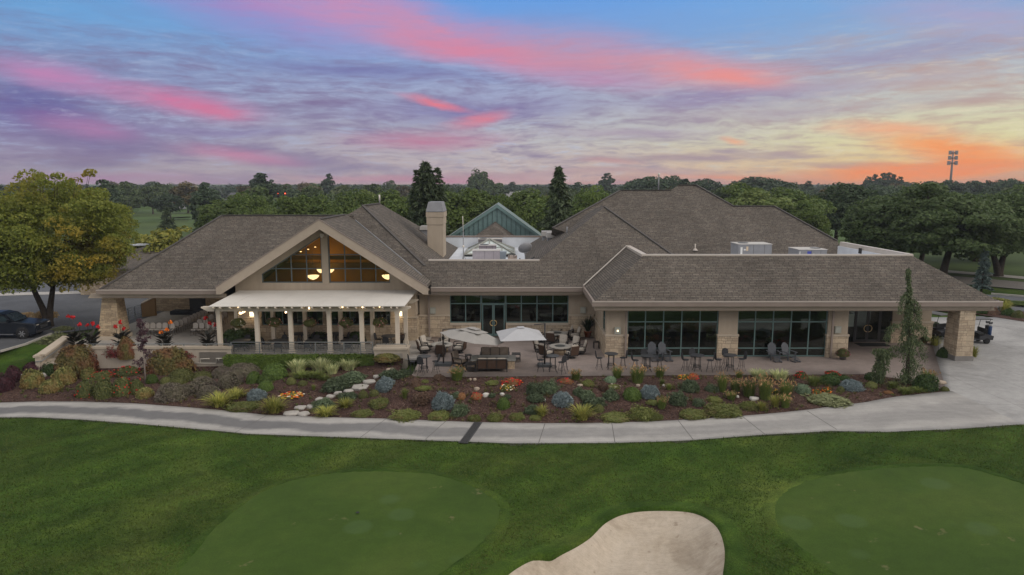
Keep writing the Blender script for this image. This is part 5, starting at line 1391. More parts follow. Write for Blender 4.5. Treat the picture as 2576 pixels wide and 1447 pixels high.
# bar tables and stools
_b = {}
def stool(loc, rz, label, group):
    if 's' in _b: return dup(_b['s'], loc, rz, label, group)
    t = thing("bar_stool", label, "bar stool", loc, rz, group); _b['s'] = t
    m = MB(); m.lathe([(.02, .74), (.19, .74), (.215, .755), (.215, .775), (.19, .785), (.02, .78)], 16); m.build("seat", MESHB, t)
    m = MB(); P = [(-.19, .20, .78), (-.21, .235, 1.0), (-.17, .26, 1.2), (0, .27, 1.26), (.17, .26, 1.2), (.21, .235, 1.0), (.19, .20, .78)]
    m.poly([(x, y - .012, z) for x, y, z in P]); m.poly([(x, y + .012, z) for x, y, z in reversed(P)]); m.tube(P, .016, 6); m.build("backrest", MESHB, t, fix=False)
    for k in range(4):
        a = R(45 + 90 * k); c, s = math.cos(a), math.sin(a)
        m = MB(); m.tube([(.12 * c, .12 * s, .74), (.15 * c, .15 * s, .55), (.20 * c, .20 * s, .25), (.28 * c, .28 * s, .02), (.30 * c, .30 * s, .005)], .013, 5); m.build("leg", BLACKM, t)
    m = MB(); m.tube([(.20 * math.cos(x), .20 * math.sin(x), .27) for x in [2 * math.pi * i / 16 for i in range(17)]], .009, 5); m.build("foot_ring", BLACKM, t)
    return t
def bar_table(loc, label):
    if 't' in _b: return dup(_b['t'], loc, 0, label)
    t = thing("bar_table", label, "bar table", loc, 0, "black round bar tables"); _b['t'] = t
    m = MB(); m.lathe([(.02, 1.02), (.40, 1.02), (.44, 1.03), (.44, 1.055), (.41, 1.06), (.02, 1.06)], 30); m.build("table_top", S("charcoal table top", (.035, .038, .043), .45, .45), t)
    for k in range(4):
        a = R(45 + 90 * k); c, s = math.cos(a), math.sin(a)
        m = MB(); m.tube([(.23 * c, .23 * s, 1.02), (.23 * c, .23 * s, .35), (.25 * c, .25 * s, .2), (.34 * c, .34 * s, .01)], .022, 6); m.build("leg", BLACKM, t)
    for z, r in ((.96, .235), (.34, .25), (.28, .25)):
        m = MB(); m.tube([(r * math.cos(x), r * math.sin(x), z) for x in [2 * math.pi * i / 18 for i in range(19)]], .018, 5); m.build("ring", BLACKM, t)
    return t
bars = [(z7(235, 855), "black bar table at the patio's west corner by the umbrella base", [(200, "west"), (262, "garden side"), (345, "east")]),
        (z7(1473, 850), "black bar table in front of the east umbrella base", [(178, "west"), (312, "garden side"), (5, "east")]),
        (z7(2035, 828), "black bar table in front of the first stone pier", [(183, "west"), (2, "east")]),
        (z8(453, 850), "black bar table in front of the first pair of loungers", [(185, "west"), (355, "east"), (92, "window side")]),
        (z8(935, 845), "black bar table in front of the first picture window's right half", [(185, "west"), (345, "east"), (95, "window side")]),
        (z8(1250, 843), "black bar table in front of the red flower planter", [(185, "west"), (5, "east"), (92, "window side")])]
for p, lb, chs in bars:
    c = G(*p); bar_table(c, lb); short = {0: "table by the west umbrella base", 1: "table before the east umbrella base", 2: "table before the first stone pier", 3: "table before the first loungers", 4: "table before the first picture window", 5: "table before the red flower planter"}[bars.index((p, lb, chs))]
    for a, side in chs: stool(c + rotv(R(a)) * .78, R(a) - math.pi / 2, "black bar stool, %s, at the %s" % (side if 'side' in side else side + " side", short), "black mesh bar stools")
# adirondack loungers
ADI = S("slate grey plastic lumber", (.085, .092, .105), .6, .3, 0, .12, 6)
def adirondack(loc, rz, label, foot=True):
    if 'a' in _b: return dup(_b['a'], loc, rz, label)
    t = thing("adirondack_chair", label, "lounger", loc, rz, "grey adirondack loungers"); _b['a'] = t
    Rb = Matrix.Rotation(R(-20), 4, 'X'); Rs = Matrix.Rotation(R(-12), 4, 'X')
    m = MB()
    for k, (x, hh) in enumerate(((-.24, .74), (-.16, .83), (-.08, .89), (0, .91), (.08, .89), (.16, .83), (.24, .74))): m.box(x - .036, x + .036, -.011, .011, 0, hh, Rb, (0, .22, .24))
    m.box(-.27, .27, .012, .035, .12, .19, Rb, (0, .22, .24)); m.box(-.27, .27, .012, .035, .55, .62, Rb, (0, .22, .24)); m.build("backrest", ADI, t)
    m = MB()
    for k in range(6): m.box(-.26, .26, -.34 + k * .1, -.25 + k * .1, -.011, .011, Rs, (0, 0, .33))
    m.build("seat", ADI, t)
    for s in (-1, 1):
        m = MB(); m.box(s * .36 - .07, s * .36 + .07, -.42, .36, .55, .575); m.build("armrest", ADI, t)
        m = MB(); m.box(s * .30 - .02, s * .30 + .02, -.38, -.27, 0, .55); m.build("leg", ADI, t)
        m = MB(); m.prism([(s * .28 - .015, -.36, .3), (s * .28 - .015, .55, 0), (s * .28 - .015, .44, 0), (s * .28 - .015, -.36, .2)], (.03, 0, 0)); m.build("rail", ADI, t)
    if foot:
        m = MB()
        for k in range(5):
            z = .33 - .055 * k; y = -.46 - .12 * k; m.box(-.24, .24, y - .05, y + .05, z - .011, z + .011)
        m.box(-.22, -.19, -.98, -.45, .02, .08); m.box(.19, .22, -.98, -.45, .02, .08); m.build("footrest", ADI, t)
    return t
adirondack(G(*z8(1672, 735)), 0, "grey adirondack lounger with footrest before the second picture window, left of two"); adirondack(G(*z8(1815, 735)), R(18), "grey adirondack lounger turned towards the entrance, right of two")
adirondack(G(*z8(508, 728)), 0, "grey adirondack lounger behind a bar table at the first window, left of two"); adirondack(G(*z8(618, 728)), R(12), "grey adirondack lounger beside the first window, right of two, behind a stool")

# terrace dining sets
IRON = S("dark wrought iron", (.045, .047, .05), .5, .4, 0, .15, 20)
def dining_table(loc, label, rad=.62):
    if 'd' in _b: return dup(_b['d'], loc, 0, label)
    t = thing("dining_table", label, "dining table", loc, 0, "round iron dining tables under the pergola"); _b['d'] = t
    m = MB(); m.lathe([(.02, .70), (rad - .03, .70), (rad, .715), (rad, .735), (rad - .03, .74), (.02, .74)], 28); m.build("table_top", IRON, t)
    for k in range(4):
        a = R(45 + 90 * k); c, s = math.cos(a), math.sin(a); m = MB(); m.tube([(.12 * c, .12 * s, .7), (.2 * c, .2 * s, .35), (.42 * c, .42 * s, .01)], .022, 6); m.build("leg", IRON, t)
    return t
def iron_chair(loc, rz, label, group):
    if 'i' in _b: return dup(_b['i'], loc, rz, label, group)
    t = thing("iron_chair", label, "patio chair", loc, rz, group); _b['i'] = t
    m = MB(); m.box(-.23, .23, -.22, .22, .42, .45); m.build("seat", MESHB, t, bevel=.01)
    m = MB(); P = [(-.22, .22, .44), (-.23, .27, .7), (-.15, .31, .87), (0, .32, .9), (.15, .31, .87), (.23, .27, .7), (.22, .22, .44)]
    m.poly([(x, y - .01, z) for x, y, z in P]); m.poly([(x, y + .01, z) for x, y, z in reversed(P)]); m.tube(P, .017, 6); m.build("backrest", MESHB, t, fix=False)
    for s in (-1, 1):
        m = MB(); m.tube([(s * .25, .26, .66), (s * .27, 0, .67), (s * .27, -.22, .64), (s * .25, -.24, .43)], .016, 6); m.build("armrest", IRON, t)
        for y in (-.2, .22): m = MB(); m.tube([(s * .22, y, .43), (s * .24, y * 1.15, .01)], .015, 5); m.build("leg", IRON, t)
    return t
for k, (x, nm, angs) in enumerate(((405, "westmost", (185, 90, 355, 250)), (758, "second", (180, 85, 5, 285)), (1100, "third", (175, 95, 350, 260)), (1440, "eastmost", (185, 80, 0, 275)))):
    c = PY(*z6(x, 600), 49.35); c.z = .013; dining_table(c, "%s round iron table behind the terrace railing" % nm if k in (0, 3) else "%s round iron table from the west behind the terrace railing" % nm)
    for a in angs: iron_chair(c + rotv(R(a)) * .85, R(a) - math.pi / 2, "dark iron chair at the %s table behind the terrace railing" % nm, "iron chairs at the %s railing table" % nm)
for k, (x, nm) in enumerate(((968, "left"), (1300, "middle"), (1828, "right"))):
    c = PY(*z6(x, 560), 51.7 if k < 2 else 50.9); c.z = .013; dining_table(c, "round iron table by the dining room wall, %s" % {"left": "nearest the boxwood", "middle": "between the two dark windows", "right": "beside the lit wall lamp"}[nm])
    for a in ((190, 350, 80) if k < 2 else (170, 10, 265)): iron_chair(c + rotv(R(a)) * .85, R(a) - math.pi / 2, "dark iron chair at the %s table along the dining room wall" % nm, "iron chairs at the %s wall table" % nm)

# banquet chairs under the west roof
BQ = S("cream banquet fabric", (.47, .43, .385), .85, .15, 0, .06, 6); BQL = S("brown banquet frame", (.07, .048, .035), .5, .4)
def banquet(loc, rz, label, group):
    if 'q' in _b: return dup(_b['q'], loc, rz, label, group)
    t = thing("banquet_chair", label, "banquet chair", loc, rz, group); _b['q'] = t
    m = MB(); m.box(-.21, .21, -.22, .2, .43, .5); m.build("seat", BQ, t, bevel=.02)
    P = [(-.2, 0, 0), (.2, 0, 0), (.215, 0, .28), (.17, 0, .40), (.08, 0, .45), (-.08, 0, .45), (-.17, 0, .40), (-.215, 0, .28)]
    R_ = Matrix.Rotation(R(-10), 4, 'X'); T = Vector((0, .2, .52))
    m = MB(); m.prism([R_ @ Vector(p) + T for p in P], R_ @ Vector((0, .045, 0))); m.build("backrest", BQ, t)
    m = MB(); m.tube([R_ @ Vector((p[0] * 1.04, .03, p[2])) + T for p in P[1:] + P[:1]], .014, 5); m.tube([R_ @ Vector((-.2, .03, -.05)) + T, R_ @ Vector((.2, .03, -.05)) + T], .014, 5); m.build("back_frame", BQL, t)
    for x in (-.19, .19):
        for y in (-.2, .19): m = MB(); m.tube([(x, y, .44), (x * 1.04, y * 1.12, 0)], .014, 5); m.build("leg", BQL, t)
    return t
zb = lambda x, y: (300 * .83854 + x * .83854 / 6.44, 870 * .83854 + y * .83854 / 6.44)
rowsA = [[(895, 860), (1010, 862), (1128, 862), (1245, 862), (1380, 868)], [(1462, 822)], [(1545, 800)], [(1630, 755)], [(1695, 735)], [(1755, 705)], [(1820, 670)], [(1890, 640)], [(1955, 610)], [(2030, 570)]]
for i, r in enumerate(rowsA):
    for j, p in enumerate(r):
        c = G(*zb(p[0], p[1] + 12)); c.z = .013
        banquet(c, R(4), "cream banquet chair in the front row behind the orange canna" if i == 0 else "cream backed banquet chair in the diagonal line running back to the dark doorway", "front row banquet chairs west of the aisle" if i == 0 else "banquet chairs in the diagonal line")
rowsB = [[(1830, 865), (1948, 865), (2068, 862), (2190, 860), (2290, 855)], [(1905, 790), (2020, 790)], [(1985, 745)], [(2135, 690), (2230, 665)], [(2400, 640), (2330, 690)]]
for i, r in enumerate(rowsB):
    for j, p in enumerate(r):
        c = G(*zb(p[0], p[1] + 12)); c.z = .013
        banquet(c, R(-3), "cream banquet chair in the front row beside the pergola's west post" if i == 0 else "cream banquet chair in the rows behind the pergola's west post", "front row banquet chairs east of the aisle" if i == 0 else "banquet chairs in rows behind the west post")
# stacked chairs by the wall
for k in range(3):
    b = Vector((gx0 - .7 - .75 * k, 62.5 + .2 * k, .013)); t = thing("chair_stack", "tall dark stack of banquet chairs in the shade beside the doorway", "chair stack", b, 0, "stacks of chairs under the west roof")
    for j in range(8): m = MB(); m.box(-.22, .22, -.22, .2, .3 + j * .22, .38 + j * .22); m.box(-.2, .2, .2, .24, .4 + j * .22, .62 + j * .22); m.build("chair", BQL if j % 2 else S("dim maroon seat", (.07, .045, .045), .8), t, bevel=.015)
q = G(*zb(1350, 440)); o = tag(MB().box(-1.6, 1.6, -.5, .5, 0, .35).build("stage_platform", S("dark stage fabric", (.03, .034, .042), .9), bevel=.03), "low dark platform at the foot of the rear stone wall", "platform"); o.location = (PY(*zb(1760, 420), 63.9).x, 63.6, .013)

# ------------------------------------------------------------------ vehicles
def wheel(t, c, r, w, rim=METALG, ax='x'):
    m = MB(); m.lathe([(r * .62, -w / 2), (r * .9, -w / 2), (r, -w * .35), (r, w * .35), (r * .9, w / 2), (r * .62, w / 2)], 24); o = m.build("wheel", S("tyre rubber", (.018, .018, .019), .85), t); o.location = c; o.rotation_euler = (R(90), 0, 0)
    m = MB(); m.lathe([(.02, -w * .35), (r * .62, -w * .42), (r * .64, w * .42), (.05, w * .38)], 24)
    for k in range(6): a = math.pi * k / 3; m.bar((.04 * math.cos(a), .04 * math.sin(a), w * .44), (r * .58 * math.cos(a), r * .58 * math.sin(a), w * .44), .06, .04, up=(0, 0, 1))
    m.build("rim", rim, o)
TRK = S("dark navy car paint", (.008, .011, .018), .34, .35, 0, .05, 1); CARG = S("car window glass", (.03, .045, .06), .08, .6); CHR = S("chrome", (.5, .5, .52), .2, .5, .9)
def pickup(loc, rz, label):
    t = thing("pickup_truck", label, "pickup truck", loc, rz)
    # side outline, nose towards +X, cut in bands so that the body narrows upwards
    low = [(2.82, .42), (2.92, .60), (2.92, 1.02), (2.78, 1.20), (1.30, 1.34), (-2.85, 1.34), (-2.9, .46)]
    m = MB()
    def loft(sections):
        n = len(sections[0][1]); b = len(m.v)
        for y, P in sections: m.v += [(x, y, z) for x, z in P]
        for i in range(len(sections) - 1):
            for k in range(n): m.f.append((b + i * n + k, b + i * n + (k + 1) % n, b + (i + 1) * n + (k + 1) % n, b + (i + 1) * n + k)); m.sm.append(False)
        m.f.append(tuple(b + k for k in range(n))); m.f.append(tuple(b + (len(sections) - 1) * n + k for k in reversed(range(n)))); m.sm += [False, False]
    ins = lambda P, d: [(x - math.copysign(d * .6, x), z - (d * .55 if z > .9 else 0)) for x, z in P]
    loft([(-.99, ins(low, .1)), (-.94, low), (.94, low), (.99, ins(low, .1))]); m.build("body", TRK, t)
    m = MB(); cab = [(1.28, 1.30), (.55, 1.86), (-.05, 1.97), (-1.30, 1.96), (-1.55, 1.84), (-1.68, 1.30)]
    loft([(-.86, cab), (-.72, [(x * .93, z + (.0 if z < 1.3 else .06)) for x, z in cab]), (.72, [(x * .93, z + (.0 if z < 1.3 else .06)) for x, z in cab]), (.86, cab)]); m.build("cab", TRK, t)
    m = MB()
    for s in (-1, 1):
        m.prism([(1.0, s * .862, 1.37), (.48, s * .862, 1.78), (-.3, s * .862, 1.84), (-.3, s * .862, 1.37)], (0, s * .012, 0)); m.prism([(-.38, s * .862, 1.37), (-.38, s * .862, 1.84), (-1.2, s * .862, 1.82), (-1.48, s * .862, 1.37)], (0, s * .012, 0))
    m.build("side_window", CARG, t)
    m = MB(); m.prism([(1.22, -.76, 1.36), (1.22, .76, 1.36), (.58, .68, 1.88), (.58, -.68, 1.88)], (.02, 0, .02)); m.build("windscreen", CARG, t)
    for s in (-1, 1):
        m = MB(); m.box(2.70, 2.90, s * .72 - .17, s * .72 + .17, .88, 1.1); m.build("headlight", S("headlight lens", (.45, .42, .36), .15, .6), t, bevel=.02)
        m = MB(); m.box(.75, .95, s * .97 - .1, s * .97 + .1, 1.34, 1.56); m.build("mirror", TRK, t, bevel=.02)
        m = MB(); m.box(-1.6, 1.2, s * .99 - .07, s * .99 + .07, .36, .43); m.build("running_board", CHR, t)
        for x in (1.85, -1.8):
            m = MB(); m.lathe([(.5, -.01), (.5, .01)], 24); o = m.build("wheel_arch", BLACKM, t); o.location = (x, s * .985, .5); o.rotation_euler = (R(90), 0, 0)
            wheel(t, (x, s * .93, .44), .44, .28 * -1 * s if s < 0 else .28)
    m = MB(); m.box(2.86, 2.93, -.5, .5, .72, 1.12); m.build("grille", BLACKM, t, bevel=.01); m = MB(); m.box(2.8, 2.98, -.95, .95, .45, .66); m.build("bumper", S("dark bumper", (.03, .03, .035), .5), t, bevel=.03)
    m = MB()
    for z in (.8, .87, .94): m.box(2.93, 2.95, -.48, .48, z - .012, z + .012)
    m.build("grille_bar", CHR, t)
    return t
tr_c = G(*z5(310, 545))
pickup((tr_c.x - 2.75, tr_c.y + 1.1, 0), R(3), "dark navy pickup truck parked on the asphalt at the left edge")
CARTB = S("dark cart body", (.035, .036, .04), .35, .5); SEATM = S("black vinyl seat", (.03, .03, .03), .6)
def golf_cart(loc, rz, label, bag=True):
    t = thing("golf_cart", label, "golf cart", loc, rz, "golf carts beside the entrance")
    m = MB(); m.prism([(-1.15, -.58, .3), (1.1, -.58, .3), (1.2, -.58, .55), (1.0, -.58, .78), (.75, -.58, .80), (.62, -.58, .36), (-.1, -.58, .36), (-.15, -.58, .62), (-.8, -.58, .72), (-1.2, -.58, .6)], (0, 1.16, 0)); m.build("body", CARTB, t, bevel=.02)
    m = MB(); m.box(-.6, -.08, -.52, .52, .68, .8); m.box(-.68, -.56, -.52, .52, .8, 1.15); m.build("seat", SEATM, t, bevel=.03)
    m = MB(); m.box(-1.0, .75, -.6, .6, 1.86, 1.92); m.build("roof", S("tan grey cart roof", (.10, .095, .09), .5), t, bevel=.025)
    for s in (-1, 1):
        m = MB(); m.tube([(.95, s * .5, .78), (.62, s * .54, 1.87)], .022, 6); m.build("pillar", BLACKM, t); m = MB(); m.tube([(-.62, s * .54, .7), (-.82, s * .55, 1.87)], .022, 6); m.build("pillar", BLACKM, t)
        for x in (.78, -.72): wheel(t, (x, s * .5, .23), .23, .2 if s > 0 else -.2, CHR)
    m = MB(); m.tube([(.62, .25, .75), (.35, .25, 1.02)], .02, 6); m.tube([(.35 + .06 * math.cos(x), .25 + .17 * math.sin(x), 1.02 + .12 * math.cos(x)) for x in [2 * math.pi * i / 14 for i in range(15)]], .014, 5); m.build("steering_wheel", BLACKM, t)
    m = MB(); m.prism([(.93, -.5, .8), (.93, .5, .8), (.66, .5, 1.75), (.66, -.5, 1.75)], (.012, 0, .004)); m.build("windscreen", GLASS, t)
    return t
def golf_bag(loc, col, label):
    t = thing("golf_bag", label, "golf bag", loc, 0, "golf bags on the carts")
    m = MB(); m.lathe([(.11, 0), (.13, .05), (.125, .45), (.14, .82), (.12, .84)], 14); m.build("bag", S("bag fabric", col, .7), t)
    for k in range(6):
        a = k * 1.05; m = MB(); m.tube([(.05 * math.cos(a), .05 * math.sin(a), .7), (.09 * math.cos(a), .09 * math.sin(a), 1.02 + .04 * (k % 3))], .008, 5); m.box(.09 * math.cos(a) - .04, .09 * math.cos(a) + .05, .09 * math.sin(a) - .025, .09 * math.sin(a) + .025, 1.02 + .04 * (k % 3), 1.09 + .04 * (k % 3)); m.build("club", BLACKM, t)
k1 = G(*r1(1735, 868)); golf_cart((k1.x - .1, k1.y + .55, 0), R(178), "dark golf cart with a blue bag, right of the east stone pier")
golf_bag((k1.x + 1.0, k1.y + .35, .45), (.02, .05, .13), "blue golf bag strapped to the rear of the right cart"); golf_bag((k1.x + 1.02, k1.y + .72, .45), (.03, .03, .035), "black golf bag beside the blue one on the right cart")
k2 = G(*r1(1415, 822)); golf_cart((k2.x - .35, k2.y + .9, 0), R(110), "dark golf cart half hidden behind the east stone pier")
golf_bag((k2.x + .35, k2.y + .2, .42), (.035, .05, .12), "dark blue golf bag on the half hidden cart")
t = thing("stair_rail", "short pale looped handrail beside the east stone pier", "handrail", G(*r1(1400, 930))); MB().tube([(-.3, 0, 0), (-.3, 0, .85), (0, 0, .98), (.45, -.1, .7), (.5, -.1, 0)], .025, 6).build("rail", METALG, t)
# ------------------------------------------------------------------ planting
def LM(n, a, b, c=None, **k): return leafmat(n, a, b, c, **k)
MAT = dict(
    box=LM("boxwood leaf", (0.070, 0.116, 0.026), (0.132, 0.196, 0.049)), olive=LM("olive box leaf", (0.116, 0.132, 0.043), (0.206, 0.215, 0.079)),
    heather=LM("heather sprig", (.155, .148, .095), (.245, .215, .165), (.20, .165, .145), pscale=1.2, objvar=.12), barb=LM("purple barberry leaf", (0.043, 0.020, 0.026), (0.100, 0.036, 0.047)),
    varieg=LM("variegated leaf", (0.091, 0.119, 0.036), (0.331, 0.306, 0.108), (0.282, 0.191, 0.074), pscale=1.5), dark=LM("dark green leaf", (0.036, 0.070, 0.023), (0.079, 0.126, 0.036)),
    burn=LM("burning bush leaf", (0.096, 0.103, 0.036), (0.191, 0.140, 0.053), (0.223, 0.074, 0.053), pscale=.9), red=LM("scarlet leaf", (.17, .028, .034), (.29, .060, .065), (.10, .078, .034), pscale=2.2, objvar=.1),
    rose=LM("rose leaf", (0.074, 0.103, 0.036), (0.174, 0.174, 0.062)), jun=LM("juniper sprig", (.078, .114, .062), (.150, .190, .108)), blue=LM("blue spruce needle", (.150, .198, .208), (.262, .315, .325), trans=.1, objvar=.10),
    mat=LM("creeping mat", (.115, .150, .036), (.225, .235, .080), (.20, .145, .070), pscale=1.3, bias=-2.1), pale=LM("pale creeping juniper", (0.191, 0.215, 0.103), (0.289, 0.306, 0.157)),
    lily=LM("daylily blade", (0.174, 0.215, 0.041), (0.431, 0.397, 0.108)), lilyg=LM("green daylily blade", (0.100, 0.140, 0.036), (0.223, 0.257, 0.074)), iris=LM("variegated iris blade", (0.248, 0.314, 0.140), (0.596, 0.588, 0.314)),
    grass=LM("fountain grass blade", (0.086, 0.136, 0.034), (0.199, 0.240, 0.062)), plume=LM("grass plume", (0.331, 0.182, 0.091), (0.497, 0.331, 0.166)), tan=LM("tan grass plume", (0.596, 0.422, 0.223), (0.794, 0.596, 0.331)),
    sedum=LM("blue green sedum", (0.140, 0.206, 0.124), (0.248, 0.331, 0.206)), brown=LM("russet twig", (0.140, 0.096, 0.070), (0.240, 0.152, 0.108)), rust=LM("rusty groundcover", (0.265, 0.124, 0.058), (0.365, 0.199, 0.091)),
    plum=LM("plum leaf", (0.083, 0.047, 0.060), (0.174, 0.096, 0.116)), canna=LM("bronze canna leaf", (0.026, 0.028, 0.023), (0.070, 0.062, 0.049), trans=.08), hedge=LM("clipped hedge leaf", (0.079, 0.130, 0.023), (0.152, 0.223, 0.047)))
FL = {k: S(k + " petal", c, .6, .2, 0, .15, 30) for k, c in dict(red=(.55, .018, .022), orange=(.78, .20, .02), yellow=(.78, .48, .04), white=(.75, .70, .55), pink=(.60, .27, .26), maroon=(.22, .03, .06)).items()}
BARK = S("grey brown bark", (.065, .052, .042), .95, .1, 0, .35, 6, .5, 20)
def core(r=.86, lat=6, lon=14, zmin=-.2):
    q = []
    for i in range(lat):
        a0, a1 = [math.asin(zmin) + (math.pi / 2 - math.asin(zmin)) * t / lat for t in (i, i + 1)]
        for j in range(lon):
            b0, b1 = 2 * math.pi * j / lon, 2 * math.pi * (j + 1) / lon
            q.append([(r * math.cos(a) * math.cos(b), r * math.cos(a) * math.sin(b), r * math.sin(a)) for a, b in ((a0, b0), (a0, b1), (a1, b1), (a1, b0))])
    return np.array(q)
def dirs(n, zmin, rg):
    z = rg.uniform(zmin, 1, n); a = rg.uniform(0, 2 * math.pi, n); s = np.sqrt(1 - z * z)
    return np.stack([s * np.cos(a), s * np.sin(a), z], 1)
def lumpy(d, rg, n=14, amp=.16, width=.35):
    c = dirs(n, -.1, rg); w = rg.uniform(-.3, 1, n); m = np.ones(len(d)) - amp * .5
    for k in range(n): m += amp * w[k] * np.exp(-(np.sum((d - c[k]) ** 2, 1)) / width ** 2)
    return m
def mound(seed, n=1300, leaf=.085, amp=.14, aspect=1.5, jit=.55, inside=.12, corer=.84, radial=False, width=.35):
    rg = np.random.default_rng(seed); d = dirs(n, -.15, rg); m = lumpy(d, rg, amp=amp, width=width)
    c = d * (m * (1 - rg.uniform(0, inside, n)))[:, None]
    if radial:   # sprigs pointing outwards
        t = unit(d + rg.normal(0, .35, (n, 3))); b = unit(np.cross(t, rg.normal(0, 1, (n, 3)))); s = leaf * rg.uniform(.6, 1.4, (n, 1))
        Q = np.stack([c - t * s * .4, c + b * s * .22, c + t * s * 1.2, c - b * s * .22], 1)
    else: Q = leaves(c, d, leaf, aspect, jit, rg)
    return np.concatenate([core(corer), Q])
def blades(seed, n=150, ln=1.0, out=.75, w=.045, up=1.0, base=.12, tipw=.3):
    rg = np.random.default_rng(seed); a = rg.uniform(0, 2 * math.pi, n); r0 = base * np.sqrt(rg.uniform(0, 1, n)); l = ln * rg.uniform(.65, 1.1, n); o = out * rg.uniform(.15, 1.0, n)
    ca, sa = np.cos(a), np.sin(a); pts = []
    for t in (0, .35, .7, 1.0):
        rr = r0 + l * o * t ** 1.6; z = l * up * (t - .42 * o * t ** 2.6); pts.append(np.stack([rr * ca, rr * sa, z], 1))
    side = np.stack([-sa, ca, np.zeros(n)], 1) * w * .5; ws = (1, 1, .75, tipw * .3); Q = []
    for i in range(3): Q.append(np.stack([pts[i] - side * ws[i], pts[i] + side * ws[i], pts[i + 1] + side * ws[i + 1], pts[i + 1] - side * ws[i + 1]], 1))
    return np.concatenate(Q), pts[3]
MESH = {}
def mesh_for(kind, v):
    k = (kind, v)
    if k in MESH: return MESH[k]
    sd = abs(hash(kind)) % 1000 if False else sum(map(ord, kind)) * 7 + v
    P = dict(box=(1500, .075, .05, 1.5), olive=(1500, .08, .06, 1.5), heather=(2300, .065, .08, 2.2), barb=(1400, .08, .07, 1.5), varieg=(1300, .10, .16, 1.5), dark=(1300, .10, .18, 1.5),
             burn=(2600, .065, .16, 1.6), red=(1300, .09, .30, 1.6), rose=(1300, .095, .18, 1.5), mat=(1900, .075, .34, 2.2), sedum=(800, .11, .22, 1.1), brown=(1000, .10, .25, 2.5), rust=(900, .09, .2, 1.6))
    if kind in P:
        n, lf, am, asp = P[kind]; Q = mound(sd, n, lf, am, asp)
        if kind == "red": Q = np.concatenate([mound(sd, 900, .075, .5, 1.7, inside=.5, corer=.35, width=.22), mound(sd + 1, 500, .08, .55, 1.7, inside=.7, corer=.3, width=.2)])
        if kind == "mat": Q = np.concatenate([mound(sd, 900, .07, .34, 1.8, corer=.7, width=.25), mound(sd + 1, 1300, .095, .4, 2, radial=True, corer=.6, width=.2)])
        if kind in ("heather", "brown"): Q = np.concatenate([mound(sd, n // 2, lf, am, asp), mound(sd + 1, n, lf * .9, am, asp, radial=True)])
    elif kind in ("jun", "pale"): Q = np.concatenate([mound(sd, 600, .10, .42, 1.8, corer=.66, width=.28), mound(sd + 3, 1900, .105, .5, 2, radial=True, corer=.5, width=.22)])
    elif kind == "blue": Q = np.concatenate([mound(sd, 500, .10, .2, 1.8, corer=.8), mound(sd + 3, 1900, .125, .22, 2, radial=True, corer=.6, width=.22)])
    elif kind in ("lily", "lilyg"): Q = np.concatenate([blades(sd, 190, 1.15, 1.0, .05, .95, .25)[0], blades(sd + 5, 80, .7, 1.2, .05, .8, .4)[0]])
    elif kind == "iris": Q = blades(sd, 230, 1.1, .62, .06, 1.0, .5)[0]
    elif kind == "grass": Q = np.concatenate([blades(sd, 330, 1.08, .62, .03, 1.0, .42)[0], blades(sd + 2, 120, .8, .95, .03, .9, .45)[0]])
    MESH[k] = quads_mesh(kind + " foliage", Q, [MAT[kind]]); return MESH[k]
NAME = dict(box="boxwood_shrub", olive="boxwood_shrub", heather="heather_shrub", barb="barberry_shrub", varieg="variegated_shrub", dark="evergreen_shrub", burn="burning_bush", red="red_shrub", rose="rose_bush",
            jun="juniper", pale="creeping_juniper", blue="dwarf_spruce", mat="groundcover_plant", lily="daylily", lilyg="daylily", iris="iris_clump", grass="grass_clump", sedum="sedum", brown="russet_shrub", rust="groundcover_plant")
cnt = {}
def place(sheet, cx, top, bot, w):
    k = .27238 if sheet is r1 else .26082
    p = sheet(cx, bot - w * .12); b = GT(*p)
    dist = Vector((b.x, b.y, b.z - CAMZ)); depth = b.y * cp + (CAMZ - b.z) * sp; s = FPX / depth
    r = w * k / 2 / s * 1.06; hh = max(.12, ((bot - top) * k / s - .22 * r) / .95)
    return b, r, hh
def plant(kind, sheet, cx, top, bot, w, label, group=None, wide=1.0, blooms=None):
    b, r, hh = place(sheet, cx, top, bot, w)
    cnt[kind] = cnt.get(kind, -1) + 1; v = cnt[kind] % 3
    o = link(NAME[kind], mesh_for(kind, v)); o.location = b - Vector((0, 0, .03)); o.rotation_euler = (0, 0, rnd.uniform(0, 6.28))
    if kind in ('mat', 'pale', 'rust'): hh *= .72
    if kind == 'blue': r *= .86; hh *= .86
    if kind in ("lily", "lilyg", "iris", "grass"): o.scale = (r * (1.25 if kind != "grass" else 1.35),) * 2 + (hh * 1.05,)
    else: o.scale = (r * rnd.uniform(.96, 1.04) * wide, r * rnd.uniform(.92, 1.08), hh)
    if wide != 1.0: o.rotation_euler = (0, 0, 0); o.scale = (r, r * wide, hh)
    tag(o, label, {"grass": "ornamental grass", "iris": "iris", "lily": "daylily", "lilyg": "daylily", "blue": "dwarf spruce", "jun": "juniper", "mat": "groundcover", "pale": "groundcover", "rust": "groundcover"}.get(kind, "shrub"), group)
    for col, n, zmin, size in (blooms or []):
        rg = np.random.default_rng(int(cx + bot)); d = dirs(n, zmin, rg); Q = leaves(d * rg.uniform(.95, 1.1, (n, 1)), d * .6 + np.array([0, -.3, .6]), size, 1.1, .5, rg)
        q = link("blossom", quads_mesh("blossom", Q, [FL[col]]), None, o)
    if kind == "grass":
        rg = np.random.default_rng(int(cx)); _, tips = blades(int(cx), 60, 1.12, .6, .03, 1.0, .42); Q = leaves(tips, np.tile([0, 0, .2], (60, 1)) + rg.normal(0, .5, (60, 3)), .09, 3.0, .4, rg)
        link("plume_foliage", quads_mesh("plume", Q, [MAT["plume"]]), None, o)
    return o
B = "shrubs in the garden bed"
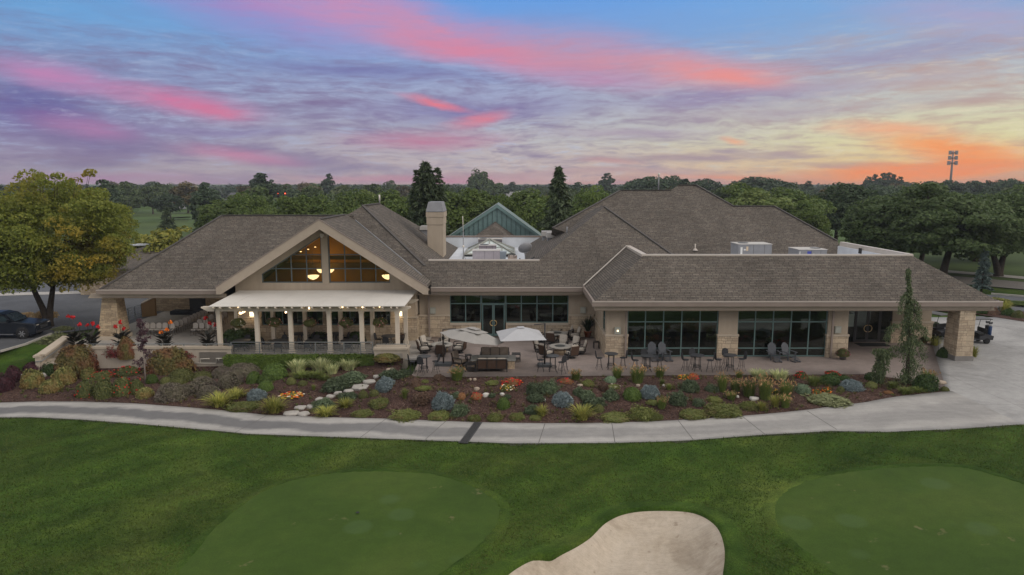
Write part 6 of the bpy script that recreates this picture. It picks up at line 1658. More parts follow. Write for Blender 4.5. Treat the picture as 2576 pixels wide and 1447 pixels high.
# --- west slope
for a in [("barb", 50, 872, 1045, 165, "purple barberry ball, the lowest of three at the left edge"), ("barb", 135, 798, 958, 155, "purple barberry ball, the middle of three at the left edge"), ("barb", 325, 752, 868, 190, "wide purple barberry mound below the stair wall"),
          ("varieg", 318, 842, 1008, 225, "yellow green variegated shrub beside the pale boulder"), ("varieg", 620, 800, 980, 220, "tall variegated shrub with yellow leaves below the trimmed burning bush"), ("varieg", 497, 918, 1056, 205, "low variegated shrub, the lowest of the yellow ones on the west slope"),
          ("varieg", 852, 820, 930, 155, "small variegated shrub at the foot of the terrace wall"), ("dark", 500, 762, 885, 170, "dark glossy shrub between barberry and burning bush"), ("burn", 742, 588, 890, 395, "big trimmed burning bush, russet over green, at the stair"),
          ("red", 825, 640, 815, 185, "scarlet twiggy shrub with bare stems in front of the big burning bush"), ("dark", 700, 760, 885, 175, "dark green shrub under the trimmed burning bush"),
          ("red", 1110, 652, 790, 200, "loose scarlet bush against the bare terrace wall"), ("burn", 1245, 660, 850, 190, "green and russet bush right of the loose scarlet one"),
          ("burn", 1655, 605, 895, 440, "largest burning bush, green and russet, covering the terrace wall"), ("red", 1800, 640, 745, 260, "scarlet crown of leaves on the large burning bush's right shoulder"),
          ("box", 1465, 873, 968, 120, "small green ball beside the plum sapling's trunk"), ("olive", 1750, 822, 955, 225, "broad green mound under the large burning bush"), ("olive", 1948, 852, 940, 215, "flat yellow green mound right of the broad green one"),
          ("olive", 1600, 903, 980, 115, "small olive ball left of the clipped pair"), ("olive", 1710, 908, 985, 185, "clipped olive mound above the heather"), ("varieg", 1405, 1000, 1105, 170, "yellowish ball by the path below the plum sapling"),
          ("heather", 1655, 960, 1142, 290, "grey brown heather mound nearest the path"), ("heather", 1800, 970, 1085, 210, "heather mound behind the one nearest the path"), ("heather", 1955, 903, 1045, 250, "high heather mound in the middle of the heather drift"),
          ("heather", 2020, 988, 1108, 225, "round heather mound at the low right end of the drift"), ("heather", 2228, 850, 1008, 238, "round heather mound, isolated, left of the green balls"), ("heather", 2150, 800, 915, 200, "small heather mound at the wall's east corner"), ("heather", 2350, 772, 912, 330, "long heather mound beneath the clipped hedge")]:
    plant(a[0], z5, *a[1:5], a[5], B)
for a in [(835, 928, 1102, 175, "rose bush with scattered red flowers, leftmost of the rose row", 30), (1010, 915, 1112, 190, "yellowish upright rose bush with no open flowers", 0), (1230, 795, 905, 230, "rose bush full of red flowers under the scarlet bush", 60),
          (985, 852, 935, 210, "low bright red flowered rose left of the upright one", 75), (1185, 905, 1085, 190, "rose bush dotted with red flowers, middle of the row", 55), (1320, 915, 1065, 150, "rose bush at the right end of the row beside the plum trunk", 22)]:
    plant("rose", z5, *a[:5], "rose bushes on the west slope", blooms=[("red", a[5], -.1, .13)] if a[5] else None)
# --- green balls, iris drift and the slope below the hedge
for a in [("box", 520, 848, 968, 135, "green boxwood ball left of the big one"), ("box", 722, 768, 932, 245, "largest green boxwood ball at the end of the heather"), ("box", 665, 832, 902, 135, "green boxwood ball in front of the largest"), ("box", 645, 873, 962, 175, "green boxwood ball, second lowest of the cluster"),
          ("box", 635, 938, 1042, 150, "green boxwood ball, lowest of the cluster"), ("olive", 880, 903, 978, 95, "small olive ball under the iris drift, left"), ("olive", 990, 932, 992, 90, "small olive ball under the iris drift, right"),
          ("iris", 945, 748, 872, 205, "pale striped iris clump, west end of the hedge drift"), ("iris", 1165, 735, 865, 225, "pale striped iris clump, middle of the hedge drift"), ("iris", 1275, 785, 885, 150, "whitish iris clump in front of the drift"), ("iris", 1440, 738, 850, 205, "pale striped iris clump, east end of the hedge drift"),
          ("lilyg", 980, 850, 935, 200, "green grassy clump under the western iris"), ("lilyg", 1120, 850, 930, 180, "green grassy clump under the middle iris"), ("lilyg", 1200, 880, 945, 130, "low grassy clump above the marigolds"),
          ("jun", 1330, 918, 1038, 340, "wide grey green juniper left of the stepping stones"), ("jun", 1475, 848, 972, 330, "upper grey green juniper below the iris drift"), ("jun", 1850, 828, 925, 230, "juniper beside the brown boulder at the patio corner"), ("jun", 1985, 832, 922, 215, "juniper creeping along the patio edge"),
          ("blue", 548, 1008, 1132, 205, "silver blue dwarf spruce among yellow daylilies"), ("blue", 1795, 888, 1038, 240, "silver blue dwarf spruce beside the top stepping stones"), ("blue", 2342, 1033, 1208, 245, "silver blue dwarf spruce in the middle of the mulch below the sofa"),
          ("lily", 190, 1055, 1212, 250, "big yellow daylily clump at the path, left of the blue spruce"), ("lily", 345, 1015, 1130, 200, "yellow daylily clump behind, touching the blue spruce"), ("lily", 715, 1095, 1272, 255, "yellow green daylily clump at the path, right of the mat"), ("mat", 430, 1128, 1235, 360, "yellow green mat below the blue spruce at the path"),
          ("lily", 1215, 1185, 1302, 200, "daylily at the path beside the stepping stones"), ("lily", 1400, 1110, 1215, 160, "daylily clump right of the lower juniper"), ("jun", 1200, 1100, 1222, 220, "dark juniper beside the lower stepping stones"), ("jun", 1430, 1048, 1142, 205, "juniper below the largest stepping stone"), ("olive", 1575, 1032, 1110, 95, "tiny yellowish bush under the largest stepping stone"),
          ("olive", 1682, 1022, 1090, 95, "small green ball right of the stepping stones"), ("mat", 1745, 1083, 1202, 245, "bright yellow green cushion plant right of the stepping stones"), ("mat", 1570, 1210, 1290, 250, "thin groundcover by the path under the cushion plant"), ("lilyg", 1975, 1008, 1115, 75, "single upright spiky plant in bare mulch"),
          ("brown", 2130, 1058, 1162, 180, "russet twiggy shrub left of the central blue spruce"), ("brown", 2082, 918, 1000, 125, "dark brown shrub near the patio edge"), ("mat", 2150, 980, 1035, 190, "pale flat groundcover near the patio edge"), ("mat", 1990, 1208, 1318, 340, "yellow green groundcover at the path, left of the drain, west half"), ("mat", 2310, 1212, 1312, 265, "yellow green groundcover at the path, left of the drain, east half"),
          ("jun", 2500, 1168, 1282, 180, "dark low juniper above the trench drain"), ("lilyg", 1097, 972, 1035, 45, "tiny sprout above the marigolds")]:
    plant(a[0], z6, *a[1:5], a[5], B)
plant("mat", z6, 885, 1050, 1105, 215, "marigold bed of red, orange and white flowers in the mulch", None, blooms=[("orange", 45, .2, .2), ("red", 35, .2, .19), ("yellow", 40, .2, .2), ("white", 22, .3, .2)])
# --- below the patio
for a in [("grass", 550, 815, 948, 155, "green fountain grass in front of the umbrella base"), ("brown", 375, 872, 942, 115, "low purple brown shrub left of that fountain grass"), ("mat", 240, 922, 962, 95, "small bright mat at the patio edge"), ("mat", 890, 928, 978, 155, "flat green mat in front of the rear sofa group"), ("rust", 590, 1030, 1112, 100, "rusty orange groundcover right of the central blue spruce"),
          ("jun", 545, 1040, 1105, 110, "small dark juniper touching the central blue spruce"), ("box", 1000, 1098, 1208, 122, "round dark green ball alone in the mulch"), ("jun", 1290, 948, 1068, 180, "dark juniper mound, left of the big pair"), ("jun", 1430, 938, 1062, 190, "dark juniper mound, right of the big pair"), ("jun", 1310, 1060, 1145, 205, "juniper below the big pair"),
          ("jun", 890, 1058, 1106, 75, "tiny juniper right of the white rock"), ("jun", 1040, 1068, 1112, 75, "tiny juniper beside the flat white rock"), ("jun", 590, 1165, 1265, 175, "loose juniper above the drain's right side"), ("jun", 1275, 1170, 1262, 160, "juniper left of the yellow daylily tuft"), ("lily", 1370, 1175, 1292, 120, "small yellow daylily tuft by the path"),
          ("mat", 720, 1232, 1335, 140, "green mat by the path, first right of the drain"), ("mat", 915, 1218, 1332, 165, "green mat by the path, second right of the drain"), ("mat", 1130, 1230, 1325, 170, "green mat by the path, third right of the drain"), ("mat", 1310, 1258, 1322, 140, "green mat below the small yellow tuft"),
          ("blue", 1565, 1038, 1180, 250, "silver blue dwarf spruce with a white stone at its foot"), ("blue", 2410, 968, 1112, 215, "silver blue dwarf spruce below the first loungers"), ("jun", 1720, 998, 1082, 120, "juniper above the stone footed spruce"), ("jun", 1800, 1030, 1120, 200, "upper juniper of the stacked group"), ("jun", 1865, 1085, 1202, 245, "lower juniper of the stacked group"),
          ("jun", 2035, 1028, 1122, 195, "grey juniper between stacked group and green ball"), ("olive", 1915, 1162, 1238, 115, "small olive ball under the stacked junipers"), ("box", 2242, 998, 1122, 195, "green shrub touching the blue spruce below the loungers"), ("grass", 1695, 838, 942, 110, "fountain grass left of the first pier's bar table"),
          ("grass", 2095, 808, 925, 112, "fountain grass under the first pier's bar table"), ("grass", 2290, 808, 972, 160, "tall reddish fountain grass left of the loungers' bar table"), ("grass", 2505, 812, 918, 112, "fountain grass right of the loungers' bar table"), ("sedum", 2030, 888, 962, 130, "blue green sedum below the first pier's bar table"), ("mat", 1810, 912, 992, 145, "yellow green mat below the fountain grass"),
          ("lily", 1755, 1175, 1338, 235, "large yellow daylily clump at the path"), ("mat", 2330, 1150, 1325, 330, "tall yellow green thyme mound by the path"), ("mat", 2080, 1240, 1338, 330, "low western skirt of the thyme mound"), ("mat", 2430, 1240, 1325, 260, "low eastern skirt of the thyme mound"), ("brown", 1960, 955, 1035, 110, "thin grey shrub near the white flowers")]:
    plant(a[0], z7, *a[1:5], a[5], B)
plant("mat", z7, 1035, 960, 1035, 130, "white and yellow marigolds in front of the front sofa", None, blooms=[("white", 26, .1, .2), ("yellow", 20, .1, .2), ("orange", 18, .1, .2)])
plant("rust", z7, 1080, 905, 985, 180, "red coleus behind the white marigolds", None, blooms=[("red", 46, .1, .22), ("orange", 16, .2, .2)])
plant("rust", z7, 740, 1040, 1120, 115, "red flowers left of the white rock", None, blooms=[("red", 40, .0, .2)])
plant("rust", z7, 1600, 905, 965, 140, "red leaved flowers at the patio edge before the fire tables", None, blooms=[("red", 34, .1, .2)])
plant("mat", z7, 2060, 965, 1020, 130, "tiny white flowers on a low mat", None, blooms=[("white", 40, .1, .10)])
for a in [("lilyg", 600, 918, 982, 65, "small yellowish tuft above the blue spruce"), ("lilyg", 665, 962, 1035, 75, "spiky yellow tuft right of the blue spruce"), ("jun", 870, 922, 1048, 210, "dark rounded juniper under the marigolds"), ("jun", 752, 1035, 1178, 195, "dark brownish juniper left of centre"), ("jun", 1070, 978, 1052, 140, "low grey juniper beside the tall grass"),
          ("grass", 1178, 885, 1058, 112, "tall reed grass with orange tips, first of the grass row"), ("grass", 1310, 938, 1048, 120, "short bright grass, second of the grass row"), ("grass", 1435, 938, 1105, 165, "broad grass, third of the grass row"), ("grass", 1590, 925, 1135, 150, "tallest rust tipped grass, fourth of the row"), ("grass", 1790, 958, 1108, 150, "dark rounded grass, fifth of the row"),
          ("grass", 1340, 848, 918, 80, "small grass at the patio edge under the last bar table"), ("iris", 1535, 842, 938, 190, "pale iris clump at the patio edge, left of two"), ("iris", 1728, 842, 942, 195, "pale iris clump at the patio edge, right of two"), ("jun", 1780, 928, 980, 75, "tiny dark juniper under the right iris"), ("lilyg", 2060, 888, 1005, 165, "bright leafy shrub right of the red flowers"),
          ("dark", 2215, 868, 985, 195, "dark shrub topped with red near the spruce globe"), ("dark", 2352, 888, 945, 115, "small dark shrub behind the last blue spruce"), ("sedum", 1955, 965, 1070, 155, "blue green rounded sedum cluster"), ("blue", 2420, 918, 1048, 240, "silver blue dwarf spruce nearest the weeping spruce"), ("olive", 2320, 988, 1048, 75, "small yellow bush left of the last blue spruce"),
          ("pale", 2220, 1075, 1195, 480, "long pale creeping juniper by the path's east bend"), ("mat", 900, 1200, 1308, 290, "yellow green mat by the path, left lobe"), ("mat", 1185, 1140, 1292, 400, "yellow green mat by the path, tall right lobe"), ("jun", 945, 1102, 1182, 125, "small dark juniper above the left lobe"), ("mat", 1100, 1078, 1148, 165, "greyish mat above the tall lobe"), ("grass", 1262, 1048, 1132, 108, "small grass tuft above the tall lobe"),
          ("mat", 1440, 1118, 1218, 210, "flat mat left of the white slab"), ("lily", 1560, 1135, 1238, 110, "yellow daylily below the white slab"), ("lily", 1690, 1068, 1205, 120, "straw coloured grass clump beside the dark one"), ("grass", 1785, 1078, 1212, 115, "dark fountain grass at the bed's lower edge"), ("grass", 592, 1102, 1218, 115, "dark green grass by the thyme mound"), ("mat", 510, 1118, 1172, 160, "thin mat left of that dark grass")]:
    plant(a[0], z8, *a[1:5], a[5], B)
plant("mat", z8, 800, 868, 930, 115, "orange marigolds at the patio edge", None, blooms=[("orange", 40, .1, .2), ("yellow", 22, .2, .2)])
plant("rust", z8, 897, 845, 930, 105, "red canna like flowers beside the orange marigolds", None, blooms=[("red", 36, .1, .2), ("orange", 16, .1, .18)])
plant("dark", z8, 1935, 850, 922, 125, "red salvia patch at the patio edge before the entrance", None, blooms=[("red", 60, .1, .2)]); plant("dark", z8, 2240, 850, 895, 140, "red blossoms crowning the dark shrub", None, blooms=[("red", 55, .1, .2)])
plant("mat", z8, 2090, 1010, 1065, 85, "orange marigolds, left patch near the last blue spruce", None, blooms=[("orange", 32, .1, .24)]); plant("mat", z8, 2188, 990, 1062, 95, "orange marigolds, right patch near the last blue spruce", None, blooms=[("orange", 38, .1, .24), ("yellow", 10, .1, .2)])
plant("lilyg", z8, 1700, 1025, 1080, 65, "yellow coneflowers above the straw grass", None, blooms=[("yellow", 22, .3, .22)])
for a in [("dark", 1235, 1145, 1310, 210, "dark rounded evergreen at the weeping spruce's right foot"), ("dark", 750, 1128, 1215, 140, "dark low shrub at the weeping spruce's left foot"), ("lilyg", 1060, 1265, 1345, 130, "daylily at the path under the weeping spruce"), ("lilyg", 945, 1212, 1288, 130, "green tuft left of the weeping spruce's base"), ("lilyg", 1180, 1265, 1330, 130, "spiky tuft right of the daylily at the bed's tip"),
          ("olive", 1422, 1258, 1312, 78, "small yellowish bush at the bed's east tip"), ("rust", 905, 1285, 1335, 100, "russet tuft by the path below the weeping spruce"), ("olive", 745, 1215, 1280, 110, "yellowish bush left of the weeping spruce"), ("grass", 1270, 1120, 1230, 130, "airy grass behind the dark evergreen"), ("dark", 1412, 895, 1005, 135, "dark clipped shrub at the stone pier's foot"), ("lily", 1330, 800, 895, 120, "yellow green hosta beside the entrance steps"),
          ("lily", 1690, 880, 1000, 90, "grassy tuft on the far side of the stone pier")]:
    plant(a[0], r1, *a[1:5], a[5], B)
plant("dark", r1, 1345, 665, 810, 110, "leafy bush with pink blossoms left of the stone pier", None, blooms=[("pink", 30, -.1, .14)])
# potted plants
TERRA = S("terracotta", (.27, .095, .05), .8, .15, 0, .15, 5); POT = S("grey glazed pot", (.14, .135, .13), .4, .4)
def pot(t, r, hh, mat): m = MB(); m.lathe([(r * .68, 0), (r * .95, hh * .85), (r * 1.06, hh * .86), (r * 1.06, hh), (r * .9, hh), (r * .85, hh * .9), (.02, hh * .9)], 20); m.build("pot", mat, t)
b = G(*z7(1810, 520)); t = thing("potted_yucca", "tall spiky yucca in a terracotta pot in the patio's inner corner", "potted plant", b); pot(t, .3, .5, TERRA)
o = link("foliage", quads_mesh("yucca", blades(5, 210, 1.55, .95, .05, 1.0, .1)[0], [leafmat("yucca blade", (.02, .04, .018), (.05, .075, .035))]), None, t); o.location = (0, 0, .45)
def flowerpot(sheet, cx, top, bot, w, label, col, n, pm):
    b, r, hh = place(sheet, cx, top, bot, w); t = thing("flower_pot", label, "flower pot", b); pot(t, r * .62, hh * .5, pm)
    o = link("foliage", mesh_for("rose", 1), None, t); o.location = (0, 0, hh * .45); o.scale = (r, r, hh * .6)
    rg = np.random.default_rng(int(cx)); d = dirs(n, -.2, rg); Q = leaves(d * rg.uniform(.95, 1.12, (n, 1)), d, .15, 1.1, .4, rg); q = link("blossom", quads_mesh("blossom", Q, [FL[col]]), None, t); q.location = o.location; q.scale = o.scale
flowerpot(z8, 1238, 585, 715, 190, "flower pot overflowing with red blooms before the middle pier", "red", 60, POT); flowerpot(r1, 480, 918, 1028, 112, "flower pot with purple leaves before the entrance pier", "maroon", 45, POT); flowerpot(r1, 1240, 800, 872, 70, "small tan pot beside the entrance wall", "pink", 6, TERRA)
flowerpot(r1, 1330, 800, 885, 60, "small planter by the entrance path's railing", "white", 8, POT)
# hanging baskets
for k, (x, y) in enumerate([(368, 392), (715, 382), (1062, 388), (1408, 390), (1732, 385)]):
    c = PY(*z6(x, y), 49.2); t = thing("hanging_basket", "round flower basket hanging in the pergola, %s" % ("first from the west", "second from the west", "middle one", "second from the east", "first from the east")[k], "hanging basket", (c.x, 49.2, c.z), 0, "hanging baskets in the pergola")
    o = link("foliage", mesh_for("rose", k % 3), None, t); o.scale = (.56, .5, .42); o.rotation_euler = (0, 0, k); o2 = link("trailing_foliage", mesh_for("varieg", k % 3), None, t); o2.scale = (.5, .45, -.36); o2.location = (0, 0, .06)
    m = MB(); m.lathe([(.05, -.22), (.2, -.16), (.27, .02), (.25, .02)], 14); m.build("basket", S("moss basket", (.08, .065, .04), .95), t)
    for j in range(3): m = MB(); a = j * 2.1; m.tube([(.26 * math.cos(a), .26 * math.sin(a), .02), (0, 0, .62), (0, 0, 3.3 - c.z)], .008, 4); m.build("wire", BLACKM, t)
    rg = np.random.default_rng(50 + k); d = dirs(36, -.4, rg); Q = leaves(d * np.array([.58, .52, .42]), d, .085, 1.0, .4, rg); link("blossom", quads_mesh("blossom", Q, [FL["pink"] if k else FL["white"]]), None, t)
# cannas in front of the west roof
def canna(x, base, tops, label, cols, w=1.0):
    c = G(*z5(x, base)); c = PY(*z5(x, base), 48.75); c.z = .013; t = thing("canna", label, "canna", c, 0, "cannas along the terrace wall")
    rg = np.random.default_rng(int(x)); m = MB(); m.lathe([(.24, 0), (.33, .3), (.35, .34), (.3, .34), (.02, .3)], 16); m.build("pot", S("black plastic pot", (.03, .03, .03), .5), t)
    n = 44; Q = []
    for k in range(n):
        a = rg.uniform(0, 6.28); z = rg.uniform(.25, 1.25); ln = rg.uniform(.5, .8); u = np.array([math.cos(a) * .72, math.sin(a) * .72, .75]); u /= np.linalg.norm(u); s = np.array([-math.sin(a), math.cos(a), 0]) * rg.uniform(.10, .16); p = np.array([math.cos(a) * .1, math.sin(a) * .1, z])
        tip = p + u * ln + np.array([math.cos(a) * .12, math.sin(a) * .12, -.1]); mid = p + u * ln * .55
        Q += [[p, mid - s, mid + np.array([0, 0, -.02]), mid - s], [p, mid - s, tip, mid + s]]
    link("foliage", quads_mesh("canna leaves", np.array(Q), [MAT["canna"]]), None, t)
    for k, (tx, ty) in enumerate(tops):
        q = PY(*z5(tx, ty), 48.75) - Vector(c); m = MB(); m.tube([(q.x * .3, 0, .3), (q.x * .7, 0, q.z * .6), (q.x, 0, q.z)], .015, 5); m.build("stalk", MAT["canna"], t)
        d = dirs(22, -.6, rg); Q = leaves(d * np.array([.13, .13, .17]) * rg.uniform(.3, 1, (22, 1)), d, .125, 1.3, .6, rg); o = link("flower", quads_mesh("canna flower", Q, [FL[cols]]), None, t); o.location = q
canna(740, 560, [(665, 320), (705, 330), (770, 400)], "tall bronze canna with twin red flowers by the stair top", "red"); canna(890, 588, [(840, 405), (893, 390), (945, 425)], "bronze canna with three red flowers left of the stone pier", "red"); canna(1180, 600, [(1112, 418), (1155, 380), (1195, 440)], "broad bronze canna with red flowers before the tapered pier", "red")
canna(1590, 598, [(1555, 475), (1608, 448), (1645, 378)], "bronze canna with orange flowers behind the plum sapling", "orange"); canna(2012, 600, [(1982, 340), (2020, 385), (2075, 405)], "bronze canna with red flowers next to the pergola's west post", "red")
# clipped hedges
def hedge(x0, x1, y0, y1, z0, z1, label):
    rg = np.random.default_rng(int(x0 * 10) % 97); n = int(2600 * (x1 - x0) / 5); w, d, hh = x1 - x0, y1 - y0, z1 - z0
    t = rg.uniform(0, 1, n); P = np.stack([rg.uniform(0, w, n), rg.uniform(0, d, n), rg.uniform(0, hh, n)], 1); Nn = np.zeros((n, 3)); f = t < .45; P[f, 2] = hh; Nn[f, 2] = 1; f = (t >= .45) & (t < .88); P[f, 1] = 0; Nn[f, 1] = -1; f = (t >= .88) & (t < .94); P[f, 0] = 0; Nn[f, 0] = -1; f = t >= .94; P[f, 0] = w; Nn[f, 0] = 1
    P += rg.normal(0, .022, P.shape) + (.03 * np.sin(P[:, 0:1] * 3.1 + 1)) * Nn; Q = leaves(P, Nn, .075, 1.5, .6, rg)
    mm = MB(); mm.box(.04, w - .04, .04, d, 0, hh - .05); bq = np.array([[mm.v[i] for i in q] for q in mm.f])
    o = link("hedge", quads_mesh("hedge", np.concatenate([bq, Q]), [MAT["hedge"]])); o.location = (x0, y0, z0); tag(o, label, "hedge", "clipped hedges below the railing")
hx = [PY(*z6(x, 750), 47.2).x for x in (240, 1132, 1155, 1690)]
hedge(hx[0], hx[1], 47.0, 47.75, -.85, .10, "longer western block of the clipped green hedge"); hedge(hx[2], hx[3], 47.0, 47.75, -.75, .12, "shorter eastern block of the clipped green hedge")
plant("varieg", z6, 1800, 705, 795, 245, "yellow green leafy shrub in front of the planter wall", B)
def shrub_at(kind, p, r, hh, label, cat="shrub"):
    o = link(NAME[kind], mesh_for(kind, 0)); o.location = p; o.scale = (r, r, hh); tag(o, label, cat)
c = PY(*z6(382, 560), 51.6); shrub_at("dark", (c.x, 51.6, 0), 1.6, 1.25, "wide dark boxwood under the pergola's west end"); c = PY(*z6(1140, 550), 52.1); shrub_at("dark", (c.x, 52.1, 0), .75, .85, "dark hosta clump by the dining room wall, left"); c = PY(*z6(1510, 545), 52.0); shrub_at("dark", (c.x, 52.0, 0), .75, .9, "dark hosta clump by the dining room wall, right"); c = PY(*z6(1955, 545), 52.0); shrub_at("brown", (c.x, 52.0, 0), .45, .7, "brownish shrub at the gable's east corner")
# mounds on the bank by the car park
for a in [(540, 455, 605, 330, "large grey green mound on the bank by the car park"), (615, 398, 470, 200, "small grey green mound behind the large one")]: plant("pale", z5, *a, B)
for x, y0, y1, w, lab in ((440, 265, 395, 190, "big tan fountain grass behind the pickup, right of two"), (262, 278, 345, 110, "tan fountain grass behind the pickup, left of two")):
    c = G(*z5(x, y1 + 5)); s = FPX / (c.y * cp + CAMZ * sp); r = w * .26082 / 2 / s; hh = (y1 - y0) * .26082 / s; o = link("grass_clump", quads_mesh("tan grass", np.concatenate([blades(int(x), 300, 1.0, .75, .035, 1.0, .4)[0], leaves(blades(int(x) + 1, 260, 1.05, .75, .03, 1.0, .4)[1], NP.normal(0, 1, (260, 3)), .12, 2.6, .5)]), [MAT["tan"]])); o.location = c; o.scale = (r * 1.2, r * 1.2, hh); tag(o, lab, "ornamental grass")
# rocks
ROCK = [S("pale garden stone", (.38, .36, .33), .9, .15, 0, .2, 3, .6, 9), S("tan garden stone", (.38, .315, .25), .9, .15, 0, .18, 3, .6, 9), S("chalk white stone", (.54, .52, .48), .85, .15, 0, .14, 4, .4, 12)]
def rock(sheet, cx, cy, w, hpx, label, m=0, flat=False, name="garden_rock"):
    p = GT(*sheet(cx, cy + hpx * .25)); s = FPX / (p.y * cp + (CAMZ - p.z) * sp); k = .27238 if sheet is r1 else .26082
    r = w * k / 2 / s; d = min(r * .9, max(.12, hpx * k / s / .30 / 2 * (1 if flat else .6))); hh = .14 if flat else max(.1, hpx * k / s * .6)
    rg = np.random.default_rng(int(cx * 3 + cy)); mb = MB(); n = 7; ang = [2 * math.pi * (i + rg.uniform(-.35, .35)) / n for i in range(n)]; rad = [rg.uniform(.72, 1.18) for _ in range(n)]
    V = [(0, 0, -.1)]; 
    ring = lambda f, z: [(r * f * q * math.cos(a), d * f * q * math.sin(a), z + rg.uniform(-.03, .03) * hh) for a, q in zip(ang, rad)]
    P = [ring(.9, -.08), ring(1, hh * .45), ring(.86, hh * .92), ring(.45, hh * (1.0 if flat else 1.12))]
    mb.v = [v for q in P for v in q] + [(0, 0, hh * (1.0 if flat else 1.18))]
    for i in range(3):
        for j in range(n): mb.f.append((i * n + j, i * n + (j + 1) % n, (i + 1) * n + (j + 1) % n, (i + 1) * n + j)); mb.sm.append(False)
    for j in range(n): mb.f.append((3 * n + j, 3 * n + (j + 1) % n, 4 * n)); mb.sm.append(False)
    o = link(name, mb.mesh(name), ROCK[m]); o.location = p; tag(o, label, "stone")
for k, a in enumerate([(880, 1252, 155, 52, "pale stepping stone at the path, left of the bottom pair"), (992, 1264, 140, 42, "pale stepping stone at the path, right of the bottom pair"), (965, 1197, 135, 65, "big pale stepping stone just above the bottom pair"), (1062, 1180, 100, 78, "tilted pale stepping stone right of the big one"), (1155, 1122, 105, 32, "thin stepping stone beside the lower juniper"),
                       (1255, 1092, 98, 38, "sixth stepping stone up from the path"), (1332, 1060, 90, 34, "seventh stepping stone up from the path"), (1437, 1042, 98, 30, "stepping stone just left of the largest"), (1550, 995, 205, 62, "largest flat pale stepping stone below the blue spruce"), (1635, 945, 122, 50, "stepping stone above the largest, beside the blue spruce"), (1700, 902, 75, 32, "topmost small stepping stone above the blue spruce")]): rock(z6, *a, 0, True, "stepping_stone")
rock(z6, 1840, 842, 95, 45, "tan boulder at the patio's west corner", 1)
for a in [(826, 1078, 62, 45, "chunky white rock in the middle of the mulch", 2), (986, 1068, 48, 26, "flat white rock right of the chunky one", 2), (740, 1022, 52, 36, "tan rock above the red flowers", 1), (722, 930, 42, 28, "tan rock at the patio edge right of the fountain grass", 1), (1395, 1128, 32, 26, "small white rock left of the stone footed spruce", 2), (1512, 1162, 66, 44, "white rock at the foot of the blue spruce", 2), (1740, 985, 62, 26, "tan rock under the fountain grass and mat", 1), (678, 930, 30, 22, "small tan rock at the patio edge", 1)]: rock(z7, *a)
for a in [(365, 988, 48, 24, "pale rock below the tall reddish grass", 1), (613, 988, 28, 30, "small pale rock by the yellowish tuft", 0), (1480, 1114, 102, 38, "large white slab among the grasses", 2), (1325, 1097, 34, 20, "small white rock left of the slab", 2)]: rock(z8, *a)
rock(z5, 215, 908, 62, 72, "pale boulder between purple barberry and yellow shrub", 0); rock(z5, 425, 886, 72, 42, "pale boulder under the dark glossy shrub", 0); rock(r1, 1385, 1225, 110, 40, "pinkish flat rock at the bed's east tip", 1)

# bark scraps, dry leaves and seedlings strewn over the mulch
rg = np.random.default_rng(31); Q1 = []; C = []
while len(C) < 5200:
    X = rg.uniform(-33, XTIP - 1); a, b = yup(X) + .1, yt(X) - .15
    if b - a > .4: Y = rg.uniform(a, b); C.append((X, Y, h(X, Y) + .03))
C = np.array(C); n1 = 4300
lit = leaves(C[:n1], np.tile([0, 0, 1.0], (n1, 1)), .075, 1.9, .5, rg)
stuff(link("leaf_litter", quads_mesh("litter", lit, [leafmat("dry litter", (.055, .034, .026), (.20, .135, .085), (.115, .075, .05), pscale=1.0, objvar=0)])))
for c in C[n1:]:
    B_ = blades(int(c[0] * 100 + c[1] * 7) % 9973 + 9973, 14, .17 * rg.uniform(.6, 1.5), .9, .022, 1.0, .07)[0]; Q1.append(B_ + c - np.array([0, 0, .02]))
stuff(link("weeds", quads_mesh("seedlings", np.concatenate(Q1), [leafmat("seedling leaf", (.055, .085, .022), (.15, .17, .05), (.17, .125, .06), pscale=.4, objvar=0)])))
# ------------------------------------------------------------------ car park, lawns and roads beyond
ASPH = concrete("asphalt", (.115, .12, .13), .75); WALK = concrete("pale sidewalk", (.43, .41, .38), .85); ROADC = concrete("worn road asphalt", (.20, .185, .17), .85)
FAIR = S("fairway turf", (.075, .118, .040), .9, .1, 0, .3, .06); FIELD = S("far grass", (.070, .102, .034), .9, .1, 0, .35, .03)
def flat(name, pts, z, mat):
    m = MB(); m.poly([(p[0], p[1], z) for p in pts]); o = m.build(name, mat, fix=False); o["kind"] = "structure"; return o
gq = lambda x, y: tuple(G(x, y, 0))[:2]
flat("car_park", [gq(*z5(-900, 790)), gq(*z5(0, 660)), gq(*z5(250, 590)), gq(*z5(490, 492)), (-33.0, 58.5), (-33.0, 96), (-75, 100), (-140, 60)], .02, ASPH)
m = MB(); pts = [G(*z5(x, y)) for x, y in ((-900, 795), (0, 665), (250, 594), (495, 494))]
for a, b in zip(pts, pts[1:]): m.bar(a + Vector((0, 0, .06)), b + Vector((0, 0, .06)), .16, .14)
structure(m.build("kerb", WALK))
for i, (a, b) in enumerate((((-62, 72.6), (-36, 77.6)), ((-80, 86), (-38, 91)))):
    flat("pavement", [(a[0], a[1]), (b[0], b[1]), (b[0], b[1] + 2.2), (a[0], a[1] + 2.2)], .05, WALK)
flat("lawn", [(-120, 104), (-30, 99), (30, 84), (120, 84), (300, 300), (-300, 300)], .0, FIELD)
E1r = [G(*z4(x, y)) for x, y in ((1830, 918), (2576, 975), (2576, 995), (1870, 938))]; far_ = lambda p, k: Vector((p.x * k, p.y * k, 0))
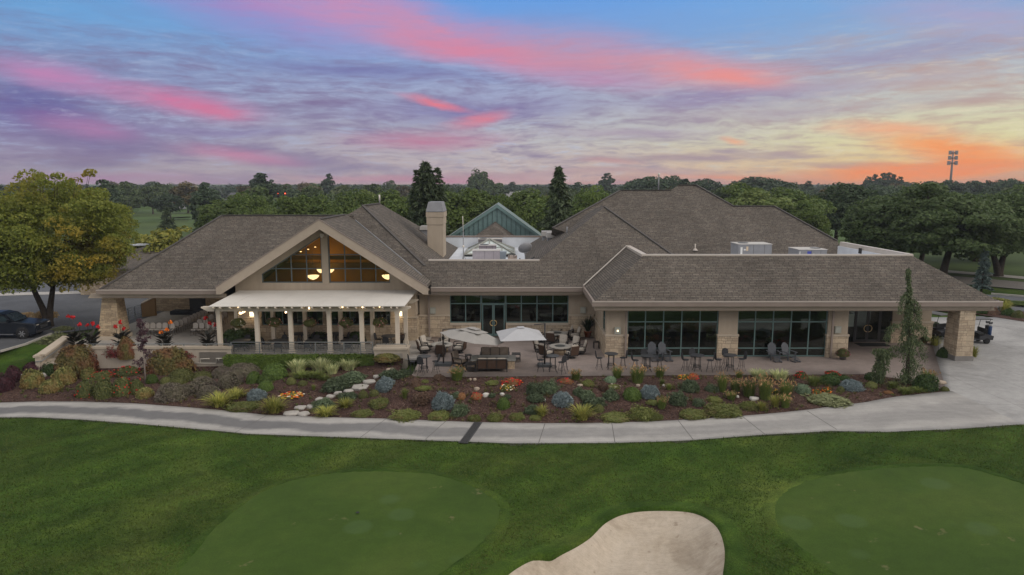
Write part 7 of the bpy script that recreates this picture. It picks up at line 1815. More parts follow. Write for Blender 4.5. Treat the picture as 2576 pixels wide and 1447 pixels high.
# road, sidewalk and verge to the east
def ribbon(name, p0, p1, q0, q1, mat, z):
    A, B, C, D = G(*z4(*p0)), G(*z4(*p1)), G(*z4(*q1)), G(*z4(*q0)); d1 = (B - A) * 1.5; d2 = (C - D) * 1.5; e1 = (A - B) * 1.2
    flat(name, [A + e1, B + d1, C + d2, D + e1], z, mat)
ribbon("sidewalk", (1845, 917), (2576, 978), (1880, 940), (2576, 1000), WALK, .06); ribbon("road", (1940, 970), (2576, 1025), (2100, 1050), (2576, 1092), ROADC, .03)
ribbon("parking_lot", (2290, 1140), (2576, 1160), (2200, 1300), (2576, 1300), ASPH, .04)
m = MB(); a, b = G(*z4(2285, 1132)), G(*z4(2576, 1155)); m.bar(a + Vector((0, 0, .08)), b + (b - a) + Vector((0, 0, .08)), .25, .16); structure(m.build("kerb", WALK))
flat("mulch_border", [gq(*r1(1300, 560)), gq(*r1(1680, 590)), gq(*r1(2155, 665)), gq(*r1(2700, 740)), gq(*r1(2700, 590)), gq(*r1(2155, 555)), gq(*r1(1660, 520)), gq(*r1(1300, 520))], .035, MULCH)
for k, (x0, x1, y0, y1) in enumerate(((330, 420, 546, 560), (425, 500, 540, 552), (470, 560, 552, 562), (345, 395, 528, 536), (1950, 2260, 560, 605))):
    flat("fairway", [gq(x0, y1), gq(x1, y1), gq(x1 - 4, y0), gq(x0 + 6, y0)], .08, FAIR)
for x, y in ((433, 580), (455, 548), (536, 581)):
    c = G(x, y); o = MB().lathe([(.02, .12), (3.2, .12)], 16, at=(c.x, c.y, 0), sy=1.5).build("bunker_sand", FL["white"]); structure(o)

# ------------------------------------------------------------------ trees
TL = dict(mid=LM("maple leaf", (0.070, 0.120, 0.031), (0.168, 0.224, 0.064), (0.126, 0.175, 0.042), pscale=.25, objvar=.16, trans=.35), dark=LM("dark tree leaf", (0.042, 0.076, 0.034), (0.092, 0.134, 0.062), objvar=.2, trans=.3), pale=LM("willow green leaf", (0.112, 0.161, 0.048), (0.217, 0.259, 0.087), objvar=.15, trans=.35),
          locust=LM("honey locust leaf", (.130, .170, .032), (.265, .285, .055), (.44, .30, .045), pscale=.16, trans=.4, objvar=0, bias=-1.85), spruce=LM("spruce needle", (.046, .072, .036), (.105, .135, .070), trans=.1, objvar=.1), rusty=LM("autumn tinted leaf", (0.112, 0.109, 0.036), (0.224, 0.161, 0.059), objvar=.15),
          ylw=LM("young yellow green leaf", (0.140, 0.175, 0.036), (0.336, 0.308, 0.070), objvar=.1), bluesp=LM("blue green needle", (0.077, 0.119, 0.109), (0.147, 0.196, 0.182), trans=.1), weep=LM("weeping spruce needle", (0.056, 0.087, 0.039), (0.147, 0.175, 0.087), trans=.15))
TL.update({k + '_far': LM('far ' + k + ' leaf', *c, objvar=.22, trans=.2) for k, c in dict(dark=((.038, .066, .034), (.080, .114, .060)), mid=((.050, .082, .030), (.105, .140, .055)), pale=((.085, .115, .045), (.155, .18, .075)), rusty=((.075, .070, .032), (.145, .11, .05))).items()})
def crown_q(seed, Rr, Hc, ncl, per, leaf, flat_=.7, cr=.30, shape=0.0, aspect=1.5, jit=.6, hollow=.45, top=0.0):
    """leaf clumps through an egg-shaped volume: base at z = 0, height Hc, radius Rr"""
    rg = np.random.default_rng(seed); d = dirs(ncl, -.85, rg); rr = hollow + (1 - hollow) * rg.uniform(0, 1, ncl) ** .55
    bump_ = lumpy(d, rg, 12, .42, .45)
    C = d * (rr * bump_)[:, None]; zz = (C[:, 2] + 1) / 2
    wid = 1 - shape * (zz - .4); C = np.stack([C[:, 0] * Rr * wid, C[:, 1] * Rr * wid, zz * Hc], 1)
    cen = np.array([0, 0, Hc * .42]); Q = []
    for k in range(ncl):
        s = Rr * cr * rg.uniform(.6, 1.3); dd = dirs(per, -.35, rg); out = unit((C[k] - cen)[None, :])[0]
        p = C[k] + dd * np.array([s, s, s * flat_]) * rg.uniform(.72, 1.0, (per, 1)); nn = unit(dd + out * .7 + np.array([0, 0, .35]))
        Q.append(leaves(p, nn, leaf, aspect, jit, rg))
    return np.concatenate(Q), C
def trunk_mb(h0, r0, C, nl, seed, lean=0.0, forks=1):
    rg = random.Random(seed); m = MB()
    for f in range(forks):
        a = f * 2.4 + seed; o = .12 * r0 * 8 * (forks > 1); dx, dy = math.cos(a) * o, math.sin(a) * o
        top = Vector((dx * 3 + lean, dy * 3, h0)); m.tube([(dx * .2, dy * .2, -.2), (dx * .3, dy * .3, h0 * .15), (dx * 1.2, dy * 1.2, h0 * .5), top], [r0 * 1.35, r0, r0 * .82, r0 * .62], 9)
        for i in range(nl // forks):
            c = Vector(C[rg.randrange(len(C))]) + Vector((0, 0, h0 * .72)); mid = top.lerp(c, .45) + Vector((0, 0, .05 * c.length)); m.tube([top, mid, top.lerp(c, .95)], [r0 * .5, r0 * .3, r0 * .08], 6)
    return m
PROTO = {}
def tree_proto(key, kind, Rr, Hc, h0, r0, ncl, per, leaf, seed, nl=9, forks=1, single=False, **kw):
    Q, C = crown_q(seed, Rr, Hc, ncl, per, leaf, **kw); Q = Q + np.array([0, 0, h0 * {'locust': .38, 'bigmaple': .45}.get(key, .6)])
    if single: 
        tm = trunk_mb(h0, r0, C, 3, seed); tq = np.array([[tm.v[i] for i in f] for f in tm.f if len(f) == 4])
        Q = np.concatenate([Q, tq]); idx = np.concatenate([np.zeros(len(Q) - len(tq)), np.ones(len(tq))])
        PROTO[key] = (quads_mesh(key, Q, [TL[kind], BARK], idx), None)
    else:
        PROTO[key] = (quads_mesh(key + " crown", Q, [TL[kind]]), trunk_mb(h0, r0, C, nl, seed, forks=forks).mesh(key + " trunk"))
        PROTO[key][1].materials.append(BARK)
def put_tree(key, loc, sc_, rz, label, name="tree", cat="tree", group=None, sz=None):
    cm, tm = PROTO[key]
    if tm is None: o = link(name, cm); tag(o, label, cat, group)
    else:
        o = thing(name, label, cat, loc, rz, group); link("crown", cm, None, o); link("trunk", tm, None, o)
    o.location = loc; o.rotation_euler = (0, 0, rz); o.scale = (sc_, sc_, sz or sc_); return o
# the big honey locust at the left
tree_proto("locust", "locust", 7.8, 11.3, 3.4, .30, 480, 200, .125, 3, nl=16, forks=2, flat_=.6, cr=.15, shape=.05, hollow=.35, jit=.9, aspect=2.0)
lc = G(*z5(632, 400)); lc.y -= .8
put_tree("locust", (lc.x - .9, lc.y, 0), 1.0, .6, "big yellowing honey locust tree leaning over the west roof corner", "honey_locust")
rg = np.random.default_rng(8); o = bpy.data.objects["honey_locust"]
Q = []; TW_ = MB()
for px_, py_ in ((98, 441), (106, 446), (137, 448), (145, 441), (190, 454), (228, 433), (222, 441)):
    q = PY(px_, py_, lc.y) - Vector((lc.x - .9, lc.y, 0)); d = dirs(40, -.5, rg); Q.append(leaves(np.array(q) + d * np.array([.45, .45, .22]), d, .17, 1.6, .6, rg)); b = Vector((q.x * .9, q.y, q.z - 1.6)); k = MB().tube([b, q], [.03, .012], 4).build('twig', BARK, o); k.rotation_euler = (0, 0, -.6)
link("foliage", quads_mesh("top sprigs", np.concatenate(Q), [TL["locust"]]), None, o).rotation_euler = (0, 0, -.6)
# protos
tree_proto("maple", "mid", 4.6, 8.2, 3.0, .30, 125, 125, .26, 21, nl=10, forks=1, flat_=.75, cr=.27, shape=.25); tree_proto("maple2", "mid", 5.2, 7.6, 2.8, .32, 135, 125, .27, 22, nl=10, forks=2, flat_=.7, cr=.27, shape=.3); tree_proto("maple3", "mid", 4.2, 8.8, 2.9, .28, 120, 125, .26, 23, nl=9, flat_=.8, cr=.28, shape=.4)
TL["deep"] = LM("deep maple leaf", (.064, .104, .036), (.128, .176, .068), objvar=.12, trans=.32)
tree_proto("bigmaple", "deep", 6.6, 9.6, 3.9, .42, 270, 165, .25, 24, nl=14, forks=2, flat_=.65, cr=.21, shape=.2, hollow=.4)
tree_proto("oak", "dark", 4.8, 8.0, 2.8, .3, 110, 100, .31, 31, nl=8, flat_=.75, cr=.28); tree_proto("ash", "pale", 4.4, 8.2, 2.9, .28, 110, 100, .31, 32, nl=8, flat_=.7, cr=.28, shape=.2); tree_proto("russet", "rusty", 4.4, 7.8, 2.8, .28, 110, 100, .31, 33, nl=8, flat_=.7, cr=.28)
for k, (kind, s, shp) in enumerate((("dark", 41, .1), ("mid", 42, .2), ("pale", 43, .2), ("rusty", 44, .1), ("dark", 45, .5), ("mid", 46, .0))): tree_proto("far%d" % k, kind + "_far", 4.8 if k != 4 else 3.4, 8.2 if k != 4 else 10.5, 2.2, .3, 64, 46, .56, s, single=True, flat_=.8, cr=.33, shape=shp, jit=.7)
def at_tree(px, top, w, Y, key, label, name="maple_tree", group=None, kh=1.0):
    """tree whose crown top sits at that direction, Y metres out"""
    t = PY(px, top, Y); me = PROTO[key][0]; co = np.empty(len(me.vertices) * 3); me.vertices.foreach_get("co", co); co = co.reshape(-1, 3)
    hz = np.percentile(co[:, 2], 99.5); rx_ = np.percentile(np.abs(co[:, 0]), 98)
    sx = (w / FPX * Y / 2) / rx_; sz = t.z / hz; return put_tree(key, (t.x, Y, 0), sx, rnd.uniform(0, 6), label, name, "tree", group, sz)
G1 = "broad green trees close behind the clubhouse"
for a in [(590, 497, 165, 118, "maple", "broad green tree rising behind the west roof's left end"), (655, 494, 150, 112, "maple2", "round green tree behind the west ridge, second from its left end"), (735, 497, 150, 105, "maple3", "green tree with twin rounded tops behind the west ridge's middle"), (800, 498, 120, 112, "maple", "green tree behind the west ridge's right end"),
          (868, 488, 165, 104, "maple2", "bushy green tree just left of the west peak"), (905, 486, 120, 110, "ash", "paler green tree touching the west peak"), (985, 486, 150, 108, "maple", "bright green tree between the west peak and the tall spruce"), (1150, 487, 140, 104, "maple3", "green tree between the chimney and the green gable"),
          (1205, 482, 170, 108, "maple", "green tree above the green gable's left slope"), (1285, 500, 150, 100, "maple2", "green tree above the green gable's right slope"), (1330, 483, 170, 106, "maple", "tall bright green tree left of the pointed spruce"), (1462, 478, 150, 104, "maple2", "green tree right of the pointed spruce"), (1515, 488, 120, 108, "maple3", "smaller green tree against the rear roof's left slope"),
          (1850, 470, 190, 128, "maple2", "green tree over the rear roof's stepped right shoulder"), (1900, 482, 170, 112, "ash", "yellow green tree over the lower right ridge"), (1975, 480, 180, 116, "maple", "rounded green tree right of the lower ridge"), (2035, 510, 110, 106, "maple3", "lowest green tree hanging over the roof's right slope")]: at_tree(*a[:5], a[5], "maple_tree", G1)
for a in [(2112, 466, 170, 132, "oak", "dark tree with a visible slim trunk beyond the white parapet"), (2268, 480, 270, 92, "bigmaple", "large dark green maple above the white parapet"), (2390, 470, 300, 86, "bigmaple", "largest maple, with the forked trunk beside the east road"), (2535, 474, 250, 90, "bigmaple", "large maple at the right edge of the lawn"), (2330, 500, 200, 104, "maple2", "maple filling the gap behind the two largest"), (2470, 500, 200, 108, "maple", "maple behind the right pair of large maples")]: at_tree(*a[:5], a[5], "maple_tree", "large maples on the east lawn")
# conifers
def conifer_q(seed, H, Rr, tiers, nb, leaf, droop=.35, per=16, base=.08, pw_=.85):
    rg = np.random.default_rng(abs(seed)); Q = []
    for i in range(tiers):
        t = base + (1 - base) * (i + rg.uniform(0, .6)) / tiers; r = Rr * (1 - t) ** pw_ * rg.uniform(.85, 1.1) + .06; n = max(4, int(nb * (1 - t * .6)))
        for k in range(n):
            a = rg.uniform(0, 6.28); rr = r * rg.uniform(.7, 1.12); u = np.linspace(.12, 1, per); ca, sa = math.cos(a), math.sin(a)
            p = np.stack([ca * rr * u, sa * rr * u, t * H + rr * (.18 * u - droop * u ** 2)], 1) + rg.normal(0, .05 * Rr * .3, (per, 3))
            w = np.stack([-sa * np.ones(per), ca * np.ones(per), np.zeros(per)], 1) * (rg.uniform(-1, 1, (per, 1)) * rr * .16 * (1 - u[:, None] * .5)); p = p + w
            dr = unit(np.stack([ca * np.ones(per) * .8, sa * np.ones(per) * .8, -.45 * np.ones(per)], 1) + rg.normal(0, .45, (per, 3))); b = unit(np.cross(dr, rg.normal(0, 1, (per, 3)))); s = leaf * rg.uniform(.7, 1.4, (per, 1))
            Q.append(np.stack([p - dr * s * .5, p + b * s * .24, p + dr * s, p - b * s * .24], 1))
    return np.concatenate(Q)
def conifer(px, top, Y, w, label, kind="spruce", seed=1, tiers=34, nb=15, leaf=.42, base_z=0, name="spruce_tree", droop=.35, pw_=.85):
    t = PY(px, top, Y); H = t.z - base_z; o = thing(name, label, "tree", (t.x, Y, base_z)); Rr = w / FPX * Y / 2
    link("crown", quads_mesh("spruce crown", conifer_q(seed, H, Rr, tiers, nb, leaf, droop, pw_=pw_), [TL[kind]]), None, o); MB().tube([(0, 0, -.2), (0, 0, H * .5), (0, 0, H * .98)], [H * .022, H * .014, .02], 8).build("trunk", BARK, o); return o
conifer(1071, 407, 80, 150, "tall dark spruce with a forked top behind the chimney", seed=2, tiers=48, nb=22, pw_=.56, leaf=.36)
o = bpy.data.objects["spruce_tree"]; H_ = PY(1071, 407, 80).z
for dx, f in ((1.3, .955), (-1.1, .93)): 
    Q = conifer_q(int(9 + dx * 10), 4.2, 1.1, 12, 9, .36) + np.array([dx, 0, H_ * f - 4.0]); link("crown", quads_mesh("side leader", Q, [TL["spruce"]]), None, o)
conifer(1407, 421, 80, 150, "pointed dark spruce left of the rear roof", seed=5, tiers=48, nb=19, leaf=.40, pw_=.72)
conifer(2480, 622, G(2480, 735).y, 50, "young blue green spruce beside the east road", "bluesp", 6, 26, 12, .22)
for x, y, Y, w in ((544, 512, 150, 70), (575, 500, 160, 60), (505, 528, 140, 60), (418, 520, 150, 60)): conifer(x, y, Y, w, "dark conifer among the fairway trees west of the roof", "dark" if w > 60 else "spruce", int(x), 18, 10, .6, droop=.2).__setitem__("group", "dark conifers by the west fairways")
# small yellow-green tree beyond the west roof
tree_proto("sapling", "ylw", 2.6, 4.2, 1.4, .09, 70, 55, .22, 51, nl=8, flat_=.6, cr=.26); at_tree(425, 575, 130, 82, "sapling", "young yellow green tree beyond the west hip roof", "young_tree"); at_tree(368, 592, 90, 84, "sapling", "small yellow leaved tree beside the honey locust", "young_tree")
at_tree(*r1(1935, 445), 55, 66, "sapling", "small bright yellow green tree at the east car park", "young_tree"); at_tree(*r1(2150, 480), 70, 68, "maple3", "low dark shrub tree at the right edge of the car park", "young_tree")
for x, y0, y1, w, kd, lab in ((1760, 490, 600, 130, "dark", "dark shrub in the east border nearest the pier"), (1860, 520, 610, 110, "brown", "brownish shrub in the east border"), (2010, 540, 620, 120, "dark", "green shrub in the east border"), (2095, 560, 640, 110, "rose", "reddish green shrub in the east border"), (1980, 470, 590, 120, "lily", "yellow green clump in the east border")): plant(kd, r1, x, y0, y1, w, lab, "shrubs in the east border")
# weeping spruce
wb = GT(*r1(1075, 1235)); wt_ = PY(*r1(1100, 150), wb.y); H = wt_.z - wb.z; ws_ = thing("weeping_spruce", "tall weeping spruce with drooping branches at the bed's east end", "tree", wb)
rg = np.random.default_rng(77); Q = []; tr = lambda t: np.array([.10 * math.sin(t * 5) + (wt_.x - wb.x) * t, .1 * math.cos(t * 4), H * t])
def droop_branch(p0, ang, reach, drop, n, w):
    u = np.linspace(0, 1, n); x = reach * (1 - (1 - u) ** 2); z = .22 * reach * np.sin(u * 2.2) - drop * u ** 2
    P = p0 + np.stack([math.cos(ang) * x, math.sin(ang) * x, z], 1); reps = 9
    P = np.repeat(P, reps, 0) + rg.normal(0, w, (n * reps, 3)); P[:, 2] -= rg.uniform(0, .35, n * reps) * w * 4
    dr = unit(np.array([0, 0, -1.0]) + rg.normal(0, .38, P.shape)); b = unit(np.cross(dr, rg.normal(0, 1, P.shape))); s = .08 * rg.uniform(.7, 1.5, (len(P), 1)); Q.append(np.stack([P, P + dr * s * .6 + b * s * .26, P + dr * s * 1.6, P + dr * s * .6 - b * s * .26], 1))
for i in range(92):
    t = rg.uniform(.0, 1) ** 1.15; env = .12 + 1.25 * (1 - t) ** 1.9; droop_branch(tr(t), rg.uniform(0, 6.28), env * rg.uniform(.2, 1.05), rg.uniform(.5, 1.3) * (.45 + env), 11, .03 + .06 * env)
for t, a, r_, d_ in ((.50, 3.05, 1.25, .25), (.49, .15, 1.0, .0), (.66, .1, .75, .6), (.78, 3.2, .45, .3), (.36, .3, 1.15, .5), (.72, -.1, .6, .7), (.30, 3.0, 1.5, .3)):
    for j in range(3): droop_branch(tr(t) + rg.normal(0, .05, 3), a + rg.normal(0, .15), r_, d_ + .8, 16, .075)
sb = np.array([-1.75, .15, 0])
for i in range(46): t = rg.uniform(.02, 1); droop_branch(sb + np.array([.25 * t, 0, 2.15 * t]), rg.uniform(0, 6.28), rg.uniform(.12, .42), rg.uniform(.5, 1.1), 11, .05)
for i in range(8): droop_branch(np.array([-.5 - i * .15, .1, 1.75 + .05 * i]), 3.1, .6, .25, 9, .06)
link("crown", quads_mesh("weeping crown", np.concatenate(Q), [TL["weep"]]), None, ws_); MB().tube([tr(t) for t in (0, .2, .4, .6, .8, 1)], [.13, .11, .09, .07, .045, .015], 8).build("trunk", BARK, ws_)
# plum sapling in front of the terrace wall
pb = GT(*z5(1404, 968)); pt = thing("plum_tree", "slender purple leaved plum sapling on a thin pale trunk before the terrace wall", "tree", pb); ptop = PY(*z5(1410, 340), pb.y).z - pb.z
m = MB(); m.tube([(0, 0, -.1), (.02, 0, ptop * .3), (.04, 0, ptop * .6), (.03, 0, ptop)], [.055, .045, .03, .01], 8); rg = np.random.default_rng(14); Q = []
for i in range(38):
    z = ptop * rg.uniform(.26, .97); a = rg.uniform(0, 6.28); r_ = .95 * (1.1 - z / ptop) ** .6 * rg.uniform(.4, 1); e = Vector((math.cos(a) * r_, math.sin(a) * r_, z + .35 * r_)); m.tube([(.03, 0, z), e], [.014, .005], 4)
    n = 26; u = rg.uniform(.25, 1.05, (n, 1)); Q.append(leaves(np.array([.03, 0, z]) * (1 - u) + np.array(e) * u + rg.normal(0, .07, (n, 3)), rg.normal(0, 1, (n, 3)) + np.array([0, -.3, .5]), .085, 1.7, .5, rg))
m.build("trunk", S("pale grey bark", (.24, .20, .18), .9), pt); link("crown", quads_mesh("plum crown", np.concatenate(Q), [MAT["plum"]]), None, pt)

# belt of trees out to the horizon
def sector(px):
    for lim, nm in ((360, "beyond the honey locust"), (620, "beyond the west roof's left end"), (880, "beyond the west roof ridge"), (1040, "between the west peak and the tall spruce"), (1400, "between the two dark spruces"), (1570, "right of the pointed spruce"), (1780, "beyond the highest rear ridge"), (2150, "beyond the roof's right shoulder"), (9999, "beyond the large east maples")):
        if px < lim: return nm
KN = ["dark green tree", "mid green tree", "pale willow green tree", "russet tinted tree", "narrow dark tree", "rounded green tree"]
RN = ((150, 13.5, 8.5, "near belt"), (190, 13.5, 9, "near belt"), (240, 14, 9.3, "middle belt"), (300, 15, 9.6, "middle belt"), (375, 16, 10.2, "far belt"), (470, 17.5, 11, "far belt"))
rb = random.Random(5)
for Y0, sp_, hh, belt in RN:
    n = int(2 * .86 * Y0 / sp_)
    for i in range(n):
        X = -.86 * Y0 + (i + rb.uniform(.1, .9)) * sp_; Y = Y0 + rb.uniform(-.09, .09) * Y0; px = CX + X / Y * FPX
        if 330 < px < 505 and Y < 285 and rb.random() < .5: continue
        if 1990 < px < 2250 and Y < 215 or px > 2250 and Y < 175: continue
        if 1185 < px < 1345 and 180 < Y < 330 and rb.random() < .7: continue
        k = rb.choice((0, 0, 1, 1, 2, 3, 4, 5, 0)); s = hh * rb.uniform(.78, 1.27) / 10.0
        put_tree("far%d" % k, (X, Y, 0), s * rb.uniform(.95, 1.35), rb.uniform(0, 6), "%s, %s of woods %s" % (KN[k], belt, sector(px)), "background_tree", "tree", "%ss, %s, %s" % (KN[k], belt, sector(px)), s)
# far-off woods reading as one mass
rg = np.random.default_rng(3); nW = 2600; Yw = 520 * (2.7 ** rg.uniform(0, 1, nW)); Xw = Yw * rg.uniform(-.85, .85, nW); Hw = rg.uniform(6, 10.5, nW) + (Yw > 1150) * 1.6; Q = []
for k in range(nW):
    d = dirs(26, -.5, rg); r_ = Hw[k] * rg.uniform(.45, .75); c = np.array([Xw[k], Yw[k], Hw[k] * .52]); Q.append(leaves(c + d * np.array([r_, r_, Hw[k] * .5]) * rg.uniform(.6, 1, (26, 1)), d + np.array([0, 0, .3]), 3.2, 1.2, .5, rg))
stuff(link("far_woods", quads_mesh("far woods", np.concatenate(Q), [LM("far woodland leaf", (.026, .042, .024), (.058, .076, .042))])))
# landmarks on the skyline
at_tree(1206, 429, 58, 420, "far5", "tall lone tree standing above the skyline left of the green gable", "skyline_tree")
for k, (x, y, w) in enumerate(((2190, 446, 34), (2205, 440, 30), (2220, 437, 34), (2237, 436, 30), (2252, 440, 26), (2268, 446, 28), (2180, 455, 30))): at_tree(x, y, w, 430, "far4", "poplar in the tall dark clump on the right skyline", "poplar", "poplars in the clump on the skyline")
for x, y, w, Y in ((1640, 447, 110, 300), (1690, 445, 60, 310), (1770, 452, 80, 320), (1600, 452, 70, 330), (1905, 448, 120, 300), (1950, 452, 80, 310)): at_tree(x, y, w, Y, "far0", "dark tall tree on the skyline over the rear roof", "skyline_tree", "dark trees on the skyline over the rear roof")
for x, y, w, Y in ((2340, 458, 60, 330), (2395, 456, 80, 320), (2450, 457, 70, 330), (2505, 455, 60, 330), (2550, 452, 70, 300)): at_tree(x, y, w, Y, "far0", "dark tree below the lamp tower on the right skyline", "skyline_tree", "dark trees below the lamp tower")
# tower, street lamp, far buildings
tb = PY(2390, 470, 430); tw_ = thing("antenna_tower", "tall steel monopole with three tiers of panels against the orange sky", "tower", (tb.x, 430, 0)); sc0 = 430 / FPX; zt0 = lambda y: PY(2390, y, 430).z
MB().tube([(0, 0, 0), (0, 0, zt0(415)), (0, 0, zt0(379))], [.9, .55, .4], 10).build("mast", METALG, tw_)
for y, w in ((384, 9.5), (397, 10), (410, 11)):
    z = zt0(y); m = MB(); m.box(-w * sc0 * .9, w * sc0 * .9, -.25, .25, z - .2, z + .2); m.box(-w * sc0 * .6, w * sc0 * .6, -.9, .9, z - .5, z - .3); m.build("platform", BLACKM, tw_)
    for x in (-1, -.62, .62, 1): m = MB(); m.box(x * w * sc0 - .45, x * w * sc0 + .45, -.5, .1, z - 1.25, z + 1.15); m.build("panel", METALG, tw_, bevel=.08)
lp = PY(500, 468, 260); t = thing("street_lamp", "pale curved street lamp among the trees beyond the west roof", "street lamp", (lp.x, 260, 0)); m = MB(); zl = lp.z; m.tube([(0, 0, 0), (0, 0, zl - .9), (-.4, 0, zl - .2), (-1.2, 0, zl), (-2.4, 0, zl - .15)], .11, 8); m.build("pole", COPING, t); MB().box(-3.1, -2.3, -.16, .16, zl - .28, zl - .08).build("head", METALG, t)
lp = PY(2246, 470, 330); t = thing("street_lamp", "curved street lamp in front of the poplar clump", "street lamp", (lp.x, 330, 0)); m = MB(); zl = lp.z; m.tube([(0, 0, 0), (0, 0, zl - 1), (.5, 0, zl - .2), (3, 0, zl)], .11, 8); m.build("pole", COPING, t); MB().box(2.9, 3.7, -.16, .16, zl - .1, zl + .08).build("head", METALG, t)
REDL = E("red signal lamp", (1, .10, .04), 3.5)
for x, y, lab in ((718, 487, "brighter red signal light in the trees over the west ridge"), (700, 487, "dimmer red signal light in the trees over the west ridge")):
    c = PY(x, y, 128); t = thing("traffic_light", lab, "traffic light", (c.x, 128, 0), 0, "red signal lights"); MB().tube([(0, .2, 0), (0, .2, c.z + .6)], .06, 6).build("pole", BLACKM, t); MB().box(-.2, .2, -.1, .25, c.z - .7, c.z + .4).build("housing", BLACKM, t); m = MB(); m.lathe([(.12 if x > 710 else .06, 0), (.12 if x > 710 else .06, .04)], 12); o = m.build("lens", REDL, t); o.location = (0, -.11, c.z); o.rotation_euler = (R(90), 0, 0)
def far_house(x0, x1, ytop, ybot, Y, label, wc, rc, name="house", hip=True, eave=.45):
    Y = 4.8 / math.tan(math.radians(8.5) - math.atan((ytop - CY) / -FPX)) if Y > 165 else Y; Y = min(max(Y, 120), 520); a, b = PY(x0, ybot, Y), PY(x1, ytop, Y); w = b.x - a.x; zt2 = b.z; ze_ = max(2.5, zt2 - max(1.4, (zt2 - max(0, a.z)) * eave * 2)) if hip else zt2 - .5; t = thing(name, label, "building", (a.x, Y, 0)); D = max(8, w * .5)
    m = MB(); m.box(0, w, 0, D, 0, ze_); m.build("wall", S("far wall %d" % x0, wc, .8), t)
    m = MB()
    if hip: m.v = [(-.5, -.5, ze_), (w + .5, -.5, ze_), (w + .5, D + .5, ze_), (-.5, D + .5, ze_), (w * .25, D / 2, zt2), (w * .75, D / 2, zt2)]; m.f = [(0, 1, 5, 4), (1, 2, 5), (2, 3, 4, 5), (3, 0, 4), (3, 2, 1, 0)]; m.sm = [False] * 5
    else: m.box(-.4, w + .4, -.4, D + .4, ze_, zt2)
    m.build("roof", S("far roof %d" % x0, rc, .7), t)
    m = MB(); m.box(w * .2, w * .32, -.06, -.01, .9, min(2.4, ze_ - .3)); m.build("window", CARG, t); m = MB(); m.box(w * .62, w * .74, -.06, -.01, .9, min(2.4, ze_ - .3)); m.build("window", CARG, t)
far_house(1195, 1256, 468, 488, 230, "tan far building with a grey hip roof left of the spruce gap", (.36, .30, .20), (.20, .18, .17)); far_house(1256, 1330, 483, 500, 190, "low grey far building with a white flat roof", (.16, .17, .19), (.24, .235, .24)); far_house(1300, 1352, 481, 487, 196, "white roofed far shed beside the low grey building", (.5, .5, .5), (.62, .62, .62), "shed", False)
far_house(1396, 1428, 478, 486, 260, "dark flat far building behind the pointed spruce", (.05, .05, .055), (.06, .06, .065), "shed", False); far_house(430, 446, 488, 500, 210, "small white gabled house in the trees beyond the honey locust", (.5, .5, .5), (.12, .12, .13)); far_house(480, 520, 488, 498, 240, "grey roofed house under the street lamp", (.3, .3, .3), (.18, .18, .2)); far_house(565, 600, 485, 508, 200, "dark roofed house with white trim in the trees", (.4, .41, .43), (.10, .10, .11))
far_house(2270, 2300, 470, 482, 300, "pale arched house below the right skyline", (.5, .5, .5), (.32, .32, .33)); far_house(2080, 2105, 478, 486, 280, "small white house over the rear roof's right shoulder", (.55, .55, .55), (.3, .3, .3)); far_house(2545, 2600, 480, 512, 170, "grey roofed house at the right edge behind the maples", (.5, .5, .48), (.16, .17, .2)); far_house(2310, 2335, 464, 472, 420, "pale far warehouse near the poplars", (.4, .42, .45), (.36, .38, .42), "shed", False)

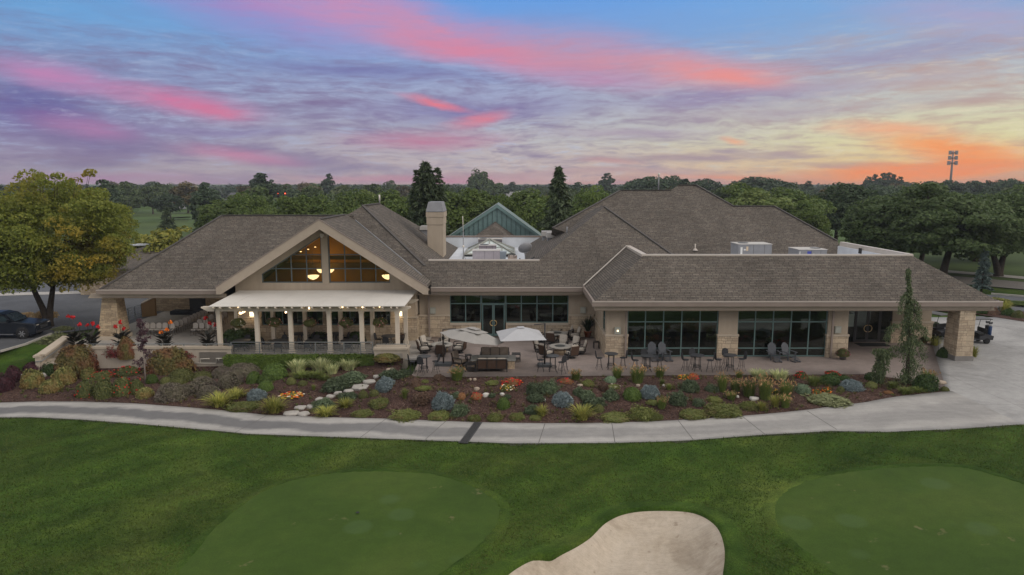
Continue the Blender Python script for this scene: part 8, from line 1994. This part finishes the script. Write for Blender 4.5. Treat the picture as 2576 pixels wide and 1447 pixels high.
# ------------------------------------------------------------------ diners seen through the picture windows
SKIN = S("skin", (.46, .27, .19), .6)
def skinned(name, V, Ed, rad, mat, parent):
    me = bpy.data.meshes.new(name); me.from_pydata(V, Ed, []); o = link(name, me, mat, parent)
    o.modifiers.new("skin", 'SKIN'); sv = me.skin_vertices[0].data
    for s, r_ in zip(sv, rad): s.radius = (r_, r_) if not hasattr(r_, '__len__') else r_
    sv[0].use_root = True; su = o.modifiers.new("smooth", 'SUBSURF'); su.levels = su.render_levels = 2
    return o
def person(loc, rz, label, shirt, trousers, hair, stand=False, lean=0.0):
    t = thing("person", label, "person", loc, rz, "diners inside the grill room"); hz = .92 if stand else .50
    hip = (0, 0, hz); ch = (0, -.05 - lean, hz + .42); nk = (0, -.06 - lean, hz + .56); hb = (0, -.08 - lean, hz + .64); ht = (0, -.09 - lean, hz + .80)
    V = [hip, (0, -.01, hz + .2), ch, nk, hb, ht]; Ed = [(0, 1), (1, 2), (2, 3), (3, 4), (4, 5)]; Rd = [(.16, .12), (.14, .11), (.17, .11), .055, .085, .07]
    for s in (-1, 1):
        b = len(V)
        if stand: V += [(s * .1, 0, hz - .06), (s * .11, .0, hz - .48), (s * .11, .03, .06), (s * .12, -.12, .03)]
        else: V += [(s * .1, -.06, hz), (s * .13, -.45, hz - .01), (s * .13, -.47, .08), (s * .13, -.60, .03)]
        Ed += [(0, b), (b, b + 1), (b + 1, b + 2), (b + 2, b + 3)]; Rd += [.085, .06, .042, .035]
        b = len(V); sh = (s * .19, -.05 - lean, hz + .46); V += [sh, (s * .25, -.12 - lean, hz + .2), (s * .16, -.36 - lean, hz + .22), (s * .14, -.44 - lean, hz + .24)]; Ed += [(2, b), (b, b + 1), (b + 1, b + 2), (b + 2, b + 3)]; Rd += [.055, .042, .033, .03]
        h0_ = len(V) - 1
        for f in range(4): V += [(s * (.115 + f * .018), -.50 - lean - .012 * (f in (1, 2)), hz + .235), (s * (.115 + f * .018), -.535 - lean, hz + .215)]; Ed += [(h0_, len(V) - 2), (len(V) - 2, len(V) - 1)]; Rd += [.009, .008]
        V += [(s * .10, -.45 - lean, hz + .25), (s * .085, -.48 - lean, hz + .24)]; Ed += [(h0_, len(V) - 2), (len(V) - 2, len(V) - 1)]; Rd += [.010, .009]
    skinned("body", V, Ed, Rd, SKIN, t)
    SV = [hip, (0, -.01, hz + .2), ch, (0, -.06 - lean, hz + .50)]; SE = [(0, 1), (1, 2), (2, 3)]; SR = [(.175, .135), (.155, .125), (.185, .125), .075]
    for s in (-1, 1): b = len(SV); SV += [(s * .19, -.05 - lean, hz + .46), (s * .25, -.115 - lean, hz + .22)]; SE += [(2, b), (b, b + 1)]; SR += [.07, .058]
    skinned("shirt", SV, SE, SR, S("shirt cloth", shirt, .9), t)
    TV = [hip]; TE = []; TR = [(.17, .13)]
    for s in (-1, 1):
        b = len(TV); TV += ([(s * .1, 0, hz - .06), (s * .11, 0, hz - .48), (s * .11, .03, .12)] if stand else [(s * .1, -.06, hz), (s * .13, -.45, hz - .01), (s * .13, -.47, .14)]); TE += [(0, b), (b, b + 1), (b + 1, b + 2)]; TR += [.098, .075, .058]
    skinned("trousers", TV, TE, TR, S("trouser cloth", trousers, .9), t)
    m = MB(); m.lathe([(.02, .115), (.075, .095), (.103, .04), (.105, -.02), (.09, -.06)], 16, at=(0, -.065 - lean, hz + .755)); m.build("hair", S("hair", hair, .7), t)
    m = MB(); m.tube([(0, -.175 - lean, hz + .74), (0, -.20 - lean, hz + .70)], [.012, .017], 6); m.build("nose", SKIN, t)
    for s in (-1, 1): m = MB(); m.lathe([(.004, -.012), (.013, 0), (.004, .012)], 8, at=(s * .035, -.168 - lean, hz + .745)); m.build("eye", BLACKM, t)
ppl = [(8.9, 49.3, 2.6, "seated diner in a teal shirt at the first picture window", (.16, .30, .32), (.03, .03, .05), (.4, .33, .25), 0), (10.3, 51.2, .2, "standing person in a tan top behind the teal shirted diner", (.46, .33, .22), (.04, .04, .05), (.10, .06, .04), 1), (11.6, 50.6, -.6, "person with warm lit face at the first picture window's third bay", (.10, .09, .11), (.03, .03, .03), (.16, .09, .05), 0), (17.4, 49.2, .9, "seated diner in a pale top at the second picture window, left of two", (.42, .40, .36), (.05, .05, .06), (.2, .15, .1), 0), (18.6, 49.0, -.9, "seated diner in a white shirt at the second picture window, right of two", (.62, .60, .56), (.05, .05, .06), (.34, .30, .26), 0)]
for x, y, rz, lab, sh, tr_, hr, st_ in ppl:
    person((x, y, .02), rz, lab, sh, tr_, hr, bool(st_), .06)
    if not st_: c = Vector((x, y, .02)); m = MB(); o = thing("dining_chair", "dark chair under the %s" % lab.replace("seated ", "").replace(", left of two", " on the left").replace(", right of two", " on the right").replace("at the second picture window", "in the second window").replace("at the first picture window", "in the first window"), "chair", c, rz, "chairs of the diners"); m.box(-.23, .23, -.22, .24, .36, .41); m.build("seat", BQL, o); m = MB(); m.box(-.22, .22, .22, .27, .41, .92); m.build("backrest", BQL, o); m = MB(); m.tube([(0, 0, .36), (0, 0, .02)], .05, 8); m.build("pedestal", BLACKM, o)
for x, y, lab in ((8.6, 48.6, "square cafe table behind the first window's left bay"), (18.0, 48.75, "square cafe table between the two seated diners of the second window"), (12.4, 50.2, "cafe table behind the first window's right bays")):
    t = thing("cafe_table", lab, "table", (x, y, .02)); m = MB(); m.box(-.4, .4, -.4, .4, .72, .76); m.build("table_top", WOODB, t); m = MB(); m.tube([(0, 0, .72), (0, 0, .04)], .04, 8); m.lathe([(.26, 0), (.24, .04)], 14); m.build("pedestal", BLACKM, t)
wlight(9.3, 50.4, 2.6, 10); wlight(12.5, 52.5, 2.8, 9); wlight(18.5, 51.5, 2.7, 8); wlight(21.0, 54, 2.8, 10, (1, .6, .22)); wlight(28, 55, 2.9, 14, (1, .6, .25)); wlight(-1, 57.5, 2.9, 6)
m = MB(); m.box(7.2, 22.6, 55.6, 56.2, 0, 1.1); part("bar_counter", m, WOODB)
# ------------------------------------------------------------------ evening haze
hz_m, hnt, hout = nt_of("evening air")
pv = N(hnt, "ShaderNodeVolumePrincipled", Density=.00024, Anisotropy=.2); pv.inputs["Color"].default_value = (.80, .86, .95, 1)
L(hnt, pv.outputs[0], hout.inputs["Volume"])
ho = MB().box(-1500, 1500, -60, 1480, -6, 44).build("haze", hz_m); ho["kind"] = "stuff"
